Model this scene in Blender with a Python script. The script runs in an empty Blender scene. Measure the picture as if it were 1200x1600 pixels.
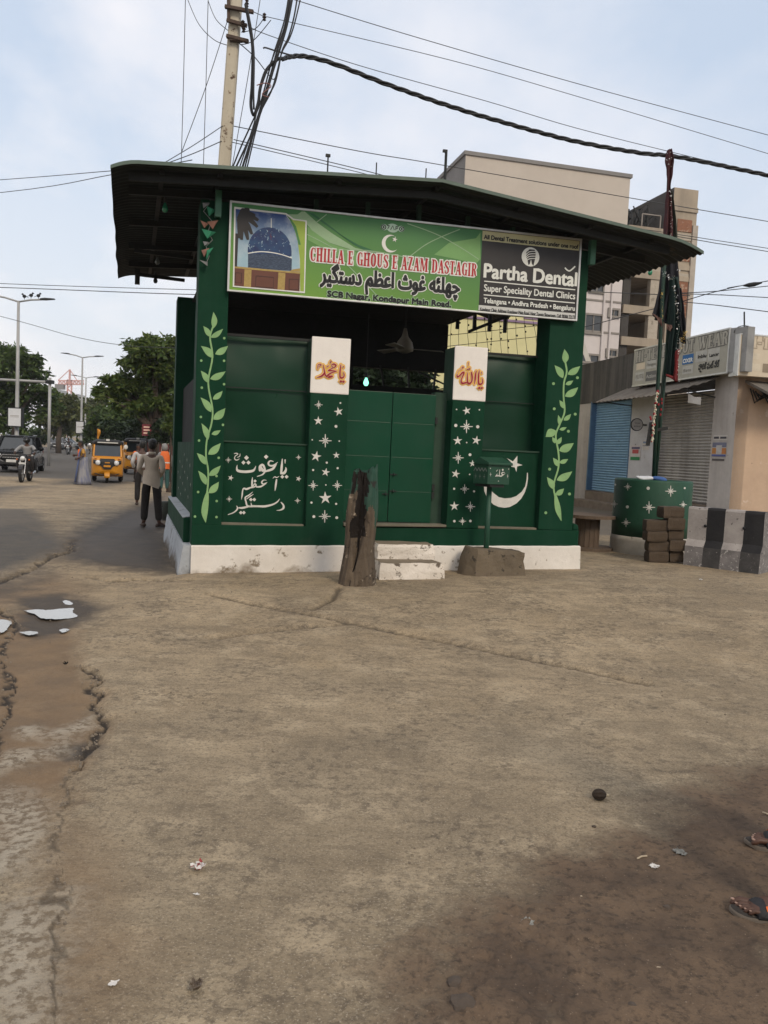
import bpy, bmesh, math, random
import numpy as np
from mathutils import Vector, Matrix, noise, geometry
R = math.radians
rnd = random.Random(7)
scene = bpy.context.scene
COL = scene.collection

# ------------------------------------------------------------------ camera
FPX = 1290.0
PITCH = math.atan(92 / FPX)
ROLL = R(2.6)
CAM = Vector((0, 0, 1.6))
_r0 = Vector((1, 0, 0)); _u0 = Vector((0, math.sin(PITCH), math.cos(PITCH))); CF = Vector((0, math.cos(PITCH), -math.sin(PITCH)))
CR = _r0 * math.cos(ROLL) + _u0 * math.sin(ROLL)
CU = _u0 * math.cos(ROLL) - _r0 * math.sin(ROLL)
cd = bpy.data.cameras.new('camera'); cam = bpy.data.objects.new('camera', cd); COL.objects.link(cam)
cam.matrix_world = Matrix(((CR.x, CU.x, -CF.x, CAM.x), (CR.y, CU.y, -CF.y, CAM.y), (CR.z, CU.z, -CF.z, CAM.z), (0, 0, 0, 1)))
cd.sensor_width = 36; cd.lens = FPX / 1600 * 36; cd.clip_start = 0.05; cd.clip_end = 6000
scene.camera = cam

def ray(px, py): return CR * ((px - 600) / FPX) + CU * ((800 - py) / FPX) + CF
def at(px, py, Y):
    d = ray(px, py); return CAM + d * (Y / d.y)
def sm(t):
    t = min(1, max(0, t)); return t * t * (3 - 2 * t)
def ground_z(x, y):
    z = (0.08 * sm((x + 2.75) / .6) + 0.12 * min(1, max(0, (x + 2.27) / 4.9))) * sm((y - 6) / 3.6)
    z += 0.25 * sm((x - 5) / 5) * sm((y - 14) / 6)
    z += 0.0035 * max(0, y - 60)
    return z
def gnd(px, py):
    d = ray(px, py); z = 0.0
    for _ in range(12):
        P = CAM + d * ((z - 1.6) / d.z); z = ground_z(P.x, P.y)
    return Vector((P.x, P.y, z))

# shrine frame: origin at the left front corner, u along the front, v towards the back
SA = Vector((-2.2688, 9.7346, 0)); _th = R(12.7); _ph = R(17.3)
SU = Vector((math.cos(_th), math.sin(_th), 0)); SV = Vector((-math.sin(_ph), math.cos(_ph), 0)); SN = Vector((math.sin(_th), -math.cos(_th), 0))
def fp(px, py, v=0.0):
    d = ray(px, py); P0 = SA + SV * v; t = ((P0 - CAM).dot(SN)) / d.dot(SN); P = CAM + d * t
    return ((P - P0).dot(SU), P.z)
def sh(p):  # (u, v, z) -> offset from SA
    return SU * p[0] + SV * p[1] + Vector((0, 0, p[2]))

# ------------------------------------------------------------------ object helpers
class MB:
    def __init__(s, f=None): s.v = []; s.F = []; s.f = f; s.mi = []; s.m = 0
    def add(s, vs, fs):
        o = len(s.v); s.v += [tuple(p) for p in vs]
        for q in fs: s.F.append([o + i for i in q]); s.mi.append(s.m)
        return s
    def box(s, x0, x1, y0, y1, z0, z1):
        return s.add([(x0, y0, z0), (x1, y0, z0), (x1, y1, z0), (x0, y1, z0), (x0, y0, z1), (x1, y0, z1), (x1, y1, z1), (x0, y1, z1)],
                     [(0, 3, 2, 1), (4, 5, 6, 7), (0, 1, 5, 4), (1, 2, 6, 5), (2, 3, 7, 6), (3, 0, 4, 7)])
    def hexa(s, b, t):  # four bottom, four top points
        return s.add(list(b) + list(t), [(0, 3, 2, 1), (4, 5, 6, 7), (0, 1, 5, 4), (1, 2, 6, 5), (2, 3, 7, 6), (3, 0, 4, 7)])
    def bar(s, a, b, w, h=None):  # box bar between two points
        a = Vector(a); b = Vector(b); h = h or w; d = (b - a).normalized()
        x = d.cross(Vector((0, 0, 1)));  x = Vector((1, 0, 0)) if x.length < 1e-4 else x.normalized(); y = x.cross(d)
        k = [(-w / 2, -h / 2), (w / 2, -h / 2), (w / 2, h / 2), (-w / 2, h / 2)]
        return s.hexa([a + x * p + y * q for p, q in k], [b + x * p + y * q for p, q in k])
    def loft(s, rings, caps=True, closed=True):
        n = len(rings[0]); o = len(s.v); fs = []
        for r in rings: s.v += [tuple(p) for p in r]
        for i in range(len(rings) - 1):
            for j in range(n if closed else n - 1):
                a = o + i * n + j; b = o + i * n + (j + 1) % n; fs.append([a, b, b + n, a + n])
        if caps and closed:
            fs.append([o + j for j in range(n)][::-1]); fs.append([o + (len(rings) - 1) * n + j for j in range(n)])
        s.F += fs; s.mi += [s.m] * len(fs); return s
    def tube(s, pts, r, n=8, caps=True):
        P = [Vector(p) for p in pts]; rings = []; px = None
        for i, p in enumerate(P):
            d = (P[min(i + 1, len(P) - 1)] - P[max(i - 1, 0)]).normalized()
            if px is None:
                px = d.cross(Vector((0, 0, 1)));  px = Vector((1, 0, 0)) if px.length < 1e-3 else px
            px = (px - d * px.dot(d)).normalized(); py = d.cross(px)
            ri = r[i] if isinstance(r, (list, tuple)) else r
            rings.append([p + px * (ri * math.cos(2 * math.pi * k / n)) + py * (ri * math.sin(2 * math.pi * k / n)) for k in range(n)])
        return s.loft(rings, caps)
    def lathe(s, prof, n=24, c=(0, 0, 0), caps=True):
        return s.loft([[(c[0] + r * math.cos(2 * math.pi * k / n), c[1] + r * math.sin(2 * math.pi * k / n), c[2] + z) for k in range(n)] for r, z in prof], caps)
    def ball(s, c, r, n=12, m=8, rot=None):
        r = (r, r, r) if not isinstance(r, (list, tuple)) else r; rings = []
        for i in range(m + 1):
            t = math.pi * i / m; q = max(math.sin(t), 1e-3)
            rr = []
            for k in range(n):
                p = Vector((r[0] * q * math.cos(2 * math.pi * k / n), r[1] * q * math.sin(2 * math.pi * k / n), -r[2] * math.cos(t)))
                if rot: p = rot @ p
                rr.append(p + Vector(c))
            rings.append(rr)
        return s.loft(rings)
    def fill(s, outer, mp, holes=()):
        loops = [[Vector((p[0], p[1], 0)) for p in outer]] + [[Vector((p[0], p[1], 0)) for p in h] for h in holes]
        tri = geometry.tessellate_polygon(loops); flat = [p for l in loops for p in l]
        return s.add([mp(p.x, p.y) for p in flat], tri)
    def prism(s, poly, mp0, mp1):
        n = len(poly); tri = geometry.tessellate_polygon([[Vector((p[0], p[1], 0)) for p in poly]])
        o = len(s.v); s.v += [tuple(mp0(*p)) for p in poly] + [tuple(mp1(*p)) for p in poly]; fs = []
        for t in tri: fs.append([o + i for i in t]); fs.append([o + n + i for i in t][::-1])
        for i in range(n): j = (i + 1) % n; fs.append([o + i, o + j, o + n + j, o + n + i])
        s.F += fs; s.mi += [s.m] * len(fs); return s
    def build(s, name, mats, parent=None, smooth=False, recalc=True, loc=None, bevel=0, jig=0):
        me = bpy.data.meshes.new(name); vs = [s.f(p) for p in s.v] if s.f else s.v
        me.from_pydata([tuple(p) for p in vs], [], s.F)
        mats = mats if isinstance(mats, (list, tuple)) else [mats]
        for m in mats: me.materials.append(m)
        if len(mats) > 1: me.polygons.foreach_set('material_index', s.mi)
        if recalc or bevel:
            bm = bmesh.new(); bm.from_mesh(me)
            if recalc: bmesh.ops.recalc_face_normals(bm, faces=bm.faces)
            if bevel:
                es = [e for e in bm.edges if len(e.link_faces) == 2 and e.calc_face_angle(0) > 0.6]
                bmesh.ops.bevel(bm, geom=es, offset=bevel, segments=2, affect='EDGES', profile=0.6, clamp_overlap=True)
            if jig:
                for q in bm.verts: q.co += noise.noise_vector(q.co * 6) * jig
            bm.to_mesh(me); bm.free()
        if smooth: me.polygons.foreach_set('use_smooth', [True] * len(me.polygons))
        o = bpy.data.objects.new(name, me); COL.objects.link(o)
        if parent: o.parent = parent
        if loc is not None: o.location = loc
        return o

def tag(o, label, cat, group=None, kind=None):
    o['label'] = label; o['category'] = cat
    if group: o['group'] = group
    if kind: o['kind'] = kind
    return o
def thing(name, label, cat, loc=(0, 0, 0), rz=0, group=None):
    o = bpy.data.objects.new(name, None); COL.objects.link(o); o.location = loc; o.rotation_euler = (0, 0, rz); o.empty_display_size = .2
    return tag(o, label, cat, group)
def copy_tree(o, parent=None):
    c = o.copy(); COL.objects.link(c); c.parent = parent
    for ch in list(o.children): copy_tree(ch, c)
    return c
def structure(o): o['kind'] = 'structure'; return o

# ------------------------------------------------------------------ materials
def srgb(r, g, b):
    f = lambda c: (c / 255 / 12.92) if c / 255 <= .04045 else ((c / 255 + .055) / 1.055) ** 2.4
    return (f(r), f(g), f(b))
class NT:
    def __init__(s, m): s.t = m.node_tree; s.N = s.t.nodes; s.L = s.t.links
    def n(s, typ, ins=None, **kw):
        q = s.N.new(typ)
        for k, v in kw.items(): setattr(q, k, v)
        for k, v in (ins or {}).items():
            if isinstance(v, bpy.types.NodeSocket): s.L.new(v, q.inputs[k])
            else: q.inputs[k].default_value = v
        return q
    def noise(s, vec, scale, detail=5, rough=.6): return s.n('ShaderNodeTexNoise', {'Vector': vec, 'Scale': scale, 'Detail': detail, 'Roughness': rough}).outputs['Fac']
    def ramp(s, fac, a, b, c0=(0, 0, 0), c1=(1, 1, 1)):
        q = s.n('ShaderNodeValToRGB', {'Fac': fac}); e = q.color_ramp.elements
        e[0].position = a; e[1].position = b; e[0].color = (*c0, 1); e[1].color = (*c1, 1); return q.outputs[0]
    def mix(s, fac, a, b, mode='MIX'):
        q = s.n('ShaderNodeMix', data_type='RGBA', blend_type=mode)
        for i, v in ((0, fac), (6, a), (7, b)):
            if isinstance(v, bpy.types.NodeSocket): s.L.new(v, q.inputs[i])
            else: q.inputs[i].default_value = v if i == 0 else (*v, 1)
        return q.outputs[2]
    def math(s, op, a, b=0.0):
        q = s.n('ShaderNodeMath', operation=op)
        for i, v in ((0, a), (1, b)):
            if isinstance(v, bpy.types.NodeSocket): s.L.new(v, q.inputs[i])
            else: q.inputs[i].default_value = v
        return q.outputs[0]
_M = {}
def M(name, c, c2=None, scale=3.0, rough=.8, bump=.15, bscale=40, metal=0.0, spots=None, streak=None, lo=.38, hi=.68, spec=.4, dist=.01, stretch=None):
    """procedural material: base colour c broken up with c2 by noise; spots=(colour, threshold, scale); streak=(colour, amount, scale) runs down"""
    if name in _M: return _M[name]
    m = bpy.data.materials.new(name); m.use_nodes = True; t = NT(m); b = t.N['Principled BSDF']
    co = t.n('ShaderNodeTexCoord').outputs['Object']
    vec = co if not stretch else t.n('ShaderNodeMapping', {'Vector': co, 'Scale': stretch}).outputs[0]
    c2 = c2 or tuple(x * .72 for x in c)
    col = t.mix(t.ramp(t.noise(vec, scale), lo, hi), c, c2)
    fine = t.noise(co, scale * 9, 3)
    col = t.mix(.35, col, t.mix(fine, tuple(x * .75 for x in c), tuple(min(1, x * 1.15) for x in c)))
    if streak:
        mp = t.n('ShaderNodeMapping', {'Vector': co, 'Scale': (streak[2], streak[2], streak[2] * .07)}).outputs[0]
        col = t.mix(t.math('MULTIPLY', t.ramp(t.noise(mp, 1.0, 6), .42, .72), streak[1]), col, streak[0])
    if spots:
        for sp in (spots if isinstance(spots, list) else [spots]):
            col = t.mix(t.ramp(t.noise(co, sp[2], 6, .65), sp[1], sp[1] + .05), col, sp[0])
    t.L.new(col, b.inputs['Base Color'])
    b.inputs['Metallic'].default_value = metal; b.inputs['Specular IOR Level'].default_value = spec
    rr = t.math('ADD', t.math('MULTIPLY', t.noise(co, scale * 4, 4), .3), rough - .15); t.L.new(rr, b.inputs['Roughness'])
    if bump:
        bp = t.n('ShaderNodeBump', {'Strength': bump, 'Distance': dist, 'Height': t.noise(co, bscale, 6, .65)}); t.L.new(bp.outputs[0], b.inputs['Normal'])
    _M[name] = m; return m
def mudsplash(m, k=3.2, col=(.19, .145, .095)):
    """mud splashed up from the ground: ragged tide line near z = 0 of the object"""
    t = NT(m); b = t.N['Principled BSDF']; src = b.inputs['Base Color'].links[0].from_socket; co = t.n('ShaderNodeTexCoord').outputs['Object']; z = t.n('ShaderNodeSeparateXYZ', {'Vector': co}).outputs[2]
    f = t.math('SUBTRACT', t.math('ADD', t.noise(co, 2.6, 6, .65), .12), t.math('MULTIPLY', z, k * .55)); t.L.new(t.mix(t.ramp(f, .38, .60), src, col), b.inputs['Base Color'])
def Mflat(name, c, rough=.6, **k): return M(name, c, tuple(x * .88 for x in c), rough=rough, bump=.03, **k)
def Mglass(name, c, rough=.08):
    if name in _M: return _M[name]
    m = bpy.data.materials.new(name); m.use_nodes = True; b = m.node_tree.nodes['Principled BSDF']
    b.inputs['Base Color'].default_value = (*c, 1); b.inputs['Roughness'].default_value = rough; b.inputs['Specular IOR Level'].default_value = .8
    _M[name] = m; return m
def Memit(name, c, s):
    m = bpy.data.materials.new(name); m.use_nodes = True; b = m.node_tree.nodes['Principled BSDF']
    b.inputs['Base Color'].default_value = (*c, 1); b.inputs['Emission Color'].default_value = (*c, 1); b.inputs['Emission Strength'].default_value = s
    _M[name] = m; return m
def Mleaf(name, c, c2, trans=.25):
    m = bpy.data.materials.new(name); m.use_nodes = True; t = NT(m); b = t.N['Principled BSDF']
    g = t.n('ShaderNodeNewGeometry').outputs['Random Per Island']
    col = t.mix(g, c, c2); t.L.new(col, b.inputs['Base Color']); b.inputs['Roughness'].default_value = .6
    b.inputs['Specular IOR Level'].default_value = .25
    tr = t.n('ShaderNodeBsdfTranslucent', {'Color': col}); mx = t.n('ShaderNodeMixShader', {'Fac': trans}); t.L.new(b.outputs[0], mx.inputs[1]); t.L.new(tr.outputs[0], mx.inputs[2])
    t.L.new(mx.outputs[0], t.N['Material Output'].inputs[0]); _M[name] = m; return m

# ------------------------------------------------------------------ lettering helpers
def contours(body, spacing=1.0):
    c = bpy.data.curves.new('tmp_text', 'FONT'); c.body = body; c.size = 1; c.fill_mode = 'NONE'; c.resolution_u = 3; c.space_character = spacing
    o = bpy.data.objects.new('tmp_text', c); COL.objects.link(o)
    dg = bpy.context.evaluated_depsgraph_get(); ev = o.evaluated_get(dg); me = ev.to_mesh()
    vs = [(v.co.x, v.co.y) for v in me.vertices]; nxt = {}
    for e in me.edges:
        a, b = e.vertices; nxt.setdefault(a, []).append(b); nxt.setdefault(b, []).append(a)
    ev.to_mesh_clear(); bpy.data.objects.remove(o); bpy.data.curves.remove(c)
    seen = set(); loops = []
    for st in range(len(vs)):
        if st in seen or st not in nxt: continue
        lp = [st]; seen.add(st); cur = st
        if st + 1 in nxt[st]:
            cur = st + 1; lp.append(cur); seen.add(cur)
        while True:
            k = [q for q in nxt[cur] if q not in seen]
            if not k: break
            cur = k[0]; lp.append(cur); seen.add(cur)
        if len(lp) > 2: loops.append([vs[i] for i in lp])
    return loops
def area(p): return .5 * sum(p[i][0] * p[(i + 1) % len(p)][1] - p[(i + 1) % len(p)][0] * p[i][1] for i in range(len(p)))
def inside(pt, poly):
    r = False; x, y = pt
    for i in range(len(poly)):
        (x1, y1), (x2, y2) = poly[i], poly[i - 1]
        if (y1 > y) != (y2 > y) and x < (x2 - x1) * (y - y1) / (y2 - y1) + x1: r = not r
    return r
_CH = []
def capheight():
    if not _CH: _CH.append(max(p[1] for l in contours('H') for p in l))
    return _CH[0]
def put_text(mb, body, box, mp, bold=0.0, spacing=1.0, lift=0.0003):
    """fit BODY into box (x0, x1, ybase, ytop-of-caps) ; mp(x, y, layer_offset) gives a point; bold widens strokes"""
    L = contours(body, spacing)
    if not L: return
    xs = [p[0] for l in L for p in l]; ys = [p[1] for l in L for p in l]
    x0, x1, y0, y1 = box; sx = (x1 - x0) / (max(xs) - min(xs)); mnx = min(xs); sy = (y1 - y0) / capheight()
    L = [[((p[0] - mnx) * sx + x0, p[1] * sy + y0) for p in l] for l in L]
    big = max(L, key=lambda l: abs(area(l))); sg = 1 if area(big) > 0 else -1
    outs = [l for l in L if area(l) * sg > 0]; holes = [l for l in L if area(l) * sg <= 0]
    for i, o in enumerate(outs):
        hs = [h for h in holes if inside(h[0], o)]
        k = lift * (i % 3)
        mb.fill(o, lambda x, y: mp(x, y, k), hs)
        if bold:
            for l in [o] + hs: ribbon(mb, l + [l[0]], bold, lambda x, y: mp(x, y, k + lift * 4))
def ribbon(mb, pts, w, mp):
    """flat ribbon of width w (number or list) along 2d points"""
    n = len(pts); P = []
    for i in range(n):
        a = pts[max(i - 1, 0)]; b = pts[min(i + 1, n - 1)]; dx, dy = b[0] - a[0], b[1] - a[1]; l = math.hypot(dx, dy) or 1
        wi = (w[i] if isinstance(w, (list, tuple)) else w) / 2
        P.append((pts[i][0] - dy / l * wi, pts[i][1] + dx / l * wi)); P.append((pts[i][0] + dy / l * wi, pts[i][1] - dx / l * wi))
    mb.add([mp(*p) for p in P], [(2 * i, 2 * i + 1, 2 * i + 3, 2 * i + 2) for i in range(n - 1)])
def spline(pts, k=5):
    """Catmull-Rom through tuples of any length"""
    out = []; n = len(pts)
    if n < 3: return list(pts)
    for i in range(n - 1):
        p0, p1, p2, p3 = pts[max(i - 1, 0)], pts[i], pts[i + 1], pts[min(i + 2, n - 1)]
        for j in range(k):
            t = j / k
            out.append(tuple(.5 * (2 * b + (c - a) * t + (2 * a - 5 * b + 4 * c - d) * t * t + (3 * b - a - 3 * c + d) * t ** 3) for a, b, c, d in zip(p0, p1, p2, p3)))
    out.append(tuple(pts[-1])); return out
def disc2(mb, x, y, r, mp, n=10, ry=None):
    ry = ry or r
    mb.add([mp(x, y)] + [mp(x + r * math.cos(2 * math.pi * k / n), y + ry * math.sin(2 * math.pi * k / n)) for k in range(n)], [(0, k + 1, (k + 1) % n + 1) for k in range(n)])
def star2(mb, x, y, r, mp, n=5, inner=.38, rot=90):
    P = []
    for k in range(2 * n):
        a = R(rot + k * 180 / n); q = r if k % 2 == 0 else r * inner; P.append((x + q * math.cos(a), y + q * math.sin(a)))
    mb.add([mp(x, y)] + [mp(*p) for p in P], [(0, k + 1, (k + 1) % (2 * n) + 1) for k in range(2 * n)])
def spark2(mb, x, y, r, mp, n=8, long=None):
    for k in range(n):
        a = 2 * math.pi * k / n + math.pi / 2; q = r * (1 if k % 2 == 0 else .62)
        if long and k % 4 == 0: q = r * long
        w = r * .11; ca, sa = math.cos(a), math.sin(a)
        mb.add([mp(x - sa * w, y + ca * w), mp(x + sa * w, y - ca * w), mp(x + ca * q + sa * w * .5, y + sa * q - ca * w * .5), mp(x + ca * q - sa * w * .5, y + sa * q + ca * w * .5)], [(0, 1, 2, 3)])
def strokes(mb, S, mp, grow=0.0, dots=(), lift=.0004):
    """brush strokes: each a list of (x, y, width) in the units of mp; pairs of S may overlap, so each sits a hair above the one before"""
    for i, st in enumerate(S):
        q = spline(st, 5); k = lift * (i % 6)
        f = lambda x, y: mp(x, y, k)
        ribbon(mb, [(a, b) for a, b, _ in q], [max(.02, w) + 2 * grow for _, _, w in q], f)
        for e in (q[0], q[-1]): disc2(mb, e[0], e[1], max(e[2], .02) / 2 + grow, lambda x, y: mp(x, y, k + lift * 7), 8)
    for i, (x, y, r) in enumerate(dots):
        g = r + grow * 1.1
        mb.add([mp(x - g, y, lift * 14), mp(x, y - g, lift * 14), mp(x + g, y, lift * 14), mp(x, y + g, lift * 14)], [(0, 1, 2, 3)])
# ------------------------------------------------------------------ world: sky with thin clouds, one veiled sun
SUN_EL, SUN_AZ = R(38), R(150)   # azimuth clockwise from +Y (the view direction)
w = bpy.data.worlds.new('World'); scene.world = w; w.use_nodes = True; t = NT(w)
sky = t.n('ShaderNodeTexSky', sky_type='NISHITA', sun_disc=False, sun_elevation=SUN_EL, sun_rotation=SUN_AZ, air_density=1.3, dust_density=3.0, ozone_density=1.2)
co = t.n('ShaderNodeTexCoord').outputs['Generated']
sep = t.n('ShaderNodeSeparateXYZ', {'Vector': co})
zc = t.math('MAXIMUM', sep.outputs[2], .06)
cx = t.math('DIVIDE', sep.outputs[0], t.math('ADD', zc, .25)); cy = t.math('DIVIDE', sep.outputs[1], t.math('ADD', zc, .25))
cv = t.n('ShaderNodeCombineXYZ', {'X': cx, 'Y': cy, 'Z': 0.3}).outputs[0]
mp_ = t.n('ShaderNodeMapping', {'Vector': cv, 'Location': (3.15, .4, 0), 'Scale': (1.0, .75, 1)}).outputs[0]
c1 = t.noise(mp_, 1.15, 7, .56)
cover = t.ramp(c1, .39, .62)
veil = t.ramp(t.noise(mp_, .5, 3, .5), .25, .8)
left = t.n('ShaderNodeMapRange', {'Value': sep.outputs[0], 1: -.6, 2: .45, 3: 1.0, 4: .40}).outputs[0]
cl = t.math('MINIMUM', t.math('ADD', t.math('MULTIPLY', cover, left), t.math('MULTIPLY', veil, .3)), 1.0)
base = t.mix(.72, sky.outputs[0], (5.7, 6.9, 8.6))
hz = t.n('ShaderNodeMapRange', {'Value': sep.outputs[2], 1: 0.0, 2: .34, 3: .8, 4: 0.0}).outputs[0]
base = t.mix(hz, base, (8.6, 8.7, 8.9))
colr = t.mix(t.math('MULTIPLY', cl, .92), base, (10.2, 9.6, 9.4))
bg = t.N['Background']; t.L.new(colr, bg.inputs[0]); bg.inputs[1].default_value = .1
sd = bpy.data.lights.new('sun', 'SUN'); sd.energy = 1.5; sd.angle = R(15); sd.color = (1.0, .86, .68)
so = bpy.data.objects.new('sun', sd); COL.objects.link(so)
dsun = Vector((math.sin(SUN_AZ) * math.cos(SUN_EL), math.cos(SUN_AZ) * math.cos(SUN_EL), math.sin(SUN_EL)))
so.rotation_euler = dsun.to_track_quat('Z', 'Y').to_euler(); so.location = (5, -8, 20)
vs = scene.view_settings; vs.view_transform = 'Standard'; vs.look = 'None'; vs.exposure = 0.20; vs.gamma = 1.0; vs.use_curve_mapping = False
scene.cycles.max_bounces = 6; scene.cycles.diffuse_bounces = 3; scene.cycles.glossy_bounces = 3; scene.cycles.transparent_max_bounces = 6
scene.cycles.use_denoising = True

# ------------------------------------------------------------------ ground: one sheet to the horizon, finer near the shrine
def vnoise(x, y, seed=0):
    xi = np.floor(x).astype(np.int64); yi = np.floor(y).astype(np.int64); xf = x - xi; yf = y - yi
    def h(a, b):
        k = (a * 374761393 + b * 668265263 + seed * 974634777) & 0xffffffff
        k = ((k ^ (k >> 13)) * 1274126177) & 0xffffffff
        return ((k ^ (k >> 16)) & 0xffff) / 65535.0
    u = xf * xf * (3 - 2 * xf); v = yf * yf * (3 - 2 * yf)
    return (h(xi, yi) * (1 - u) + h(xi + 1, yi) * u) * (1 - v) + (h(xi, yi + 1) * (1 - u) + h(xi + 1, yi + 1) * u) * v
def fbm(x, y, o=4, seed=0):
    s = 0; a = .5; f = 1.0
    for i in range(o): s = s + a * (vnoise(x * f, y * f, seed + i * 17) - .5); a *= .5; f *= 2.03
    return s
rad = [0.35 * (1.9 / .35) ** (i / 12) for i in range(12)]
r_ = 1.9
while r_ < 24: rad.append(r_); r_ *= 1.0075
while r_ < 140: rad.append(r_); r_ *= 1.022
while r_ < 1900: rad.append(r_); r_ *= 1.25
rad = np.array(rad)
ang = list(np.arange(-31, 33.01, .095)); ang += list(np.arange(36, 326, 3.0)); ang = np.radians(np.array(ang))
AA, RR = np.meshgrid(ang, rad); X = (RR * np.sin(AA)).ravel(); Y = (RR * np.cos(AA)).ravel()
def np_sm(t): t = np.clip(t, 0, 1); return t * t * (3 - 2 * t)
def npz(X, Y):
    z = (.08 * np_sm((X + 2.75) / .6) + .12 * np.clip((X + 2.27) / 4.9, 0, 1)) * np_sm((Y - 6) / 3.6)
    z = z + .25 * np_sm((X - 5) / 5) * np_sm((Y - 14) / 6)
    return z + .0035 * np.maximum(0, Y - 60)
Z = npz(X, Y)
n1 = fbm(X * 1.6, Y * 1.6, 4, 3); n2 = fbm(X * 7, Y * 7, 4, 9); n3 = fbm(X * 26, Y * 26, 3, 21)
WX = X + n2 * .16 + n3 * .03; WY = Y + fbm(X * 7 + 40, Y * 7, 4, 31) * .22 + fbm(X * 24, Y * 24 + 9, 2, 33) * .05
def W2(pts): return [tuple(gnd(*p)[:2]) for p in pts]
def dist_line(pts, reach, warp=True):
    P = W2(pts); x = WX if warp else X; y = WY if warp else Y
    d = np.full(len(X), 99.0)
    for (ax, ay), (bx, by) in zip(P, P[1:]):
        sel = np.nonzero((x > min(ax, bx) - reach) & (x < max(ax, bx) + reach) & (y > min(ay, by) - reach) & (y < max(ay, by) + reach))[0]
        if not len(sel): continue
        px, py = x[sel] - ax, y[sel] - ay; dx, dy = bx - ax, by - ay; q = np.clip((px * dx + py * dy) / max(dx * dx + dy * dy, 1e-9), 0, 1)
        d[sel] = np.minimum(d[sel], np.hypot(px - q * dx, py - q * dy))
    return d
def in_poly(pts, soft=.15):
    P = W2(pts); r = np.zeros(len(X), bool); xs = [p[0] for p in P]; ys = [p[1] for p in P]
    for i in range(len(P)):
        (x1, y1), (x2, y2) = P[i], P[i - 1]
        if y1 == y2: continue
        r ^= ((y1 > WY) != (y2 > WY)) & (WX < (x2 - x1) * (WY - y1) / (y2 - y1) + x1)
    d = dist_line(pts + [pts[0]], soft * 1.2 + .05)
    return np.where(r, np.clip(.5 + d / soft / 2, 0, 1), np.clip(.5 - d / soft / 2, 0, 1))
C1 = [(121, 1039), (140, 1045), (154, 1059), (147, 1070), (160, 1079), (145, 1094), (150, 1110), (170, 1119), (155, 1140), (147, 1160), (122, 1180), (115, 1200)]
C1b = [(115, 1200), (110, 1237), (97, 1260), (88, 1300), (80, 1350), (97, 1413), (93, 1483), (83, 1533), (77, 1583), (70, 1640)]
C2 = [(0, 951), (15, 956), (32, 975), (17, 985), (10, 1000), (5, 1030), (17, 1065), (15, 1090), (5, 1127), (0, 1147), (-14, 1180)]
C3 = [(116, 844), (115, 859), (78, 870), (50, 888), (0, 908), (-60, 925)]
J1 = [(330, 928), (400, 944), (521, 966), (625, 988), (703, 1003), (916, 1047), (1010, 1068)]
J2 = [(330, 996), (400, 986), (543, 973)]; J3 = [(530, 917), (520, 935), (487, 951)]
J4 = [(142, 902), (175, 909), (225, 904), (275, 906), (297, 905)]
crack = np.zeros(len(X)); sink = np.zeros(len(X))
for L, wd, st in ((C1, .026, 1), (C1b, .012, .6), (C2, .022, 1), (C3, .05, .9), (J1, .040, .85), (J2, .045, .6), (J3, .04, .7), (J4, .05, .8)):
    d = dist_line(L, .4, L not in (J1, J2, J3)); wn = wd * (.7 + .5 * np.clip(.5 + n2 * 2, 0, 1)) if L in (J1, J2, J3) else wd * (.15 + 1.6 * np.clip(.5 + n2 * 2.6 + n3 * 1.2, 0, 1))
    crack = np.maximum(crack, st * np.clip(1.25 - d / wn, 0, 1)); sink = np.maximum(sink, (wd > .02) * np.clip(1.2 - d / (wn * 1.5), 0, 1))
strip = in_poly([(-60, 960), (15, 956), (60, 945), (125, 985), (121, 1039), (160, 1079), (150, 1110), (170, 1119), (147, 1160), (115, 1200), (110, 1237), (97, 1260), (60, 1290), (0, 1320), (-60, 1330)], .10)
strip2 = in_poly([(82, 1300), (130, 1330), (150, 1400), (132, 1450), (190, 1500), (150, 1560), (60, 1640), (70, 1583), (97, 1413), (82, 1350)], .22)
pale = np.maximum.reduce([in_poly([(0, 1225), (72, 1245), (62, 1330), (25, 1362), (-40, 1370)], .08), in_poly([(-40, 1430), (60, 1400), (102, 1410), (92, 1480), (78, 1540), (60, 1660), (-40, 1660)], .10),
    in_poly([(35, 1130), (62, 1128), (75, 1142), (34, 1147)], .05), in_poly([(60, 1145), (140, 1115), (145, 1130), (100, 1155)], .06), in_poly([(-30, 1185), (105, 1150), (100, 1165), (-30, 1215)], .08)])
dirt = in_poly([(1300, 1150), (1180, 1195), (1080, 1232), (1000, 1290), (930, 1318), (830, 1342), (790, 1400), (700, 1440), (640, 1500), (590, 1660), (1300, 1700)], .34)
dirt2 = in_poly([(700, 1480), (830, 1440), (900, 1480), (860, 1560), (760, 1620), (640, 1620)], .4)
wet = np.maximum.reduce([in_poly([(95, 838), (180, 800), (262, 770), (272, 830), (292, 893), (150, 884), (85, 872)], .5), .8 * in_poly([(20, 930), (100, 925), (170, 945), (150, 965), (90, 990), (20, 995)], .16),
    .55 * in_poly([(-60, 905), (80, 872), (110, 900), (40, 935), (-60, 945)], .3), .9 * in_poly([(85, 1165), (150, 1155), (160, 1170), (110, 1185)], .08)])
brown = np.maximum.reduce([strip, strip2, .8 * in_poly([(-60, 925), (90, 895), (130, 915), (110, 945), (-60, 955)], .3)])
asph = np.maximum(in_poly([(-400, 700), (-400, 765), (0, 760), (120, 757), (160, 762), (262, 747), (262, 705), (330, 690), (-100, 688)], .8), .85 * in_poly([(-200, 790), (60, 795), (112, 845), (75, 870), (0, 893), (-200, 910)], .35))
asph = np.maximum(asph, in_poly([(-60, 826), (40, 815), (95, 838), (112, 852), (70, 872), (0, 896), (-60, 910)], .25))
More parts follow.
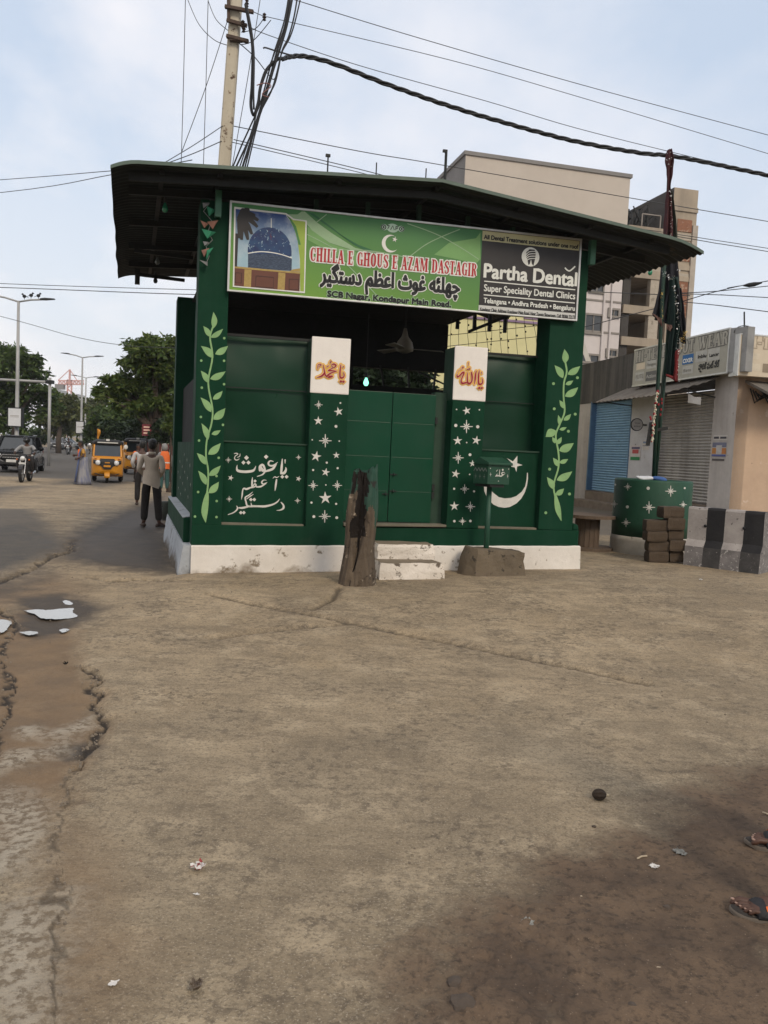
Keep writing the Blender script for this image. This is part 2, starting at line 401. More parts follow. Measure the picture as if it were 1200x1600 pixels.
asph = np.maximum(asph, np_sm((Y - 31) / 3) * (X < 2))
asph = np.maximum(asph, .85 * np_sm((Y - 15) / 1.5) * np_sm((X - 3.2) / .6))
Z += np.where(RR.ravel() < 25, .012 * n1 * np_sm((RR.ravel() - 1) / 4) + .005 * n2 + .0028 * n3, 0)
Z -= .035 * sink + .022 * strip * (1 - sink) + .012 * wet
Z += dirt * (.008 + .030 * np.clip(n2, 0, 1) + .012 * np.clip(n3, -.2, 1)) + dirt2 * (.05 * np.clip(n3 + .1, 0, 1) + .02)
Z += np.where(pale > .5, .006, 0) + strip2 * .008 * np.clip(n3 + .2, 0, 1)
nr, na = RR.shape
me = bpy.data.meshes.new('ground')
idx = np.arange(nr * na).reshape(nr, na); nx = np.roll(idx, -1, axis=1)
Q = np.stack([idx[:-1], nx[:-1], nx[1:], idx[1:]], axis=-1).reshape(-1, 4)[:, ::-1]
tri = np.stack([idx[0], nx[0], np.full(na, nr * na)], axis=-1)
V = np.vstack([np.stack([X, Y, Z], axis=1), [[0, 0, 0]]]).astype(np.float32)
me.vertices.add(len(V)); me.vertices.foreach_set('co', V.ravel())
nl = Q.size + tri.size; me.loops.add(nl); me.loops.foreach_set('vertex_index', np.concatenate([Q.ravel(), tri[:, ::-1].ravel()]).astype(np.int32))
me.polygons.add(len(Q) + len(tri)); ls = np.concatenate([np.arange(len(Q)) * 4, Q.size + np.arange(len(tri)) * 3]); me.polygons.foreach_set('loop_start', ls.astype(np.int32))
me.update(calc_edges=True); me.validate()
me.polygons.foreach_set('use_smooth', [True] * len(me.polygons))
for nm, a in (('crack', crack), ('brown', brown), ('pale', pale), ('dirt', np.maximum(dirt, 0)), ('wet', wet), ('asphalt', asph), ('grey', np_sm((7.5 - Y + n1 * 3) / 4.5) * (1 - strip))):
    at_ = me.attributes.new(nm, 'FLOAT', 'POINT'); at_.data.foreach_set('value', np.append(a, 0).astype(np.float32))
gm = bpy.data.materials.new('ground_surface'); gm.use_nodes = True; t = NT(gm); b = t.N['Principled BSDF']
co = t.n('ShaderNodeTexCoord').outputs['Object']
A = lambda n: t.n('ShaderNodeAttribute', attribute_name=n).outputs['Fac']
big = t.noise(co, .55, 4); mid = t.noise(co, 3.2, 6, .62); fine = t.noise(co, 34, 5, .7)
rot = t.n('ShaderNodeMapping', {'Vector': co, 'Rotation': (0, 0, R(-24)), 'Scale': (.55, 3.4, 1)}).outputs[0]
lane = t.noise(rot, 1.5, 6, .6)
grit = t.noise(co, 110, 3, .6)
c = t.mix(t.ramp(big, .38, .62), (.415, .322, .205), (.295, .226, .142))
c = t.mix(t.math('MULTIPLY', t.ramp(t.noise(co, .85, 8, .62), .48, .62), .60), c, (.205, .160, .105))
c = t.mix(t.math('MULTIPLY', t.ramp(lane, .46, .66), .38), c, (.20, .155, .10))
c = t.mix(t.math('MULTIPLY', t.ramp(mid, .50, .70), .55), c, (.180, .140, .092))
c = t.mix(t.math('MULTIPLY', t.ramp(t.noise(co, 1.1, 5, .6), .56, .7), .5), c, (.375, .282, .165))
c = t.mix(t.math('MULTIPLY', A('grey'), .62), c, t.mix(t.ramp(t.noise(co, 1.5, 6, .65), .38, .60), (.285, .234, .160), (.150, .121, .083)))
# shallow pits and worn aggregate: dark specks, clustered
c = t.mix(t.math('MULTIPLY', t.ramp(t.noise(co, 5.5, 7, .68), .48, .60), .42), c, (.185, .146, .096))
c = t.mix(t.math('MULTIPLY', t.ramp(t.noise(co, 2.6, 7, .70), .53, .62), .40), c, (.47, .38, .255))
strk = t.n('ShaderNodeMapping', {'Vector': co, 'Rotation': (0, 0, R(-17)), 'Scale': (2.2, 11, 1)}).outputs[0]
c = t.mix(t.math('MULTIPLY', t.ramp(t.noise(strk, 1.1, 6, .66), .57, .66), .42), c, (.13, .10, .067))
clump = t.ramp(t.noise(co, 1.7, 4, .6), .38, .60)
c = t.mix(t.math('MULTIPLY', t.math('MULTIPLY', t.ramp(t.noise(co, 15, 5, .75), .50, .59), clump), .80), c, (.105, .082, .058))
c = t.mix(t.math('MULTIPLY', t.ramp(fine, .50, .62), .45), c, (.115, .090, .062))
c = t.mix(t.math('MULTIPLY', t.ramp(t.noise(co, 70, 3, .65), .54, .62), .50), c, (.095, .074, .050))
c = t.mix(t.math('MULTIPLY', t.ramp(grit, .57, .68), .55), c, (.46, .39, .29))
asc = t.mix(t.ramp(mid, .35, .7), (.088, .082, .074), (.125, .108, .088)); asc = t.mix(t.ramp(fine, .45, .7), asc, (.062, .058, .053))
c = t.mix(t.math('MULTIPLY', A('asphalt'), t.ramp(t.math('ADD', t.math('MULTIPLY', mid, .6), A('asphalt')), .55, .95)), c, asc)
bc = t.mix(t.ramp(mid, .35, .7), (.19, .124, .070), (.135, .094, .060)); c = t.mix(t.math('MULTIPLY', A('brown'), .85), c, bc)
dc = t.mix(t.ramp(mid, .38, .62), (.080, .056, .039), (.140, .096, .062)); dc = t.mix(t.ramp(fine, .5, .68), dc, (.052, .038, .027)); dc = t.mix(t.ramp(grit, .66, .74), dc, (.24, .18, .13))
c = t.mix(t.ramp(t.math('ADD', A('dirt'), t.math('MULTIPLY', t.math('SUBTRACT', mid, .5), .9)), .28, .72), c, dc)
wc = t.mix(t.ramp(mid, .35, .7), (.050, .040, .031), (.078, .060, .043)); c = t.mix(t.ramp(t.math('ADD', A('wet'), t.math('MULTIPLY', t.math('SUBTRACT', mid, .5), .9)), .25, .8), c, wc)
pc = t.mix(t.ramp(t.noise(co, 22, 5, .7), .46, .58), (.36, .315, .245), (.15, .118, .082)); c = t.mix(t.math('MULTIPLY', A('pale'), .8), c, pc)
c = t.mix(t.ramp(A('crack'), .15, .95), c, (.034, .026, .019))
t.L.new(c, b.inputs['Base Color'])
ro = t.n('ShaderNodeMapRange', {'Value': A('wet'), 3: .9, 4: .62}).outputs[0]; t.L.new(ro, b.inputs['Roughness']); b.inputs['Specular IOR Level'].default_value = .28
hh = t.math('ADD', t.math('ADD', t.math('MULTIPLY', fine, .6), t.math('MULTIPLY', grit, .35)), t.math('MULTIPLY', t.noise(co, 15, 4, .75), .5))
bp = t.n('ShaderNodeBump', {'Strength': .8, 'Distance': .014, 'Height': hh}); t.L.new(bp.outputs[0], b.inputs['Normal'])
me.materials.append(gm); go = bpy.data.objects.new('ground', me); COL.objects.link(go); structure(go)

# puddles lying in the hollow beside the cracked strip
pm = bpy.data.materials.new('puddle_water'); pm.use_nodes = True; b = pm.node_tree.nodes['Principled BSDF']
b.inputs['Base Color'].default_value = (.16, .14, .12, 1); b.inputs['Roughness'].default_value = .10; b.inputs['Specular IOR Level'].default_value = 1.0; b.inputs['IOR'].default_value = 1.6; b.inputs['Metallic'].default_value = .38; b.inputs['Base Color'].default_value = (.50, .47, .42, 1)
rgp = random.Random(4)
for P in ([(37, 953), (58, 951), (75, 952), (112, 949), (114, 956), (121, 962), (100, 966), (82, 966), (66, 965), (55, 959)], [(-30, 967), (4, 967), (18, 970), (13, 979), (4, 987), (-30, 990)], [(97, 938), (106, 937), (114, 943), (104, 944)], [(92, 983), (103, 981), (108, 983), (97, 987)], [(30, 986), (52, 985), (60, 988), (44, 991)]):
    q = [gnd(a + 2.2 * noise.noise(Vector((a * .13, b * .5, 1))) + rgp.uniform(-.5, .5), b + .9 * noise.noise(Vector((a * .2, b * .6, 5)))) for a, b in spline([(*p,) for p in P] + [P[0]], 7)[:-1]]; mb = MB(); o = gnd(*P[0])
    mb.fill([(p.x - o.x, p.y - o.y) for p in q], lambda x, y: (x, y, 0))
    ob = mb.build('puddle', pm, recalc=False, loc=(o.x, o.y, o.z - .006)); structure(ob)
    for pl in ob.data.polygons:
        pass
    bm = bmesh.new(); bm.from_mesh(ob.data)
    for fce in bm.faces:
        if fce.normal.z < 0: fce.normal_flip()
    bm.to_mesh(ob.data); bm.free()
# ------------------------------------------------------------------ shrine
G1 = (.003, .039, .0185); G2 = (.002, .027, .0125)
m_green = M('green_wall_paint', G1, G2, 1.6, rough=.72, bump=.25, bscale=14, spots=[((.022, .05, .032), .68, 5), ((.085, .105, .075), .735, 19)], spec=.14, streak=((.016, .052, .033), .5, 2.2))
mudsplash(m_green, 1.3, (.020, .042, .024))
m_greend = M('green_wall_dusty', (.022, .055, .034), (.011, .036, .021), 2.5, rough=.7, bump=.3, bscale=14, spots=[((.10, .09, .07), .66, 6)])
m_sheet = M('green_sheet_metal', (.0035, .036, .0165), (.0025, .027, .0125), .5, rough=.34, bump=0, bscale=.8, dist=.06, metal=.0, spec=.22, spots=[((.05, .06, .04), .76, 9)])
m_door = M('green_door_metal', (.0045, .054, .027), (.0035, .043, .021), .8, rough=.34, bump=.08, bscale=2, dist=.03, spec=.28, spots=[((.03, .035, .025), .73, 14)])
m_white = M('whitewash', (.72, .68, .62), (.58, .53, .46), 1.5, rough=.9, bump=.6, bscale=16, spots=[((.22, .18, .13), .62, 4.5), ((.33, .28, .22), .64, 13)])
mudsplash(m_white)
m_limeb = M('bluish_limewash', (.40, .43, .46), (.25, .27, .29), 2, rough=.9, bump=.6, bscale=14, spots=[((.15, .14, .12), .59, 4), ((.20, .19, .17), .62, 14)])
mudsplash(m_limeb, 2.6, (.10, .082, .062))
m_panelw = M('white_pillar_paint', (.80, .765, .715), (.72, .68, .63), 1.2, rough=.8, bump=.2, bscale=25, spots=[((.30, .26, .22), .70, 20)])
m_mark = M('white_marking_paint', (.68, .66, .61), (.50, .50, .46), 9, rough=.75, bump=.1, spots=[((.16, .20, .17), .69, 26)])
m_vine = M('pale_green_paint', (.255, .43, .185), (.17, .31, .135), 9, rough=.7, bump=.1, spots=[((.05, .12, .06), .70, 24)])
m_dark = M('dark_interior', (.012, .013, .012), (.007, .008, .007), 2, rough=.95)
m_roof = M('roof_sheet', (.014, .017, .015), (.009, .010, .009), 1.5, rough=.6, bump=.2, spots=[((.06, .045, .032), .64, 2)], spec=.3)
m_rooft = M('roof_edge_green', (.085, .125, .10), (.06, .09, .07), 3, rough=.5)
m_steel = M('dark_steel', (.018, .02, .019), (.012, .012, .012), 5, rough=.6, metal=.2)
m_tube = M('green_tube', (.05, .16, .10), (.03, .10, .06), 5, rough=.45)
m_sill = M('bare_cement_sill', (.17, .155, .115), (.11, .10, .07), 6, rough=.9, bump=.4)
m_redp = M('dark_red_paint', (.33, .014, .02), (.26, .012, .016), 8, rough=.7)
m_yelp = M('ochre_paint', (.80, .47, .06), (.70, .38, .05), 8, rough=.7)
m_pinkp = M('pale_peach_paint', (.70, .48, .36), (.66, .45, .34), 8, rough=.7)

SHR = thing('shrine', 'small dark green roadside shrine with white star and vine paintings under a corrugated canopy', 'shrine', SA)
def S_(): return MB(sh)
def sbuild(mb, name, mat, **k): return mb.build(name, mat, SHR, **k)
# plinth: front and left runs, uneven whitewashed masonry
def pl_front(u):
    n = noise.noise(Vector((u * 2.3, 0, 4))) * .016; n2 = noise.noise(Vector((u * 6, 3, 1))) * .012
    zt = .408 + .018 * u + n2 * .5
    return [(u, .4, -.3), (u, -.055 + n, -.3), (u, -.05 + n + n2, .05 + .03 * u), (u, -.035 + n * .5, zt - .10), (u, -.03 + n2 * .4, zt - .015), (u, -.012, zt), (u, .4, zt)]
mb = S_(); mb.loft([pl_front(i * 4.985 / 70) for i in range(71)]); sbuild(mb, 'plinth', m_white, smooth=False)
def pl_left(v):
    n = noise.noise(Vector((v * 2.1, 9, 4))) * .03; n2 = noise.noise(Vector((v * 5, 5, 2))) * .025
    return [(.3, v, -.3), (-.17 + n, v, -.3), (-.14 + n + n2, v, .06), (-.115 + n * .6, v, .22 + n2), (-.09 + n2 * .5, v, .40), (.3, v, .40)]
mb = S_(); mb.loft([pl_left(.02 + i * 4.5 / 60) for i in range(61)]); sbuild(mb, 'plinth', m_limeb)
mb = S_(); mb.hexa([(-.075, .34, .40), (.1, .34, .40), (.1, 4.45, .40), (-.075, 4.45, .40)], [(-.075, .34, .70), (.1, .34, .715), (.1, 4.45, .715), (-.075, 4.45, .70)]); sbuild(mb, 'ledge_wall', m_green, bevel=.012)
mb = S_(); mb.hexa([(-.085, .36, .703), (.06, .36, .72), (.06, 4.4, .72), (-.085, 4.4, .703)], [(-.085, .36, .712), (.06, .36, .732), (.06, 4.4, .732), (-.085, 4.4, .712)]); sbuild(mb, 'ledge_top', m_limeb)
# front wall below the openings
mb = S_(); mb.hexa([(0, 0, .40), (4.965, 0, .49), (4.965, .36, .49), (0, .36, .40)], [(0, 0, .655), (4.965, 0, .70), (4.965, .36, .70), (0, .36, .655)]); sbuild(mb, 'base_wall', m_green, bevel=.008)
mb = S_(); mb.hexa([(4.875, .0, .70), (4.968, .0, .70), (4.968, .4, .70), (4.875, .4, .70)], [(4.875, .0, .80), (4.95, .0, .77), (4.95, .4, .77), (4.875, .4, .80)]); sbuild(mb, 'corner_ledge', m_green, bevel=.02)
# four front pillars
def pillar(u0, u1, z0, z1, d, mat, name='pillar', jig=.004):
    mb = S_()
    N = 14
    mb.loft([[(u0, 0, z), (u1, 0, z), (u1, d, z), (u0, d, z)] for z in [z0 + (z1 - z0) * i / N for i in range(N + 1)]])
    return sbuild(mb, name, mat, bevel=.007, jig=jig)
pillar(.0, .345, .655, 4.42, .36, m_green); pillar(4.39, 4.87, .70, 4.30, .36, m_green)
pillar(1.352, 1.818, .655, 2.285, .36, m_green, 'gate_pillar'); pillar(3.142, 3.568, .69, 2.305, .36, m_green, 'gate_pillar')
for u0, u1, z0, z1 in ((1.345, 1.820, 2.285, 2.96), (3.138, 3.572, 2.305, 2.978)):
    mb = S_(); mb.box(u0 + .006, u1 - .006, .02, .36, z0 - .002, z1 - .012); sbuild(mb, 'gate_pillar_head', m_greend, bevel=.01)
    mb = S_(); mb.box(u0, u1, -.006, .018, z0, z1); sbuild(mb, 'white_pillar_top', m_panelw, bevel=.012, jig=.004)
# recessed masonry panels and their sills
for u0, u1, z0, z1 in ((.345, 1.352, .655, 1.645), (3.568, 4.39, .69, 1.69)):
    mb = S_(); mb.hexa([(u0, .10, z0), (u1, .10, z0), (u1, .34, z0), (u0, .34, z0)], [(u0, .10, z1), (u1, .10, z1 + .005), (u1, .34, z1 + .005), (u0, .34, z1)]); sbuild(mb, 'recessed_panel', m_green)
    mb = S_(); mb.box(u0 + .003, u1 - .02, .008, .10, z0 + .004, z0 + .03); sbuild(mb, 'sill', m_sill, bevel=.004)
    mb = S_(); mb.box(u0, u1, .085, .12, z1 + .002, z1 + .022); sbuild(mb, 'panel_edge', m_greend)
# dented sheet metal above them
def sheet(u0, u1, v, z0, z1, seed, amp=.014):
    mb = S_(); n, m = 34, 40
    vs = [(u0 + (u1 - u0) * i / n, v + amp * noise.noise(Vector((i * .045, j * .05, seed))) + amp * .10 * noise.noise(Vector((i * .12, j * .12, seed + 5))) + .085 * (j / m) ** 2.2, z0 + (z1 - z0) * j / m) for j in range(m + 1) for i in range(n + 1)]
    mb.add(vs, [(j * (n + 1) + i, j * (n + 1) + i + 1, (j + 1) * (n + 1) + i + 1, (j + 1) * (n + 1) + i) for j in range(m) for i in range(n)])
    return mb
ob = sbuild(sheet(.345, 1.352, .20, 1.66, 2.93, 3, .03), 'metal_sheet', m_sheet, smooth=True, recalc=False)
mb = S_(); mb.box(.345, 1.352, .17, .205, 2.915, 2.945); mb.box(.36, 1.34, .176, .186, 2.30, 2.312); sbuild(mb, 'sheet_rail', m_steel)
ob = sbuild(sheet(3.568, 4.45, .32, 1.70, 2.955, 11, .03), 'metal_sheet', m_sheet, smooth=True, recalc=False)
mb = S_(); mb.box(3.568, 4.45, .29, .33, 2.94, 2.965); mb.box(3.568, 4.45, .300, .315, 2.33, 2.338); sbuild(mb, 'sheet_rail', m_steel)
# double door with hasps and a worn sill
for u0, u1 in ((1.828, 2.418), (2.428, 2.985)):
    mb = S_(); mb.box(u0, u1, .16, .19, .735, 2.362)
    for z in (1.12, 1.55, 1.98): mb.box(u0 + .012, u1 - .012, .157, .165, z, z + .006)
    d = sbuild(mb, 'door', m_door, bevel=.004)
    for k, (z, l) in enumerate(((1.33, .09), (1.12, .09)) if u0 > 2 else ((1.08, .08),)):
        mb = S_(); uu = u0 if u0 > 2 else u1 - .08
        mb.box(uu, uu + l, .145, .162, z, z + .014); mb.tube([(uu + l * .5, .14, z - .02), (uu + l * .5, .125, z), (uu + l * .5, .14, z + .03)], .006, 6)
        mb.build('latch', m_steel, d)
mb = S_(); mb.box(2.985, 3.142, .2, .34, .72, 2.40); sbuild(mb, 'door_jamb', m_greend)
mb = S_()
for z in (1.05, 1.15, 2.0): mb.box(2.985, 3.02, .15, .2, z, z + .08)
sbuild(mb, 'hinge', m_steel)
mb = S_(); mb.hexa([(1.822, -.03, .682), (3.138, -.03, .700), (3.138, .34, .700), (1.822, .34, .682)], [(1.822, -.03, .716), (3.138, -.03, .732), (3.138, .34, .732), (1.822, .34, .716)]); sbuild(mb, 'door_sill', m_sill, bevel=.008, jig=.006)
# left flank, back wall and right flank
mb = S_(); mb.box(.03, .2, .36, 4.0, .72, 1.63); sbuild(mb, 'flank_wall', m_green)
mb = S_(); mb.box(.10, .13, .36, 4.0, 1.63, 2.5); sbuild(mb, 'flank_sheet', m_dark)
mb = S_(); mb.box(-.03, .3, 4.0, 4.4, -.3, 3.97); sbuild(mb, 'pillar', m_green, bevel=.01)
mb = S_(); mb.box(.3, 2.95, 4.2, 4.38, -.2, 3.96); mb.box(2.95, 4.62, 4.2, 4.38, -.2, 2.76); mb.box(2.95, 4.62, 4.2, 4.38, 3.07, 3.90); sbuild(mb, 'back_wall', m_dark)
mb = S_(); mb.box(4.62, 4.87, .36, 4.4, -.2, 1.9); mb.box(4.6, 4.87, 4.0, 4.4, -.2, 2.7); sbuild(mb, 'flank_wall', m_green)
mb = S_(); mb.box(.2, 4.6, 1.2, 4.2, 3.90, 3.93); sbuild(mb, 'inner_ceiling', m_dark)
mb = S_(); mb.box(.35, 4.35, .4, 4.2, .45, .70); sbuild(mb, 'inner_floor', m_sill)
mb = S_()
for i in range(3): mb.bar((3.5 + .45 * i, 4.19, 2.76), (3.42 + .5 * i, 4.19, 3.12), .03)
mb.bar((4.1, 4.19, 3.05), (4.6, 4.19, 2.86), .025); sbuild(mb, 'window_grille', m_steel)
# roof: shallow gable of corrugated sheet, ridge running front to back
def roofz(u):
    if u < 2.644: z = 4.753 - (2.644 - u) * .0565 - (.06 * ((-.70 - u) / .27) ** 2 if u < -.70 else 0)
    else: z = 4.753 - (u - 2.644) * .118 - (.10 * ((u - 5.6) / .5) ** 2 if u > 5.6 else 0)
    return z
us = [-.985, -.95, -.9, -.85, -.78, -.7] + [-.5 + .35 * i for i in range(17)] + [5.45, 5.6, 5.75, 5.88, 5.98, 6.06]
vsr = [-.6 + 6.2 * i / 380 for i in range(381)]
mb = S_(); n = len(us); vv = []
for off in (0, -.012):
    for v in vsr:
        c = .011 * math.sin(2 * math.pi * v / .13)
        for u in us: vv.append((u + .02 * noise.noise(Vector((v * 1.2, u, 0))), v, roofz(u) + c + off))
f = []; k = len(vsr) * n
for j in range(len(vsr) - 1):
    for i in range(n - 1): a = j * n + i; f.append((a, a + 1, a + n + 1, a + n)); f.append((k + a, k + a + n, k + a + n + 1, k + a + 1))
for j in range(len(vsr) - 1):
    for i in (0, n - 1): a = j * n + i; f.append((a, a + n, k + a + n, k + a))
for i in range(n - 1):
    for j in (0, len(vsr) - 1): a = j * n + i; f.append((a, a + 1, k + a + 1, k + a))
mb.add(vv, f); ROOF = sbuild(mb, 'roof', m_roof, smooth=False)
mb = S_(); rp = [(u, -.607, roofz(u)) for u in us]
mb.loft([[(u, v, z - .022), (u, v - .008, z - .022), (u, v - .008, z + .016), (u, v, z + .016)] for u, v, z in rp]); mb.build('edge_flashing', m_rooft, ROOF)
for v in (-.35, .18, 1.6, 3.0, 4.3):
    mb = S_(); mb.bar((-.8, v, roofz(-.7) - .09), (2.64, v, roofz(2.64) - .10), .05, .08); mb.bar((2.64, v, roofz(2.64) - .10), (5.75, v, roofz(5.6) - .10), .05, .08); mb.build('rafter', m_steel, ROOF)
for u in (-.45, .17, 1.5, 2.65, 3.7, 4.62, 5.45):
    mb = S_(); mb.box(u - .025, u + .025, -.45, 5.3, roofz(u) - .062, roofz(u) - .020); mb.build('purlin', m_steel, ROOF)
for u in (1.35, 1.98, 2.62, 3.25, 3.85):
    mb = S_(); mb.box(u - .025, u + .025, .06, .11, 4.30, roofz(u) - .1); mb.build('roof_post', m_greend, ROOF)
def sfp(px, py, v): q = fp(px, py, v); return (q[0], v, q[1])
for (px, y0, y1) in ((341, 300, 341), (923.5, 377, 415)):
    a = sfp(px, y0, -.02); b = sfp(px, y1, -.02); mb = S_(); w_ = .035
    for (x0, x1, v0, v1) in ((-w_, w_, -w_, -w_ + .006), (-w_, w_, w_ - .006, w_), (-w_, -w_ + .006, -w_ + .006, w_ - .006), (w_ - .006, w_, -w_ + .006, w_ - .006)): mb.box(a[0] + x0, a[0] + x1, -.06 + v0, -.06 + v1, b[2], a[2])
    mb.build('tube_bracket', m_tube, ROOF)
mb = S_(); mb.bar((-.72, 2.6, 4.33), (.1, 2.6, 4.30), .05); mb.bar((-.66, 4.5, 4.36), (.1, 4.5, 4.33), .05); mb.box(-.70, -.62, 4.46, 4.54, 4.20, 4.45); mb.build('bracket_arm', m_steel, ROOF)
mb = S_()
for u in (4.55, 4.85, 5.12, 5.4): mb.bar((u, 3.6, 3.75), (u, 3.6, 4.36), .05)
mb.bar((4.4, 3.6, 4.25), (5.6, 3.6, 4.22), .06); mb.bar((4.75, 3.58, 3.72), (5.75, 3.58, 4.18), .05); mb.build('roof_truss', m_steel, ROOF)
for (px, y0, y1, r) in ((512, 243, 262, .012), (587.5, 254, 276, .010), (665, 263, 284, .010), (695, 236, 284, .022)):
    a = sfp(px, y0, 3.0); b = sfp(px, y1, 3.0); mb = S_(); mb.tube([(b[0], 3, roofz(b[0])), (b[0], 3, a[2])], r, 7)
    if px in (512, 695): mb.box(a[0] - .03, a[0] + .04, 2.98, 3.02, a[2] - .02, a[2] + .02)
    mb.build('roof_rod', m_steel, ROOF)

# ---------------- paintings on the front
class Z:  # zoom window -> front plane point
    def __init__(s, ox, oy, sc, v): s.ox, s.oy, s.sc, s.v = ox, oy, sc, v
    def __call__(s, x, y, k=0):
        q = fp(s.ox + x * s.sc, s.oy + y * s.sc, s.v); return (q[0], s.v - .003 - k, q[1])
def leaf(mb, b, tip, wd, mp):
    dx, dy = tip[0] - b[0], tip[1] - b[1]; l = math.hypot(dx, dy); nx_, ny_ = -dy / l, dx / l; P = []; N = 8
    bend = l * .06
    for s in (1, -1):
        rg = range(N + 1) if s == 1 else range(N - 1, 0, -1)
        for i in rg:
            t = i / N; h = wd / 2 * (math.sin(math.pi * t ** .8) ** 1.1) * s + bend * math.sin(math.pi * t); P.append((b[0] + dx * t + nx_ * h, b[1] + dy * t + ny_ * h))
    mb.fill(P, lambda x, y: mp(x, y, .0008))
def vine(stem, leaves, bulb, dots, mp, r):
    mb = S_(); strokes(mb, [[(x, y, 9) for x, y in stem]], mp); strokes(mb, [bulb], lambda x, y, k=0: mp(x, y, k + .0015))
    for b, tp, wd in leaves: leaf(mb, b, tp, wd, mp)
    for x, y in dots: disc2(mb, x, y, r, mp, 10)
    return sbuild(mb, 'painted_vine', m_vine, recalc=False)
vine([(290, 170), (272, 235), (285, 340), (262, 480), (285, 620), (280, 700), (255, 790), (250, 880), (262, 960), (258, 1060), (245, 1130)],
     [((290, 185), (290, 95), 32), ((270, 230), (235, 172), 28), ((275, 235), (343, 187), 28), ((290, 345), (222, 280), 38), ((300, 325), (370, 280), 36), ((262, 480), (222, 415), 32), ((272, 460), (357, 418), 36),
      ((278, 640), (220, 560), 36), ((287, 570), (340, 525), 30), ((290, 680), (355, 618), 42), ((262, 790), (225, 700), 32), ((280, 760), (330, 738), 24), ((262, 870), (330, 808), 40), ((250, 925), (200, 862), 32),
      ((265, 985), (330, 930), 34), ((252, 1035), (207, 958), 32), ((265, 1080), (320, 1018), 38)],
     [(258, 1075, 12), (250, 1120, 30), (242, 1185, 34), (248, 1237, 4)],
     [(349, 238), (348, 361), (224, 360), (348, 488), (227, 507), (222, 666), (342, 709), (212, 794), (319, 888), (307, 987), (207, 1074), (308, 1123), (190, 1207), (307, 1210)], Z(250, 460, .2875, 0), 7)
vine([(635, 360), (645, 420), (630, 480), (628, 560), (633, 640), (605, 710), (585, 770), (600, 860), (600, 940), (575, 1030), (580, 1090), (600, 1160)],
     [((635, 375), (632, 297), 36), ((625, 455), (578, 385), 36), ((650, 435), (718, 390), 36), ((638, 490), (680, 468), 22), ((635, 555), (707, 505), 38), ((628, 620), (605, 575), 24), ((628, 685), (668, 650), 24), ((605, 710), (598, 655), 20),
      ((605, 735), (645, 722), 18), ((585, 740), (530, 775), 46), ((582, 810), (566, 775), 20), ((588, 815), (617, 775), 24), ((603, 850), (683, 808), 44), ((597, 935), (570, 888), 26), ((605, 915), (653, 895), 24), ((590, 1010), (675, 962), 40),
      ((575, 1060), (537, 993), 34), ((585, 1090), (630, 1055), 30)],
     [(582, 1085, 10), (592, 1140, 28), (600, 1180, 28), (615, 1230, 3)],
     [(703, 453), (573, 485), (577, 622), (691, 651), (654, 744), (552, 950), (660, 1085), (531, 1187)], Z(700, 460, .2874, 0), 8)
def starset(sparks, stars, dots, mp):
    mb = S_()
    for x, y, r in sparks: spark2(mb, x, y, r, mp, 8, 1.05)
    for i, (x, y, r) in enumerate(stars): star2(mb, x, y, r, mp, 5, .36, -90 + (i * 37) % 25 - 12)
    for x, y, r in dots: disc2(mb, x, y, r, mp, 9)
    return sbuild(mb, 'painted_star_pattern', m_mark, recalc=False)
z3 = Z(480, 460, .2876, 0)
starset([(62, 600, 22), (98, 795, 34), (32, 1038, 26), (163, 1038, 26), (95, 1206, 32)], [(170, 637, 26), (60, 687, 26), (48, 880, 30), (158, 874, 20), (100, 966, 24), (98, 1106, 36)],
        [(180, 590, 5), (156, 717, 8), (27, 790, 4), (174, 797, 4), (106, 914, 6), (32, 954, 6), (165, 944, 6), (101, 1035, 4), (23, 1131, 6), (157, 1138, 6), (36, 1207, 8), (160, 1213, 8)], z3)
starset([(865, 718, 34), (820, 888, 30), (855, 1057, 24), (886, 1153, 26), (843, 1232, 20)], [(866, 632, 24), (817, 795, 26), (918, 793, 26), (898, 919, 21), (806, 975, 25), (799, 1150, 27)],
        [(811, 625, 4), (935, 627, 4), (807, 712, 9), (926, 719, 9), (866, 805, 4), (884, 871, 8), (882, 978, 4), (798, 1056, 6), (906, 1070, 6), (799, 1232, 7), (886, 1231, 7)], z3)
z5 = Z(340, 700, .116667, .10)
mb = S_()
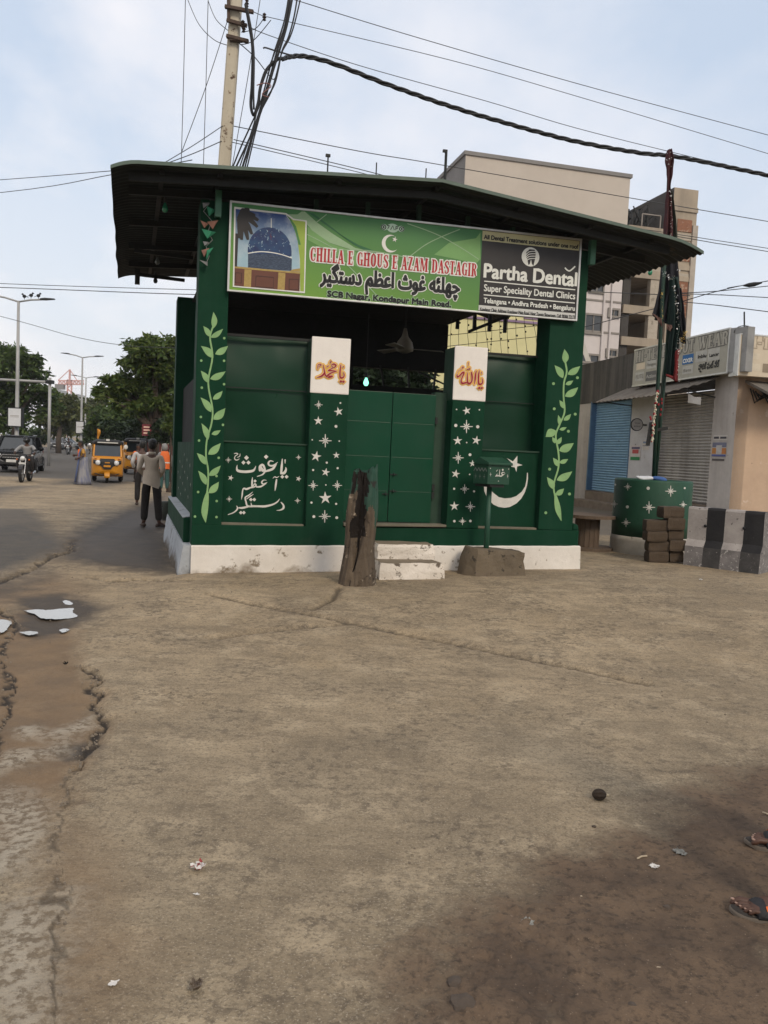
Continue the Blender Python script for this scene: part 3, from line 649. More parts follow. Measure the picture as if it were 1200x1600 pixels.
strokes(mb, [[(866, 148, 12), (858, 250, 30), (850, 340, 28)], [(848, 338, 26), (890, 334, 36), (915, 290, 26), (910, 258, 8)], [(903, 160, 18), (903, 205, 8)],
    [(745, 180, 8), (705, 172, 16), (680, 200, 24), (692, 232, 22), (745, 235, 24), (803, 190, 6)], [(785, 215, 16), (735, 280, 32), (640, 312, 24)],
    [(565, 300, 30), (568, 250, 34), (600, 225, 30), (625, 260, 26), (632, 310, 24), (600, 355, 18), (530, 380, 10)], [(575, 265, 40), (605, 300, 40)],
    [(262, 228, 5), (257, 270, 20), (275, 305, 34), (370, 318, 34), (470, 305, 32), (500, 270, 18), (511, 240, 5)],
    [(222, 75, 8), (250, 70, 12), (272, 82, 10), (235, 110, 10), (228, 145, 12), (255, 162, 14), (290, 145, 8)], [(300, 75, 6), (295, 110, 12), (262, 126, 6)],
    [(788, 425, 20), (778, 500, 25), (768, 570, 8)], [(740, 405, 6), (765, 385, 12), (790, 395, 12), (822, 380, 6)],
    [(652, 432, 6), (615, 430, 13), (590, 460, 20), (612, 482, 16), (662, 460, 6)], [(648, 475, 12), (580, 515, 21), (520, 520, 18)], [(466, 395, 8), (462, 450, 23), (458, 530, 14)],
    [(460, 530, 14), (495, 480, 15), (515, 500, 18), (480, 525, 18), (440, 530, 20)], [(440, 530, 20), (385, 550, 27), (350, 540, 18), (335, 570, 16), (328, 630, 18), (318, 690, 4)],
    [(850, 728, 14), (880, 765, 22), (880, 805, 27), (840, 830, 16), (790, 835, 6)], [(828, 683, 8), (800, 720, 17), (740, 755, 22), (640, 780, 29), (550, 780, 25), (465, 778, 28)], [(447, 735, 8), (455, 775, 20)],
    [(470, 588, 6), (420, 630, 15), (370, 663, 18), (380, 720, 20), (400, 775, 23), (470, 782, 22)], [(478, 620, 6), (430, 650, 14), (385, 685, 8)],
    [(405, 785, 24), (330, 802, 27), (285, 800, 18)], [(255, 775, 8), (266, 812, 20), (220, 860, 16), (140, 892, 10)]], z5,
    dots=[(865, 385, 26), (922, 385, 26), (648, 118, 30), (385, 130, 32), (345, 195, 28), (412, 195, 28), (500, 442, 22), (445, 690, 25), (490, 690, 25), (310, 865, 25), (350, 865, 25)])
sbuild(mb, 'painted_lettering', m_mark, recalc=False)
mb = S_()
for x, y, r in ((143, 160, 40), (155, 683, 40), (1083, 125, 36), (1070, 705, 40)): spark2(mb, x, y, r, z5, 8)
for x, y, r in ((175, 400, 42), (1083, 412, 40)): star2(mb, x, y, r, z5, 5, .36, -70)
sbuild(mb, 'painted_star_pattern', m_mark, recalc=False)
def script_panel(S, dots, mp):
    for g, mat, lift in ((46, m_yelp, 0), (16, m_pinkp, .0045), (0, m_redp, .009)):
        mb = S_(); strokes(mb, S, lambda x, y, k=0: mp(x, y, k + lift + .004), g, dots); sbuild(mb, 'painted_lettering', mat, recalc=False)
script_panel([[(895, 340, 14), (878, 450, 34), (870, 600, 38), (878, 680, 42), (925, 695, 46), (975, 660, 32), (978, 590, 24), (955, 540, 6)], [(956, 385, 26), (966, 425, 10)],
    [(650, 345, 22), (700, 325, 38), (760, 355, 42), (740, 400, 28), (680, 430, 22), (600, 470, 26), (555, 500, 28)], [(648, 365, 22), (682, 422, 14)], [(555, 500, 28), (650, 500, 32), (785, 515, 12)], [(780, 515, 14), (650, 555, 28), (560, 610, 44), (525, 655, 40)],
    [(520, 655, 50), (580, 668, 66), (662, 650, 40)], [(525, 660, 40), (480, 620, 36), (455, 520, 34), (425, 350, 14)], [(462, 555, 40), (400, 630, 48), (330, 665, 34), (245, 683, 8)],
    [(598, 292, 18), (640, 250, 22), (622, 288, 10)], [(510, 395, 16), (545, 390, 18), (570, 360, 10)], [(275, 455, 12), (282, 352, 18), (340, 330, 24), (365, 355, 20), (300, 395, 16)]],
    [(890, 790, 38), (962, 796, 38)], Z(480, 550, .058333, 0))
script_panel([[(865, 380, 14), (845, 500, 42), (838, 700, 46), (850, 790, 52), (900, 810, 56), (960, 770, 38), (970, 690, 30), (950, 620, 8)], [(930, 430, 18), (945, 485, 12)], [(770, 390, 18), (748, 500, 46), (735, 650, 46), (710, 815, 8)],
    [(622, 418, 14), (625, 480, 46), (640, 600, 46), (620, 730, 42), (540, 790, 62), (500, 740, 42), (490, 600, 34), (502, 440, 10)],
    [(500, 745, 38), (430, 760, 46), (340, 780, 56), (295, 720, 42), (310, 640, 32), (370, 500, 42), (380, 440, 50), (330, 450, 46), (270, 520, 42), (190, 580, 46), (165, 530, 28), (175, 480, 8)],
    [(470, 340, 18), (500, 345, 24), (530, 330, 20), (560, 345, 24), (572, 290, 14)], [(527, 130, 14), (518, 235, 12)], [(310, 300, 16), (355, 265, 28), (362, 295, 20), (315, 335, 10)], [(300, 340, 8), (220, 380, 8), (180, 460, 8)]],
    [(855, 925, 44), (937, 925, 44)], Z(705, 560, .05, 0))
z6 = Z(740, 700, 1 / 12, .10)
mb = S_()
mb.fill([(192, 640), (190, 720), (200, 810), (240, 910), (300, 990), (370, 1060), (470, 1105), (580, 1120), (680, 1105), (800, 1040), (890, 950), (960, 830), (1000, 700), (1018, 570), (1015, 465), (1000, 465), (990, 600), (965, 720), (900, 820), (800, 900), (700, 935), (580, 945), (470, 920), (380, 850), (300, 770), (235, 700), (215, 640)], z6)
mb.fill([(820, 145), (815, 285), (915, 320), (815, 345), (800, 450), (770, 365), (705, 350), (710, 300), (665, 295), (700, 265), (620, 190), (735, 250)], z6)
mb.fill([(435, 288), (535, 235), (540, 245), (470, 285)], z6)
sbuild(mb, 'painted_crescent', m_mark, recalc=False)
m_faint = M('faded_white_paint', (.10, .16, .12), (.06, .10, .08), 8)
mb = S_()
for k in range(16):
    v = .55 + k * .2; zz = .85 + (k * 37 % 11) * .06
    star2(mb, v, zz, .035, lambda x, y: (.026, x, y), 5, .4)
sbuild(mb, 'painted_star_pattern', m_mark, recalc=False)

# ---------------- entrance steps, whitewashed and broken
m_step = M('worn_whitewashed_masonry', (.72, .66, .58), (.58, .52, .44), 2, rough=.95, bump=.7, bscale=16, dist=.02, spots=[((.13, .105, .08), .56, 5.5), ((.24, .20, .15), .60, 15)])
m_stept = M('worn_step_top', (.22, .175, .12), (.15, .12, .085), 3, rough=.95, bump=.6, bscale=18, dist=.02)
ST = thing('entrance_steps', 'two crumbling whitewashed masonry steps leading up to the green double door', 'steps', SA)
def rough_block(name, u0, u1, v0, v1, z0, z1, mat, par, n=9, amp=.022, seed=0, mtop=None, top=None):
    mb = MB(sh); rings = []
    nz = 6
    per = []
    for i in range(n): per.append((u0 + (u1 - u0) * i / n, v0))
    for i in range(4): per.append((u1, v0 + (v1 - v0) * i / 4))
    for i in range(n): per.append((u1 - (u1 - u0) * i / n, v1))
    for i in range(4): per.append((u0, v1 - (v1 - v0) * i / 4))
    for j in range(nz + 1):
        z = z0 + (z1 - z0) * j / nz; r = []
        for (a, b) in per:
            q = noise.noise_vector(Vector((a * 5 + seed, b * 5, z * 7))) * amp + noise.noise_vector(Vector((a * 16 + seed, b * 16, z * 20))) * amp * .45
            ins = .02 if j == nz else (.004 if j == nz - 1 else 0)
            cu = (u0 + u1) / 2; cv_ = (v0 + v1) / 2
            r.append((a + q.x + (ins if a < cu else -ins), b + q.y + (ins if b < cv_ else -ins), z + (q.z * .7 if j else 0)))
        rings.append(r)
    mb.loft(rings, caps=True)
    mb.mi[-1] = 1
    return mb.build(name, [mat, mtop or mat], par, smooth=False)
def sxy(px, py, v):
    q = fp(px, py, v); return q
a = fp(596, 903, -.75); b = fp(694, 901, -.75); c_ = fp(596, 880, -.75); d_ = fp(585, 847, -.38); e_ = fp(680, 851, -.38); f_ = fp(640, 851, -.38)
rough_block('step', a[0] - .02, b[0], -.75, -.03, -.2, c_[1] - .0, m_step, ST, seed=3, mtop=m_stept)
rough_block('step', fp(590, 860, -.38)[0], e_[0], -.38, -.032, c_[1] - .03, f_[1], m_step, ST, seed=8, mtop=m_stept)
# ------------------------------------------------------------------ signboard on the shrine
SGV = -.07
_c = [fp(*p, SGV) for p in ((359.5, 313), (909.3, 373.6), (901, 501.5), (354.5, 455.5))]
GX0 = (_c[0][0] + _c[3][0]) / 2; GX1 = (_c[1][0] + _c[2][0]) / 2; GZ1 = (_c[0][1] + _c[1][1]) / 2; GZ0 = (_c[2][1] + _c[3][1]) / 2
GW, GH = GX1 - GX0, GZ1 - GZ0
SIGN = thing('signboard', 'long green and black printed signboard in a silver frame hung under the shrine canopy', 'signboard', SA + sh((GX0, SGV, GZ0)))
def gf(p): return SU * p[0] + SN * p[1] + Vector((0, 0, p[2]))   # (x along, d towards viewer, z)
def G_(): return MB(gf)
def gp(px, py): q = fp(px, py, SGV); return (q[0] - GX0, q[1] - GZ0)
def z6g(x, y): return gp(340 + x * .25, 300 + y * .25)
def z7g(x, y): return gp(620 + x * .25833, 300 + y * .25833)
def z4g(x, y): return gp(480 + x * .23333, 335 + y * .23333)
def lay(d): return lambda x, z, k=0: (x, d + k, z)
def gb(mb, name, mat, par=None): return mb.build(name, mat, par or SIGN, recalc=False)
m_alu = M('silver_frame', (.55, .56, .55), (.42, .43, .42), 6, rough=.4, metal=.5)
gmat = bpy.data.materials.new('green_print'); gmat.use_nodes = True; t = NT(gmat); b = t.N['Principled BSDF']
sp_ = t.n('ShaderNodeSeparateXYZ', {'Vector': t.n('ShaderNodeTexCoord').outputs['Object']})
gx = t.n('ShaderNodeMapRange', {'Value': sp_.outputs[0], 1: 0, 2: 3.2, 3: 0, 4: 1}).outputs[0]; gz = t.n('ShaderNodeMapRange', {'Value': sp_.outputs[2], 1: 0, 2: 1.0, 3: 0, 4: 1}).outputs[0]
colg = t.mix(gz, (.165, .33, .026), (.032, .185, .040)); colg = t.mix(t.math('MULTIPLY', gx, .55), colg, (.018, .135, .045)); t.L.new(colg, b.inputs['Base Color']); b.inputs['Roughness'].default_value = .45
m_lsw = Mflat('pale_green_print', (.30, .46, .27), .5); m_lsw2 = Mflat('mid_green_print', (.17, .36, .12), .5); m_dsw = Mflat('dark_green_print', (.02, .13, .045), .5)
m_wprint = Mflat('white_print', (.74, .76, .72), .5); m_red = Mflat('red_print', (.42, .012, .022), .5); m_blackp = Mflat('black_print', (.018, .016, .017), .45); m_ink = Mflat('ink_black', (.008, .009, .012), .5)
m_cream = Mflat('cream_print', (.50, .48, .28), .5); m_silverp = Mflat('pale_grey_print', (.55, .56, .54), .5)
mb = G_(); mb.box(0, GW, -.05, -.006, 0, GH); mb.build('back_board', m_steel, SIGN)
xs_ = z7g(507, 460)[0]
mb = G_(); mb.add([(0.01, 0, .01), (xs_, 0, .01), (xs_, 0, GH - .01), (.01, 0, GH - .01)], [(0, 1, 2, 3)]); gb(mb, 'green_panel', gmat)
mb = G_(); mb.add([(xs_, 0, .01), (GW - .01, 0, .01), (GW - .01, 0, GH - .01), (xs_, 0, GH - .01)], [(0, 1, 2, 3)]); gb(mb, 'black_panel', m_blackp)
mb = G_()
for (a0, a1, c0, c1) in ((0, GW, 0, .020), (0, GW, GH - .024, GH), (0, .024, .02, GH - .024), (GW - .024, GW, .02, GH - .024)): mb.box(a0, a1, -.05, .014, c0, c1)
mb.build('frame', m_alu, SIGN, bevel=.003)
# green panel swooshes
def gpoly(pts, zf, d, name, mat, par=None):
    mb = G_(); mb.fill([zf(*p) for p in pts], lay(d)); return gb(mb, name, mat, par)
gpoly([(525, 122), (545, 122), (620, 190), (720, 262), (860, 350), (1020, 385), (860, 368), (700, 318), (590, 240), (556, 200), (556, 182), (470, 172), (430, 140), (500, 140)], z6g, .002, 'swoosh', m_lsw)
gpoly([(562, 215), (700, 320), (860, 372), (950, 470), (900, 480), (780, 420), (566, 300)], z6g, .0015, 'swoosh', m_lsw2)
gpoly([(560, 125), (600, 135), (720, 225), (850, 330), (930, 370), (1000, 375), (880, 330), (740, 250)], z6g, .0025, 'swoosh', m_dsw)
gpoly([(850, 270), (950, 190), (1130, 160), (1160, 120), (1160, 300), (1130, 330), (1000, 300)], z4g, .0015, 'swoosh', m_lsw2)
mb = G_()
for i, L in enumerate(([(670, 62), (780, 100), (900, 150), (1040, 230), (1150, 302)], [(1022, 100), (900, 150), (790, 205), (690, 280)], [(0, 135), (100, 185), (200, 240)], [(230, 300), (350, 420), (470, 548)], [(60, 55), (130, 0)], [(150, 240), (400, 242), (650, 285)])):
    ribbon(mb, spline([z4g(*p) for p in L]), .010, lambda x, z: (x, .003 + .0004 * i, z))
gb(mb, 'thin_line', m_lsw)
# picture of a domed building
PIC = G_(); PIC.fill([z6g(*p) for p in ((104, 92), (260, 112), (432, 135), (474, 168), (556, 178), (544, 634), (94, 594))], lay(.0035)); pico = gb(PIC, 'picture', m_wprint)
m_psky = M('printed_sky', (.012, .055, .20), (.10, .26, .42), 1.6, rough=.5, bump=0, lo=.42, hi=.66); m_pdome = M('printed_dome_tiles', (.006, .022, .10), (.02, .085, .20), 9, rough=.5, bump=0, spots=[((.45, .62, .72), .60, 30), ((.07, .02, .06), .62, 14)])
m_psky = bpy.data.materials.new('printed_sky_fade'); m_psky.use_nodes = True; t = NT(m_psky); b = t.N['Principled BSDF']; co = t.n('ShaderNodeTexCoord').outputs['Object']
zz_ = t.n('ShaderNodeMapRange', {'Value': t.n('ShaderNodeSeparateXYZ', {'Vector': co}).outputs[2], 1: .40, 2: .92, 3: 0, 4: 1}).outputs[0]
t.L.new(t.mix(t.math('MULTIPLY', t.ramp(t.noise(co, 5, 5), .45, .65), .35), t.mix(zz_, (.30, .46, .55), (.008, .045, .20)), (.55, .62, .66)), b.inputs['Base Color']); b.inputs['Roughness'].default_value = .5
m_pdrum = M('printed_drum_tiles', (.015, .028, .065), (.09, .14, .21), 34, rough=.5, bump=0, stretch=(1, 1, 4)); m_pwood = Mflat('printed_door_wood', (.13, .045, .028), .5); m_pgold = M('printed_gold_brick', (.42, .30, .09), (.30, .20, .06), 30, rough=.5, bump=0)
m_plime = Mflat('printed_lime', (.30, .42, .06), .5); m_pdkg = Mflat('printed_leaf_green', (.05, .20, .05), .5)
gpoly([(112, 106), (260, 124), (425, 142), (455, 185), (480, 235), (500, 310), (512, 420), (514, 520), (108, 480)], z6g, .0045, 'sky_print', m_psky, pico)
gpoly([(432, 143), (474, 176), (550, 186), (540, 622), (516, 620), (514, 420), (500, 310), (480, 235), (455, 185)], z6g, .0050, 'curtain_print', m_plime, pico)
gpoly([(428, 142), (455, 165), (490, 215), (512, 300), (520, 330), (505, 330), (490, 265), (470, 210), (448, 172)], z6g, .0055, 'curtain_edge_print', m_pdkg, pico)
gpoly([(106, 468), (300, 487), (515, 508), (512, 622), (98, 585)], z6g, .0055, 'wall_print', m_pwood, pico)
for q in (((168, 484), (212, 488), (208, 598), (164, 592)), ((380, 503), (424, 508), (418, 616), (374, 612)), ((106, 464), (300, 483), (515, 502), (515, 512), (300, 494), (106, 476)), ((470, 484), (515, 478), (515, 500), (450, 496))): gpoly(q, z6g, .0065, 'gold_print', m_pgold, pico)
m_pw2 = Mflat('printed_wood_dark', (.06, .02, .014), .5)
for q in (((240, 525), (350, 535), (348, 600), (236, 592)), ((112, 505), (150, 508), (148, 570), (110, 566)), ((448, 545), (506, 548), (504, 612), (446, 608))):
    mb = G_(); P = [z6g(*p) for p in q]; ribbon(mb, P + [P[0]], .012, lay(.0068)); gb(mb, 'door_panel_print', m_pw2, pico)
cx_, cz_ = z6g(326, 375); rx = (z6g(465, 400)[0] - z6g(190, 390)[0]) / 2; top = z6g(333, 222)[1]; base_ = z6g(326, 385)[1]
mb = G_(); P = [(cx_ + rx * math.cos(a), base_ + (top - base_) * math.sin(a) ** .85) for a in [math.pi * i / 24 for i in range(25)]]; P = [(cx_ + rx * .93, base_ - .06)] + P + [(cx_ - rx * .93, base_ - .06)]; mb.fill(P, lay(.0060)); gb(mb, 'dome_print', m_pdome, pico)
gpoly([(190, 388), (330, 388), (464, 415), (462, 494), (190, 474)], z6g, .0064, 'drum_print', m_pdrum, pico)
mb = G_(); ribbon(mb, spline([z6g(*p) for p in ((190, 384), (260, 374), (330, 378), (400, 392), (465, 414))]), .011, lay(.0072)); ribbon(mb, [z6g(335, 165), z6g(335, 225)], .008, lay(.0066)); gb(mb, 'dome_band_print', m_wprint, pico)
mb = G_(); ribbon(mb, [z6g(120, 260), z6g(112, 466)], .035, lay(.0068))
for k, (x, y) in enumerate(((255, 178), (250, 220), (215, 265), (190, 300), (150, 300), (235, 150), (200, 112), (135, 290), (170, 115))):
    q = spline([z6g(125, 170), z6g((125 + x) / 2 + 8, (170 + y) / 2 - 22), z6g(x, y)]); ribbon(mb, q, [.05 * (1 - abs(i / len(q) - .5) * 1.5) + .01 for i in range(len(q))], lay(.0070 + .0003 * k))
gb(mb, 'palm_print', Mflat('printed_palm', (.025, .022, .022), .5), pico)
mb = G_(); P = [z6g(*p) for p in ((108, 100), (260, 118), (428, 138), (474, 172), (553, 182), (542, 628), (100, 590))]; ribbon(mb, P + [P[0]], .018, lay(.0075)); gb(mb, 'picture_border', m_wprint, pico)
# emblem, crescent and star
em = G_(); c0 = z4g(572, 92)
for dx, r in ((0, .075), (-.105, .042), (.105, .042)): disc2(em, c0[0] + dx, c0[1], r, lay(.0035 + (.0006 if dx else 0)), 20, .052 if dx == 0 else .036)
gb(em, 'emblem', Mflat('pale_mint_print', (.42, .60, .48), .5))
em = G_()
for dx in (-.112, .112):
    P = [(c0[0] + dx + .028 * math.cos(2 * math.pi * i / 12), c0[1] + .026 * math.sin(2 * math.pi * i / 12)) for i in range(13)]; ribbon(em, P, .012, lay(.0050))
    disc2(em, c0[0] + dx, c0[1], .013, lay(.0054), 8)
for st in ([(-.085, -.02), (-.06, .025), (-.10, .03)], [(-.085, .03), (-.055, .03)], [(-.035, -.03), (0, .035), (.03, -.03)], [(.055, .035), (.055, -.03)], [(.055, .03), (.085, .03), (.085, .0), (.055, .005)]):
    ribbon(em, [(c0[0] + x * .72, c0[1] + y * .75) for x, y in st], .010, lay(.0052))
gb(em, 'emblem_lettering', m_ink)
mb = G_(); cc = z4g(556, 196); r1 = .105; P = []
for i in range(25): a = R(62 + 300 * i / 24 - 8); P.append((cc[0] + r1 * math.cos(a), cc[1] + r1 * math.sin(a)))
e0, e1 = P[0], P[-1]; mid_ = ((e0[0] + e1[0]) / 2, (e0[1] + e1[1]) / 2)
P = [(cc[0] + r1 * math.cos(R(50 + 275 * i / 28)), cc[1] + r1 * math.sin(R(50 + 275 * i / 28))) for i in range(29)]
P2 = [(cc[0] + .028 + r1 * .84 * math.cos(R(62 + 250 * i / 28)), cc[1] + .006 + r1 * .84 * math.sin(R(62 + 250 * i / 28))) for i in range(29)][::-1]
mb.fill(P + P2, lay(.004)); q = z4g(586, 168); star2(mb, q[0], q[1], .034, lay(.004), 5, .4, 80); gb(mb, 'crescent_print', m_wprint)
# hand-set slab serif capitals for the red heading: strokes (x, y, width) in a unit-high cell
TK, TN = .20, .085
def _v(x, y0=0, y1=1, w=TK): return ('l', [(x, y0, w), (x, y1, w)])
def _s(x, y, w=.30): return ('l', [(x - w / 2, y, .075), (x + w / 2, y, .075)])
def _h(x0, x1, y, w=TN): return ('l', [(x0, y, w), (x1, y, w)])
SL = {'I': (.36, [_v(.18), _s(.18, .04), _s(.18, .96)]),
 'L': (.52, [_v(.17), _s(.17, .96), _h(.03, .50, .045), ('l', [(.47, .02, .07), (.47, .28, .05)])]),
 'H': (.72, [_v(.17), _v(.55), _h(.17, .55, .5), _s(.17, .04), _s(.17, .96), _s(.55, .04), _s(.55, .96)]),
 'E': (.56, [_v(.17), _h(.03, .52, .045), _h(.03, .52, .955), _h(.17, .42, .5), ('l', [(.49, .02, .06), (.49, .26, .05)]), ('l', [(.49, .74, .05), (.49, .98, .06)]), ('l', [(.42, .38, .05), (.42, .62, .05)])]),
 'A': (.70, [('l', [(.14, .02, .09), (.34, .98, .10)]), ('l', [(.56, .02, .21), (.36, .98, .20)]), _h(.2, .5, .32), _s(.14, .04, .26), _s(.56, .04, .28)]),
 'C': (.60, [('s', [(.53, .66, .10), (.50, .86, .09), (.34, .955, .09), (.19, .84, .17), (.14, .5, .21), (.19, .16, .17), (.34, .045, .09), (.48, .12, .09), (.54, .32, .07)]), ('l', [(.53, .64, .05), (.53, .96, .05)])]),
 'G': (.66, [('s', [(.53, .66, .10), (.50, .86, .09), (.34, .955, .09), (.19, .84, .17), (.14, .5, .21), (.19, .16, .17), (.34, .045, .09), (.46, .09, .12), (.52, .16, .16)]), ('l', [(.53, .64, .05), (.53, .96, .05)]), ('l', [(.52, .02, .18), (.52, .42, .18)]), _s(.52, .43, .28)]),
 'O': (.66, [('s', [(.33, .955, .09), (.18, .82, .18), (.14, .5, .21), (.18, .18, .18), (.33, .045, .09), (.48, .18, .18), (.52, .5, .21), (.48, .82, .18), (.33, .955, .09)])]),
 'U': (.68, [('s', [(.17, .96, .20), (.17, .5, .20), (.18, .22, .19), (.33, .05, .11), (.48, .18, .10), (.51, .5, .10), (.51, .96, .10)]), _s(.17, .96), _s(.51, .96, .24)]),
 'S': (.56, [('s', [(.47, .72, .10), (.42, .90, .10), (.28, .955, .10), (.13, .84, .16), (.13, .68, .19), (.28, .53, .21), (.43, .38, .20), (.44, .18, .17), (.29, .045, .10), (.15, .09, .10), (.09, .28, .08)]), ('l', [(.48, .68, .05), (.48, .96, .05)]), ('l', [(.08, .04, .05), (.08, .32, .05)])]),
 'Z': (.58, [('l', [(.15, .06, .20), (.43, .94, .20)]), _h(.06, .53, .955), _h(.05, .54, .045), ('l', [(.08, .72, .05), (.08, .98, .06)]), ('l', [(.52, .02, .06), (.52, .28, .05)])]),
 'M': (.92, [('l', [(.13, .02, .09), (.14, .98, .10)]), ('l', [(.20, .96, .20), (.46, .06, .14)]), ('l', [(.46, .06, .08), (.70, .96, .09)]), _v(.75), _s(.13, .04, .24), _s(.15, .96, .26), _s(.75, .04), _s(.77, .96, .26)]),
 'D': (.66, [_v(.17), _s(.12, .04, .22), _s(.12, .96, .22), ('s', [(.17, .955, .08), (.36, .94, .11), (.50, .78, .18), (.53, .5, .21), (.50, .22, .18), (.36, .06, .11), (.17, .045, .08)])]),
 'T': (.60, [_v(.30), _s(.30, .04), _h(.05, .55, .955), ('l', [(.07, .70, .05), (.07, .98, .06)]), ('l', [(.53, .70, .05), (.53, .98, .06)])]),
 'R': (.66, [_v(.17), _s(.15, .04, .30), _s(.12, .96, .22), ('s', [(.17, .955, .08), (.38, .94, .12), (.49, .76, .19), (.40, .56, .12), (.17, .50, .08)]), ('s', [(.32, .50, .10), (.42, .40, .19), (.47, .16, .19), (.58, .04, .10)])]), ' ': (.34, [])}
def slab(mb, txt, box, d, grow=0.0):
    x0, x1, y0, y1 = box; W = sum(SL[c][0] + .05 for c in txt); s = (x1 - x0) / W; h = y1 - y0; x = x0; i = 0
    for c in txt:
        for typ, P in SL[c][1]:
            q = spline(P, 5) if typ == 's' else P
            # ribbons are widened in the letter's own unit cell so strokes keep their contrast when condensed
            pts = [(x + a * s, y0 + b_ * h) for a, b_, _ in q]; hor = typ == 'l' and abs(q[0][1] - q[-1][1]) < 1e-6
            wd = [(w_ * (h if hor else s) ) + 2 * grow for _, _, w_ in q]
            if grow and typ == 'l':
                (xa, ya), (xb, yb) = pts[0], pts[-1]; l = math.hypot(xb - xa, yb - ya); ux, uy = (xb - xa) / l * grow, (yb - ya) / l * grow; pts = [(xa - ux, ya - uy), (xb + ux, yb + uy)]
            k = .0003 * (i % 5); i += 1
            ribbon(mb, pts, wd, lambda X_, Z_: (X_, d + k, Z_))
        x += (SL[c][0] + .05) * s
hb0, hb1 = z4g(18, 312), z4g(1136, 419); ht0, ht1 = z4g(20, 222), z4g(1136, 328)
box = (hb0[0], hb1[0], (hb0[1] + hb1[1]) / 2, (ht0[1] + ht1[1]) / 2)
mb = G_(); slab(mb, 'CHILLA E GHOUS E AZAM DASTAGIR', box, .004, .014); gb(mb, 'lettering_outline', m_wprint)
mb = G_(); slab(mb, 'CHILLA E GHOUS E AZAM DASTAGIR', box, .0065); gb(mb, 'lettering', m_red)
ar = "\uFEAE\uFEF4\uFB94\uFE98\uFEB3\uFEA9 \uFEE2\uFEC8\uFECB\uFE8D \uFE99\uFEEE\uFECF \uFEEA\uFE8C\uFEE0\uFEEC\uFB7C"
a0, a1 = z4g(88, 470), z4g(1018, 500); yb = (z4g(300, 470)[1] + z4g(900, 520)[1]) / 2
bx = (a0[0], a1[0], yb + .0, yb + .178)
mb = G_(); put_text(mb, ar, bx, lambda x, z, k: (x, .0035 + k, z), bold=.044); gb(mb, 'lettering_outline', m_wprint)
mb = G_(); put_text(mb, ar, bx, lambda x, z, k: (x, .0055 + k, z), bold=.022); gb(mb, 'lettering', m_ink)
a0, a1 = z4g(135, 555), z4g(960, 628); yb = (a0[1] + a1[1]) / 2 + .010
bx = (a0[0], a1[0], yb, yb + (z4g(140, 518)[1] - z4g(138, 556)[1]))
mb = G_(); put_text(mb, 'SCB Nagar, Kondapur Main Road.', bx, lambda x, z, k: (x, .0035 + k, z), bold=.030); gb(mb, 'lettering_outline', m_lsw)
mb = G_(); put_text(mb, 'SCB Nagar, Kondapur Main Road.', bx, lambda x, z, k: (x, .0055 + k, z), bold=.011); gb(mb, 'lettering', m_ink)
# dental panel
e = .03
zt = (z7g(518, 297)[1] + z7g(1100, 352)[1]) / 2; zb = (z7g(496, 686)[1] + z7g(1085, 733)[1]) / 2
mb = G_(); mb.add([(xs_, .002, zt), (GW - e, .002, zt), (GW - e, .002, GH - e), (xs_, .002, GH - e)], [(0, 1, 2, 3)]); gb(mb, 'cream_strip', m_cream)
mb = G_(); mb.add([(xs_, .002, e), (GW - e, .002, e), (GW - e, .002, zb), (xs_, .002, zb)], [(0, 1, 2, 3)]); gb(mb, 'grey_strip', m_silverp)
def dtext(s, l, r, tl, mat, bold, name='lettering'):
    A_, B_, T_ = z7g(*l), z7g(*r), z7g(*tl); yb = (A_[1] + B_[1]) / 2; h = T_[1] - A_[1]
    mb = G_(); put_text(mb, s, (A_[0], B_[0], yb, yb + h), lambda x, z, k: (x, .004 + k, z), bold=bold); gb(mb, name, mat)
dtext('All Dental Treatment solutions under one roof', (526, 290), (1096, 340), (527, 264), m_ink, .006)
dtext('Partha Dental', (526, 521), (1085, 566), (529, 438), m_wprint, .016)
dtext('Super Speciality Dental Clinics', (526, 604), (1077, 644), (527, 564), m_wprint, .005)
dtext('Telangana \u2022 Andhra Pradesh \u2022 Bengaluru', (524, 677), (1075, 711), (524, 648), m_wprint, .005)
dtext('Kondapur Clinic Address: Kondapur Main Road, Near Toyota Showroom, Cell: 90306 22177', (503, 722), (1076, 764), (503, 702), m_ink, .003)
mb = G_()
for L in (((528, 545), (1079, 586)), ((525, 627), (1076, 667))):
    A_, B_ = z7g(*L[0]), z7g(*L[1]); zz = (A_[1] + B_[1]) / 2; mb.box(A_[0], B_[0], .002, .0045, zz - .006, zz + .006)
q = z7g(808, 393); disc2(mb, q[0], q[1], .118, lay(.004), 28)
ribbon(mb, spline([z7g(1016, 458), z7g(1030, 473), z7g(1048, 476), z7g(1078, 450)]), .018, lay(.005)); gb(mb, 'tooth_emblem', m_wprint)
mb = G_(); s_ = .118 / 52
def tz(x, y): return (q[0] + (x - 808) * s_, q[1] - (y - 393) * s_)
mb.fill([tz(*p) for p in ((782, 370), (800, 352), (830, 352), (838, 372), (836, 400), (828, 440), (818, 430), (812, 405), (806, 432), (798, 438), (790, 410), (782, 395))], lay(.0050)); gb(mb, 'tooth_shape', m_blackp)
mb = G_()
for k in range(4): ribbon(mb, spline([tz(778, 388 + k * 13), tz(800, 366 + k * 13), tz(842, 360 + k * 13)]), .009, lay(.0058 + k * .0002))
gb(mb, 'tooth_stripe', m_wprint)

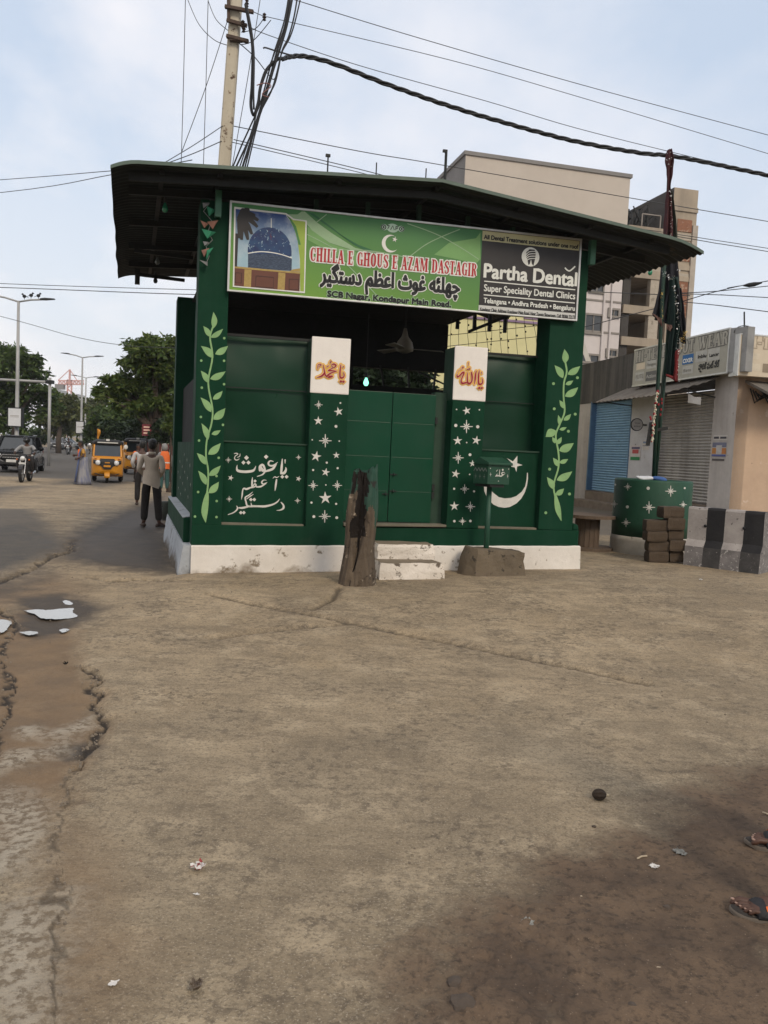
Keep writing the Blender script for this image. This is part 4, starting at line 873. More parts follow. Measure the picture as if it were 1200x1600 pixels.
# ------------------------------------------------------------------ donation box on a post, stone block, charred log, bulbs, bunting, fan
bl = gnd(770, 905); BV = -.42
m_stone = M('rough_concrete_block', (.150, .118, .080), (.095, .076, .053), 3, rough=.95, bump=.8, bscale=22, dist=.02, spots=[((.045, .038, .028), .60, 9), ((.21, .175, .13), .66, 6)])
BLK = thing('stone_block', 'rough brown concrete block standing in front of the crescent painting', 'block', SA)
u0, _ = fp(741, 905, BV - .2); u1, zb_ = fp(822, 905, BV - .2); ut0, zt_ = fp(746, 858, BV - .1); ut1, zt2 = fp(819, 868, BV - .1)
mb = MB(sh); rings = []
for j in range(9):
    tt = j / 8; rr = []
    for (a, b, na_) in ((u0, BV - .2, 9), ):
        per = []
        ul = u0 + (ut0 - u0) * tt; ur = u1 + (ut1 - u1) * tt; vf = BV - .2 + .10 * tt; vb = BV + .36 - .10 * tt; z = -.1 + (zt_ + .1) * tt ** .9
        for i in range(12): per.append((ul + (ur - ul) * i / 12, vf))
        for i in range(12): per.append((ur, vf + (vb - vf) * i / 12))
        for i in range(12): per.append((ur - (ur - ul) * i / 12, vb))
        for i in range(12): per.append((ul - .13 * (1 - tt * .4) * math.sin(math.pi * i / 12), vb - (vb - vf) * i / 12))
        for x, y in per:
            nn = noise.noise_vector(Vector((x * 5, y * 5, z * 5))) * .022 + noise.noise_vector(Vector((x * 15, y * 15, z * 15))) * .012; rr.append((x + nn.x, y + nn.y, z + nn.z - (.03 * (x - ul) / (ur - ul) if j == 8 else 0)))
    rings.append(rr)
mb.loft(rings)
mb.build('block', m_stone, BLK)
BOX = thing('donation_box', 'green metal donation box with white writing on a thin post beside the crescent', 'box', SA)
bu0, bz0 = fp(755, 757.5, BV); bu1, bz1 = fp(797, 729, BV); pu, _ = fp(768, 800, BV)
mb = S_(); mb.tube([(pu, BV + .1, .2), (pu + .0, BV + .1, bz0 + .02)], .032, 12); mb.build('post', m_tube if False else M('green_post', (.014, .07, .04), (.01, .05, .03), 3, rough=.5), BOX, smooth=True)
bx0 = bu0; bx1 = bu1
# the box is turned so that its dark left side shows: front edge to the right
def bf(p):  # box local (x along front, y depth, z)
    a_ = R(16); return sh((bx0 + p[0] * math.cos(a_) - p[1] * math.sin(a_), BV - .12 + p[0] * math.sin(a_) + p[1] * math.cos(a_), p[2]))
bw = (bx1 - bx0) * 1.0; bd = .27; bz0 += .012; bz1 += .03
m_boxg = M('green_box_paint', (.013, .062, .034), (.009, .045, .025), 3, rough=.5, bump=.1)
mb = MB(bf); mb.box(0, bw, 0, bd, bz0, bz1 - .02); mb.build('box_body', m_boxg, BOX, bevel=.006)
mb = MB(bf); mb.hexa([(-.02, -.03, bz1 - .02), (bw + .02, -.03, bz1 - .02), (bw + .02, bd, bz1 - .02), (-.02, bd, bz1 - .02)], [(-.02, -.03, bz1 + .01), (bw + .02, -.03, bz1 + .01), (bw + .01, bd * .6, bz1 + .075), (-.01, bd * .6, bz1 + .075)]); mb.build('lid', m_boxg, BOX, bevel=.006)
mb = MB(bf); mb.box(.06, bw - .06, .02, .3, bz0 - .035, bz0); mb.build('bracket', m_steel, BOX)
mb = MB(bf)
def bm_(x, y, k=0): return (bw * (x - 190) / 500, -.004 - k, bz0 + (bz1 - bz0) * (700 - y) / 355)
strokes(mb, [[(562, 490, 8), (520, 490, 16), (500, 510, 22), (530, 530, 16), (574, 510, 6)], [(540, 530, 14), (490, 555, 22), (440, 550, 20)], [(450, 445, 10), (448, 500, 18), (445, 550, 18)], [(445, 550, 18), (390, 550, 22), (355, 560, 12)], [(395, 520, 10), (375, 545, 14)], [(405, 450, 6), (370, 475, 12)]], bm_, dots=[(512, 447, 22)])
for x, y in ((247, 530), (640, 550)): spark2(mb, x, y, 34, bm_, 4)
for x, y in ((235, 430), (655, 430), (435, 640)): disc2(mb, x, y, 9, bm_)
mb.build('painted_lettering', m_mark, BOX, recalc=False)
mb = MB(bf)
for k, (y, s__) in enumerate(((.20, -1), (.14, -1), (.08, -1), (.02, 1))):
    ribbon(mb, [(y, bz1 - .10), (y + .03, bz1 - .06), (y + .06, bz1 - .10)], .012, lambda a, z: (-.004, a, z))
for y in (.06, .14, .22): spark2(mb, y, bz0 + .09, .03, lambda a, z: (-.004, a, z), 4)
mb.build('painted_side_marks', M('grey_marking_paint', (.25, .27, .25), None, 5), BOX, recalc=False)

# hollow charred tree-trunk post
m_log = M('weathered_wood', (.125, .094, .064), (.045, .034, .025), 2.2, rough=.9, bump=1.0, bscale=9, dist=.03, stretch=(6, 6, .7), spots=[((.03, .022, .016), .58, 5), ((.36, .30, .23), .62, 6)])
m_char = M('charred_wood', (.008, .006, .005), (.020, .013, .009), 4, rough=.95, bump=1, bscale=18, dist=.03)
m_logg = M('green_stained_wood', (.012, .055, .036), (.045, .085, .062), 3, rough=.8, bump=.6, bscale=12, stretch=(3, 3, .7), dist=.02, spots=[((.02, .018, .014), .60, 5)])
lb = gnd(557, 912); lt = at(571, 735, lb.y + .02)
LOG = thing('wooden_post', 'charred hollow tree trunk post with a green painted top standing by the door', 'post', lb)
H = lt.z - lb.z; lean = Vector((lt.x - lb.x, .02, 0)); mb = MB(); NR, NS = 60, 88; rings = []
for j in range(NR + 1):
    tt = j / NR; z = -.05 + (H + .05) * tt; rr = []
    base_r = .188 - .052 * tt + .012 * math.cos(tt * 9) + .012 * max(0, .06 - tt) * 5
    for k in range(NS):
        a = 2 * math.pi * k / NS
        r = base_r * (1 + .05 * math.cos(2 * a + .6) + .03 * math.cos(3 * a + tt * 3))
        r += .020 * noise.noise(Vector((math.cos(a) * 3.2, math.sin(a) * 3.2, z * 1.4))) + .022 * noise.noise(Vector((a * 5, 0, z * 1.1 + 2))) * (1 - abs(noise.noise(Vector((a * 2.6, 4, z * .6)))))
        r -= .010 * max(0, math.sin(a * 17 + 2.2 * noise.noise(Vector((a * 2, 1, z * 1.6))))) ** 3
        # hollow on the camera side: centre angle drifts with height
        ca = R(-96) + .42 * (tt - .62); wdt = .50 if .42 < tt < .98 else (.50 * sm((tt - .06) / .36)); wdt *= .8 + .45 * math.sin(tt * 7 + 1) ** 2
        da = (a - ca + math.pi) % (2 * math.pi) - math.pi
        hole = sm((wdt - abs(da) + .10 * noise.noise(Vector((z * 6, a * 3, 7)))) / .16) if wdt > .04 else 0
        r -= hole * .085 * sm((tt - .05) / .2)
        zz = z + (.05 * noise.noise(Vector((a * 2.4, 9, 1))) + (.05 if da > .5 and da < 1.6 else 0) - .05 * hole if j == NR else 0) * 1.0
        rr.append((lean.x * tt + r * math.cos(a), lean.y * tt + r * math.sin(a), zz))
    rings.append(rr)
mb.loft(rings)
# bowl the top
mids = [(lean.x + .06 * math.cos(2 * math.pi * k / NS), lean.y + .06 * math.sin(2 * math.pi * k / NS), H - .16) for k in range(NS)]
o = len(mb.v); mb.v += mids; mb.F.pop(); mb.mi.pop()
for k in range(NS): k2 = (k + 1) % NS; mb.F.append([NR * NS + k, NR * NS + k2, o + k2, o + k]); mb.mi.append(0)
mb.F.append([o + k for k in range(NS)]); mb.mi.append(0)
for i, f_ in enumerate(mb.F):
    if len(f_) == 4:
        j, k = f_[0] // NS, f_[0] % NS; tt = min(1, j / NR); a = 2 * math.pi * (k + .5) / NS; ca = R(-96) + .42 * (tt - .62); da = (a - ca + math.pi) % (2 * math.pi) - math.pi
        nz_ = noise.noise(Vector((a * 3, 2, tt * 9)))
        wd = (.62 if .40 < tt < 1 else .62 * sm((tt - .10) / .30)) * (.75 + .5 * math.sin(tt * 7 + 1) ** 2) + .22 * nz_
        wd = wd if tt > .30 else wd * .6
        side = da > 0
        if abs(da + .05) < wd * (.80 if tt > .42 else .45): mb.mi[i] = 1
        elif tt > .60 + .12 * nz_ + (.10 * math.sin(a * 5)) and da > -.1 and da < 2.6: mb.mi[i] = 2
        elif tt > .93 + .03 * nz_ or (tt > .80 + .08 * nz_ and da < -.4): mb.mi[i] = 2 if nz_ > -.1 else 1
    else: mb.mi[i] = 1
mb.build('trunk', [m_log, m_char, m_logg], LOG, smooth=True)

m_glassg = Mglass('green_bulb_glass', (.02, .22, .11), .12); m_cap = M('bulb_holder', (.03, .03, .03), None, 8, rough=.5)
def bulb(px, py, v, label, glass=None, s=1.0):
    q = fp(px, py, v); P = SA + sh((q[0], v, q[1])); o = thing('light_bulb', label, 'bulb', P, group='bulbs hanging under the canopy')
    mb = MB(); mb.lathe([(.004, -.062), (.022, -.056), (.034, -.035), (.036, -.015), (.028, .012), (.017, .035), (.015, .05)], 14); mb.build('glass', glass or m_glassg, o, smooth=True)
    mb = MB(); mb.lathe([(.02, .05), (.021, .10), (.012, .115), (.004, .118), (.004, .118 + .10 * s)], 10); mb.build('holder', m_cap, o)
    return o
bulb(258, 324, .3, 'green bulb hanging from the canopy left of the signboard'); bulb(1016, 424, 2.0, 'green bulb hanging under the canopy past the right end of the signboard')
bulb(243, 437, 4.5, 'dark bulb below the bracket arm at the far rear of the canopy', m_cap, .2); bulb(246, 407, 3.0, 'unlit clear bulb under the canopy between the bracket arms', Mglass('clear_bulb_glass', (.12, .14, .13)), 1)
m_lit = Memit('lit_green_bulb', (.30, 1.0, .68), 1.6)
bulb(572, 596, 1.3, 'glowing green bulb inside the shrine above the double door', m_lit, 8)
# ceiling fan inside
FQ = fp(632, 545, 2.0); FAN = thing('ceiling_fan', 'pale three bladed ceiling fan hanging inside the shrine above the door', 'fan', SA + sh((FQ[0], 2.0, FQ[1])))
m_fan = M('cream_fan_paint', (.34, .31, .25), (.22, .20, .16), 4, rough=.5)
mb = MB(); mb.lathe([(.02, .30), (.05, .18), (.11, .10), (.13, .02), (.13, -.03), (.05, -.06)], 20); mb.build('motor', m_fan, FAN, smooth=True)
mb = MB(); mb.tube([(0, 0, .1), (0, 0, .75)], .012, 8); mb.build('rod', m_steel, FAN)
for k in range(3):
    a = R(8 + 120 * k); mb = MB(lambda p: (p[0] * math.cos(a) - p[1] * math.sin(a), p[0] * math.sin(a) + p[1] * math.cos(a), p[2])); mb.hexa([(.12, -.05, -.01), (.58, -.07, -.025), (.58, .07, .005), (.12, .05, .0)], [(.12, -.05, .0), (.58, -.07, -.017), (.58, .07, .013), (.12, .05, .01)]); mb.build('blade', m_fan, FAN)
# bunting of paper and cloth pennants at the left pillar
BUN = thing('bunting', 'string of faded green orange and white pennants dangling beside the left pillar', 'bunting', SA)
m_bun = [M('faded_orange_cloth', (.30, .15, .11), None, 6), M('grey_white_cloth', (.24, .25, .25), None, 6), M('green_cloth', (.03, .22, .12), None, 6)]
pts = [(327, 318), (318, 330), (331, 345), (325, 362), (332, 375), (322, 385), (327, 400), (322, 412)]
W3 = [sfp(x, y, -.05) for x, y in pts]; mb = S_(); mb.tube(W3, .004, 5); mb.build('string', m_bun[1], BUN)
for i, (x, y) in enumerate([(323, 322), (319, 350), (329, 365), (323, 380), (320, 395), (325, 398), (320, 411), (334, 352), (330, 330)]):
    a = sfp(x, y, -.06); mb = S_(); s_ = .034 + .014 * (i % 3); r_ = [rnd.uniform(-.045, .045) for _ in range(4)]
    mb.add([(a[0] - s_ + r_[0], a[1] + r_[1], a[2] + s_ * .7), (a[0] + s_, a[1] - r_[1] * .6, a[2] + s_ + r_[2]), (a[0] + r_[3], a[1] - .03, a[2] - s_ * 1.1), (a[0] + .01, a[1] - .04, a[2] + .2 * s_)], [(0, 1, 3), (0, 3, 2), (1, 2, 3)]); mb.build('pennant', m_bun[(i * 2 + 1) % 3 if i != 1 else 0], BUN, recalc=False)
# ------------------------------------------------------------------ vertical plane helper
class Plane:
    """vertical plane through P along dir; d is the distance out of it towards the camera side"""
    def __init__(s, P, ang):
        s.P = Vector((P[0], P[1], 0)); s.u = Vector((math.cos(ang), math.sin(ang), 0)); n = Vector((s.u.y, -s.u.x, 0))
        s.n = n if (CAM - s.P).dot(n) > 0 else -n
    def hit(s, px, py, d=0.0):
        r = ray(px, py); P0 = s.P + s.n * d; t_ = (P0 - CAM).dot(s.n) / r.dot(s.n); Q = CAM + r * t_
        return ((Q - P0).dot(s.u), Q.z)
    def loc(s, p): return s.u * p[0] + s.n * p[1] + Vector((0, 0, p[2]))   # (along, out, up) relative to P
def z5i(x, y): return (880 + x * .266667, 500 + y * .266667)

# ------------------------------------------------------------------ round planter with flag poles
pb = gnd(1013, 869); dirp = Vector((pb.x, pb.y, 0)).normalized(); PR = .60
PC = pb + dirp * PR; PC.z = ground_z(PC.x, PC.y)
ptop = at(1013, 750, pb.y).z; PH = ptop - PC.z
def cyl(px, py, r):
    d = ray(px, py); a = d.x ** 2 + d.y ** 2; ox, oy = CAM.x - PC.x, CAM.y - PC.y; b_ = 2 * (ox * d.x + oy * d.y); c_ = ox * ox + oy * oy - r * r
    t_ = (-b_ - math.sqrt(max(b_ * b_ - 4 * a * c_, 0))) / (2 * a); Q = CAM + d * t_; return Q - PC
PL = thing('round_planter', 'round green concrete tub with white stars holding the flag poles', 'planter', PC)
m_tub = M('green_tub_paint', (.013, .066, .036), (.009, .048, .027), 2.5, rough=.6, bump=.3, bscale=14, spots=[((.05, .07, .05), .70, 7)])
m_tubw = M('dirty_white_band', (.50, .46, .40), (.33, .29, .24), 3, rough=.9, bump=.4, spots=[((.16, .13, .10), .60, 5)])
mb = MB(); mb.lathe([(PR, .27), (PR + .004, .5), (PR, PH - .03), (PR - .012, PH), (PR - .08, PH), (PR - .09, PH - .10), (.01, PH - .10)], 56); mb.build('tub', m_tub, PL, smooth=True)
mb = MB(); mb.lathe([(PR + .008, -.2), (PR + .014, .02), (PR + .012, .2), (PR + .004, .275), (PR - .05, .275)], 56); mb.build('base_band', m_tubw, PL, smooth=True, jig=.006)
mb = MB(); cm = lambda x, y, k=0: cyl(*z5i(x, y), PR + .007 + k)
for x, y, r in ((378, 977, 22), (630, 1003, 32), (503, 1098, 36), (368, 1187, 26), (300, 1078, 20), (703, 1082, 22)): spark2(mb, x, y, r, cm, 8)
for x, y, r in ((498, 986, 10), (376, 1095, 9), (305, 965, 6), (712, 985, 6)): disc2(mb, x, y, r, cm)
mb.build('painted_star_pattern', m_mark, PL, recalc=False)
CL = thing('cloth_bundle', 'crumpled blue and white cloth lying on the rim of the green tub', 'cloth', PC + Vector((-.25, -.42, PH)))
for nm, mt, ox in (('white_fold', M('white_cloth', (.62, .64, .66), None, 8), 0), ('blue_fold', M('blue_cloth', (.05, .12, .33), None, 8), .22)):
    mb = MB(); mb.ball((ox, .05, .02), (.17 if ox == 0 else .12, .08, .035), 14, 8); mb.build(nm, mt, CL, smooth=True, jig=.03)
m_pole = M('dark_green_pole', (.011, .040, .026), (.008, .028, .019), 4, rough=.5)
FY = PC.y - .15
def fpos(px, py, dy=0): return at(px, py, FY + dy)
POLES = []
for i, (pts, r, lab) in enumerate((([(1021, 752), (1028, 600), (1037, 430), (1043, 330), (1046, 262)], .030, 'tall flag pole standing in the green tub with its top wrapped in dark cloth'),
     ([(1024, 750), (1034, 640), (1041, 560), (1046, 480), (1047, 430)], .026, 'shorter green flag pole leaning beside the tallest one in the tub'), ([(1023, 751), (1036, 590), (1043, 540), (1056, 440)], .02, 'thin pole in the tub carrying the flag with gold fringe'))):
    P = [fpos(x, y, .05 * i) for x, y in pts]; o = thing('flag_pole', lab, 'pole', P[0], group='flag poles in the tub'); mb = MB(); mb.tube([p - P[0] for p in P], r, 10); mb.build('shaft', m_pole, o, smooth=True); POLES.append(o)
    if i == 0:
        mb = MB()
        a, b = fpos(1013, 674), fpos(1043, 669); mb.bar(a - P[0], b - P[0], .05); a, b = fpos(1012, 696, -.04), fpos(1018, 660, -.04); mb.bar(a - P[0], b - P[0], .06, .05); mb.build('clamp', m_steel, o)
m_fdark = M('black_flag_cloth', (.010, .011, .016), (.018, .016, .022), 5, rough=.85); m_fgreen = M('dark_green_flag_cloth', (.010, .028, .024), (.007, .018, .017), 5, rough=.8)
m_fred = M('red_flag_lining', (.17, .014, .014), (.10, .01, .012), 5, rough=.8); m_fmar = M('maroon_flag_cloth', (.060, .014, .016), (.03, .01, .012), 5, rough=.85); m_fbor = M('brown_flag_border', (.13, .07, .055), (.09, .045, .04), 6, rough=.8)
m_tins = M('silver_tinsel', (.75, .74, .70), (.5, .48, .42), 20, rough=.3, metal=.7); m_gold = M('gold_tinsel', (.70, .50, .16), (.45, .30, .08), 20, rough=.35, metal=.6)
def cloth(parent, name, L, Rr, mat, dy, fold=.05, nf=2.2, seed=0, n=14):
    """hanging folded cloth between a left and a right outline (pixel heights), with real thickness and depth"""
    L2, R2 = spline(L, 5), spline(Rr, 5); m = min(len(L2), len(R2)); o = bpy.data.objects[parent.name].location; F_, B_ = [], []
    for j in range(m):
        a = fpos(*L2[j * (len(L2) - 1) // (m - 1)], dy); b = fpos(*R2[j * (len(R2) - 1) // (m - 1)], dy); fr, bk = [], []
        for i in range(n + 1):
            t_ = i / n; q = a.lerp(b, t_); w_ = fold * (.4 + .6 * j / m) * (math.sin(t_ * nf * 2 * math.pi + seed + j * .06) + .4 * math.sin(t_ * nf * 5 + j * .3 + seed))
            q = q + Vector((.012 * noise.noise(Vector((i * .4, j * .3, seed))), w_, 0)) - o; fr.append(q); bk.append(q + Vector((0, .006, 0)))
        F_.append(fr); B_.append(bk)
    mb = MB(); mb.loft([f_ + b_[::-1] for f_, b_ in zip(F_, B_)]); return mb.build(name, mat, parent, smooth=True)
def tinsel(parent, name, pts, mat, dy, wd, cnt, sz=.022):
    P = spline(pts, 6); o = parent.location; mb = MB()
    for i in range(cnt):
        t_ = rnd.random() * (len(P) - 1); k = int(t_); f_ = t_ - k; a = P[k]; b = P[min(k + 1, len(P) - 1)]
        q = fpos(a[0] + (b[0] - a[0]) * f_ + rnd.gauss(0, wd), a[1] + (b[1] - a[1]) * f_, dy + rnd.uniform(-.03, .03)) - o
        e = [Vector((rnd.gauss(0, 1), rnd.gauss(0, 1), rnd.gauss(0, 1))).normalized() * sz * rnd.uniform(.5, 1.3) for _ in range(3)]
        mb.add([q + e[0], q + e[1], q + e[2]], [(0, 1, 2)])
    return mb.build(name, mat, parent, recalc=False)
FL1 = thing('flag', 'dark maroon flag rolled round the very top of the tallest pole', 'flag', fpos(1046, 300), group='flags on the poles')
cloth(FL1, 'wrap', [(1043, 234), (1040, 250), (1042, 268), (1043, 290), (1040, 320), (1038, 355), (1036, 395)], [(1049, 232), (1053, 250), (1050, 270), (1048, 292), (1049, 320), (1050, 355), (1048, 395)], m_fmar, -.06, .04, 1.5, 1)
cloth(FL1, 'loose_tail', [(1047, 300), (1046, 330), (1045, 360), (1044, 398)], [(1050, 298), (1055, 330), (1058, 362), (1060, 396)], M('olive_flag_cloth', (.05, .055, .04), (.03, .035, .028), 5, rough=.85), -.02, .05, 1.6, 2)
tinsel(FL1, 'tinsel', [(1047, 296), (1049, 330), (1049, 365), (1048, 395)], m_tins, -.12, .8, 60, .016); tinsel(FL1, 'tinsel', [(1046, 234), (1046, 262)], m_tins, -.12, 2.4, 16, .014)
FL2 = thing('flag', 'broad black flag with a brown border hanging half way up the pole', 'flag', fpos(1040, 500), group='flags on the poles')
cloth(FL2, 'cloth', [(1034, 402), (1031, 430), (1027, 460), (1022, 480), (1018, 492), (1018, 496)], [(1058, 405), (1060, 440), (1056, 470), (1054, 490), (1052, 504), (1050, 508)], m_fdark, .04, .07, 2.2, 3)
cloth(FL2, 'border', [(1018, 489), (1020, 492), (1026, 498), (1031, 506)], [(1031, 496), (1034, 500), (1034, 506), (1034, 511)], m_fbor, -.06, .02, 1, 3)
cloth(FL2, 'border', [(1041, 506), (1041, 509), (1041, 513)], [(1050, 508), (1049, 513), (1047, 518)], m_fbor, -.06, .02, 1, 5)
tinsel(FL2, 'tinsel', [(1034, 452), (1034, 470), (1034, 500)], m_gold, -.14, .9, 40, .016); tinsel(FL2, 'tinsel', [(1037, 424), (1042, 432), (1050, 436), (1060, 418)], m_tins, -.12, 2.5, 46, .018)
FL3 = thing('flag', 'long dark green flag with red lining and silver fringe hanging lowest on the poles', 'flag', fpos(1055, 500), group='flags on the poles')
cloth(FL3, 'cloth', [(1046, 434), (1046, 470), (1047, 510), (1044, 550), (1041, 588)], [(1060, 432), (1068, 470), (1066, 505), (1060, 545), (1058, 590)], m_fgreen, -.06, .07, 2.4, 6)
cloth(FL3, 'lining', [(1056, 548), (1054, 570), (1052, 594)], [(1062, 545), (1061, 568), (1059, 596)], m_fred, -.15, .02, 1, 2)
cloth(FL3, 'lining', [(1041, 584), (1042, 588)], [(1058, 590), (1057, 597)], m_fred, -.13, .02, 1, 2)
tinsel(FL3, 'tinsel', [(1053, 446), (1057, 470), (1059, 500), (1059, 540), (1060, 575), (1062, 598)], m_tins, -.22, 1.0, 130, .017)
FL4 = thing('flag', 'short dark flag with gold fringe hanging beside the long green flag', 'flag', fpos(1066, 500), group='flags on the poles')
cloth(FL4, 'cloth', [(1058, 450), (1060, 480), (1062, 510), (1064, 535)], [(1064, 450), (1068, 480), (1071, 510), (1072, 538)], m_fdark, -.10, .04, 1.6, 8)
tinsel(FL4, 'gold_fringe', [(1062, 536), (1068, 526), (1071, 518), (1070, 532), (1066, 545)], m_gold, -.2, 1.6, 70, .018)
GAR = thing('flower_garland', 'white and red flower garland wound round the flag pole above the tub', 'garland', fpos(1022, 650)); m_petw = M('white_petals', (.62, .60, .48), (.50, .46, .34), 14, rough=.8); m_petr = M('red_petals', (.35, .02, .03), (.22, .015, .02), 14, rough=.8)
mw, mr = MB(), MB()
for i in range(70):
    t_ = i / 69; px = 1026.5 - 8 * t_ + rnd.gauss(0, .9); py = 612 + 78 * t_ + rnd.gauss(0, .8); q = fpos(px, py, -.07 - rnd.random() * .03) - GAR.location
    (mr if i % 15 in (0, 1, 8) else mw).ball(q, rnd.uniform(.011, .021), 7, 5)
for px, py in ((1034, 624), (1034, 630), (1033, 640), (1032, 648), (1016, 652), (1017, 655), (1028, 611), (1029, 632)): mr.ball(fpos(px, py, -.06) - GAR.location, (.016, .016, .022), 7, 5)
mw.build('white_flowers', m_petw, GAR); mr.build('red_flowers', m_petr, GAR)

# ------------------------------------------------------------------ stack of loose blocks
m_brick = M('dusty_brown_block', (.078, .056, .037), (.050, .036, .025), 5, rough=.95, bump=.8, bscale=24, dist=.015, spots=[((.13, .10, .07), .64, 8)])
BY = gnd(1040, 880).y
def brick(x0, y0, x1, y1, dy, yaw, label):
    a = at(*z5i((x0 + x1) / 2, y1), BY + dy); w_ = (x1 - x0) * .266667 / FPX * BY; h_ = (y1 - y0) * .266667 / FPX * BY
    mb = MB(); n = 5; rings = []
    for j in range(n + 1):
        z = h_ * j / n; r_ = []
        for (X_, Y_) in [(-w_ / 2 + w_ * i / 6, 0) for i in range(6)] + [(w_ / 2, .2 * i / 4) for i in range(4)] + [(w_ / 2 - w_ * i / 6, .2) for i in range(6)] + [(-w_ / 2, .2 - .2 * i / 4) for i in range(4)]:
            q = noise.noise_vector(Vector((X_ * 9 + x0, Y_ * 9 + y0, z * 9))) * .010; k = .93 if j in (0, n) else 1; r_.append((X_ * k + q.x, Y_ + (0.008 if j in (0, n) else 0) + q.y, z + q.z))
        rings.append(r_)
    mb.loft(rings); o = mb.build('block', m_brick, None, loc=a); o.rotation_euler = (0, R(-1.5), yaw); return tag(o, label, 'block', 'blocks stacked against the tub')
for x0, y0, x1, y1, dy, yaw, lb_ in ((500, 1360, 618, 1422, 0, .05, 'brown block at the bottom of the stack on the side nearer the shrine'), (500, 1299, 622, 1359, .03, .0, 'brown block second from the bottom on the side nearer the shrine'),
     (490, 1240, 612, 1298, .0, .04, 'brown block third from the bottom on the side nearer the shrine'), (486, 1173, 612, 1239, .03, -.03, 'brown block on top of the lower column of the stack'),
     (624, 1356, 705, 1418, .05, .0, 'brown block at the bottom of the stack next to the striped barrier'), (624, 1292, 722, 1355, .0, .05, 'brown block second from the bottom next to the striped barrier'),
     (616, 1232, 706, 1291, .04, -.03, 'brown block third from the bottom in the taller column'), (612, 1163, 716, 1231, .0, .03, 'brown block fourth from the bottom in the taller column'), (582, 1096, 714, 1162, .05, .18, 'brown block lying askew at the very top of the stack')): brick(x0, y0, x1, y1, dy, yaw, lb_)

# ------------------------------------------------------------------ striped road barrier
b0, b1 = gnd(1068, 882), gnd(1187, 897); dv = (b1 - b0); dv.z = 0; BL_ = dv.length; bang = math.atan2(dv.y, dv.x)
BP = Plane(b0, bang); bz = min(b0.z, b1.z) - .03; tL = BP.hit(1076, 793, -.12)[1]; tR = BP.hit(1195, 799, -.12)[1]; BHt = (tL + tR) / 2
m_bw = M('worn_white_stripe', (.40, .37, .35), (.24, .22, .21), 4, rough=.9, bump=.5, bscale=22, spots=[((.10, .09, .085), .60, 10), ((.55, .52, .50), .66, 26)]); m_bb = M('worn_black_stripe', (.016, .016, .018), (.030, .029, .030), 4, rough=.85, bump=.5, bscale=22, spots=[((.13, .12, .115), .70, 14)])
m_bg = M('scuffed_stripe_foot', (.22, .205, .20), (.09, .085, .083), 7, rough=.95, bump=.8, bscale=30, spots=[((.42, .40, .38), .58, 26), ((.03, .03, .03), .64, 12)]); m_bgd = M('scuffed_dark_foot', (.045, .044, .044), (.085, .08, .078), 7, rough=.95, bump=.8, bscale=30, spots=[((.22, .21, .20), .62, 26)])
BAR = thing('road_barrier', 'concrete road barrier painted in worn black and white stripes', 'barrier', Vector((b0.x, b0.y, bz)))
Hb = BHt - bz; prof = [(0.0, 0), (.02, .02), (.0, .12), (-.03, .30), (-.10, .40), (-.13, Hb - .03), (-.15, Hb), (-.30, Hb), (-.32, Hb - .03), (-.35, .40), (-.44, .28), (-.46, .1), (-.46, 0)]
bx = [BP.hit(*z5i(x, 1105), -.12)[0] for x in (733, 845, 952, 1066, 1183)]; bb = [BP.hit(*z5i(x, 1440), 0)[0] for x in (705, 812, 915, 1030, 1150)]
st = []; NB = 10
for k in range(4):
    for i in range(NB): st.append((k, i / NB))
st.append((3, 1.0)); mb = MB(BP.loc); rings = []
for k, f_ in st:
    sb = bb[k] + (bb[k + 1] - bb[k]) * f_; stp = bx[k] + (bx[k + 1] - bx[k]) * f_
    r_ = []
    for (d, z) in prof:
        s_ = sb + (stp - sb) * min(1, z / Hb); q = noise.noise_vector(Vector((s_ * 6, d * 9, z * 6))) * .009; r_.append((s_, d + q.y, z + q.z * (z > .05)))
    rings.append(r_)
mb.loft(rings)
np_ = len(prof)
for i in range(len(st) - 1):
    for j in range(np_):
        base_k = 0 if st[i][0] % 2 == 0 else 1
        jj = j
        mb.mi[i * np_ + j] = base_k if jj >= 3 else (2 if base_k == 0 else 3)
mb.mi[-1] = 2; mb.mi[-2] = 2
mb.build('body', [m_bw, m_bb, m_bg, m_bgd], BAR)
for x, y in ((833, 1207), (1060, 1220)):
    h = BP.hit(*z5i(x, y), -.115); mb = MB(BP.loc); mb.ball((h[0], -.112, h[1] - bz), (.022, .012, .022), 10, 6); mb.build('lifting_hole', m_ink, BAR)

# ------------------------------------------------------------------ wooden cable drum
sp0 = gnd(925, 862); SPW = .345
m_wood = M('grey_brown_timber', (.145, .105, .075), (.085, .06, .043), 3, rough=.9, bump=.6, bscale=12, stretch=(5, 5, .6))
SP = thing('cable_drum', 'empty wooden cable drum standing on end beside the green wall', 'drum', sp0 + Vector((0, .40, 0)))
zt_ = at(920, 806, sp0.y).z - sp0.z
mb = MB(); mb.lathe([(.01, 0), (.43, 0), (.43, .045), (.01, .045)], 36); mb.build('bottom_disc', m_wood, SP)
mb = MB(); mb.lathe([(.01, zt_ - .05), (.45, zt_ - .05), (.45, zt_), (.01, zt_)], 36); mb.build('top_disc', m_wood, SP)
mb = MB()
for k in range(16):
    a0, a1 = 2 * math.pi * k / 16, 2 * math.pi * (k + .93) / 16; r0 = .20
    mb.hexa([(r0 * math.cos(a0), r0 * math.sin(a0), .045), (r0 * math.cos(a1), r0 * math.sin(a1), .045), (.17 * math.cos(a1), .17 * math.sin(a1), .045), (.17 * math.cos(a0), .17 * math.sin(a0), .045)], [(r0 * math.cos(a0), r0 * math.sin(a0), zt_ - .05), (r0 * math.cos(a1), r0 * math.sin(a1), zt_ - .05), (.17 * math.cos(a1), .17 * math.sin(a1), zt_ - .05), (.17 * math.cos(a0), .17 * math.sin(a0), zt_ - .05)])
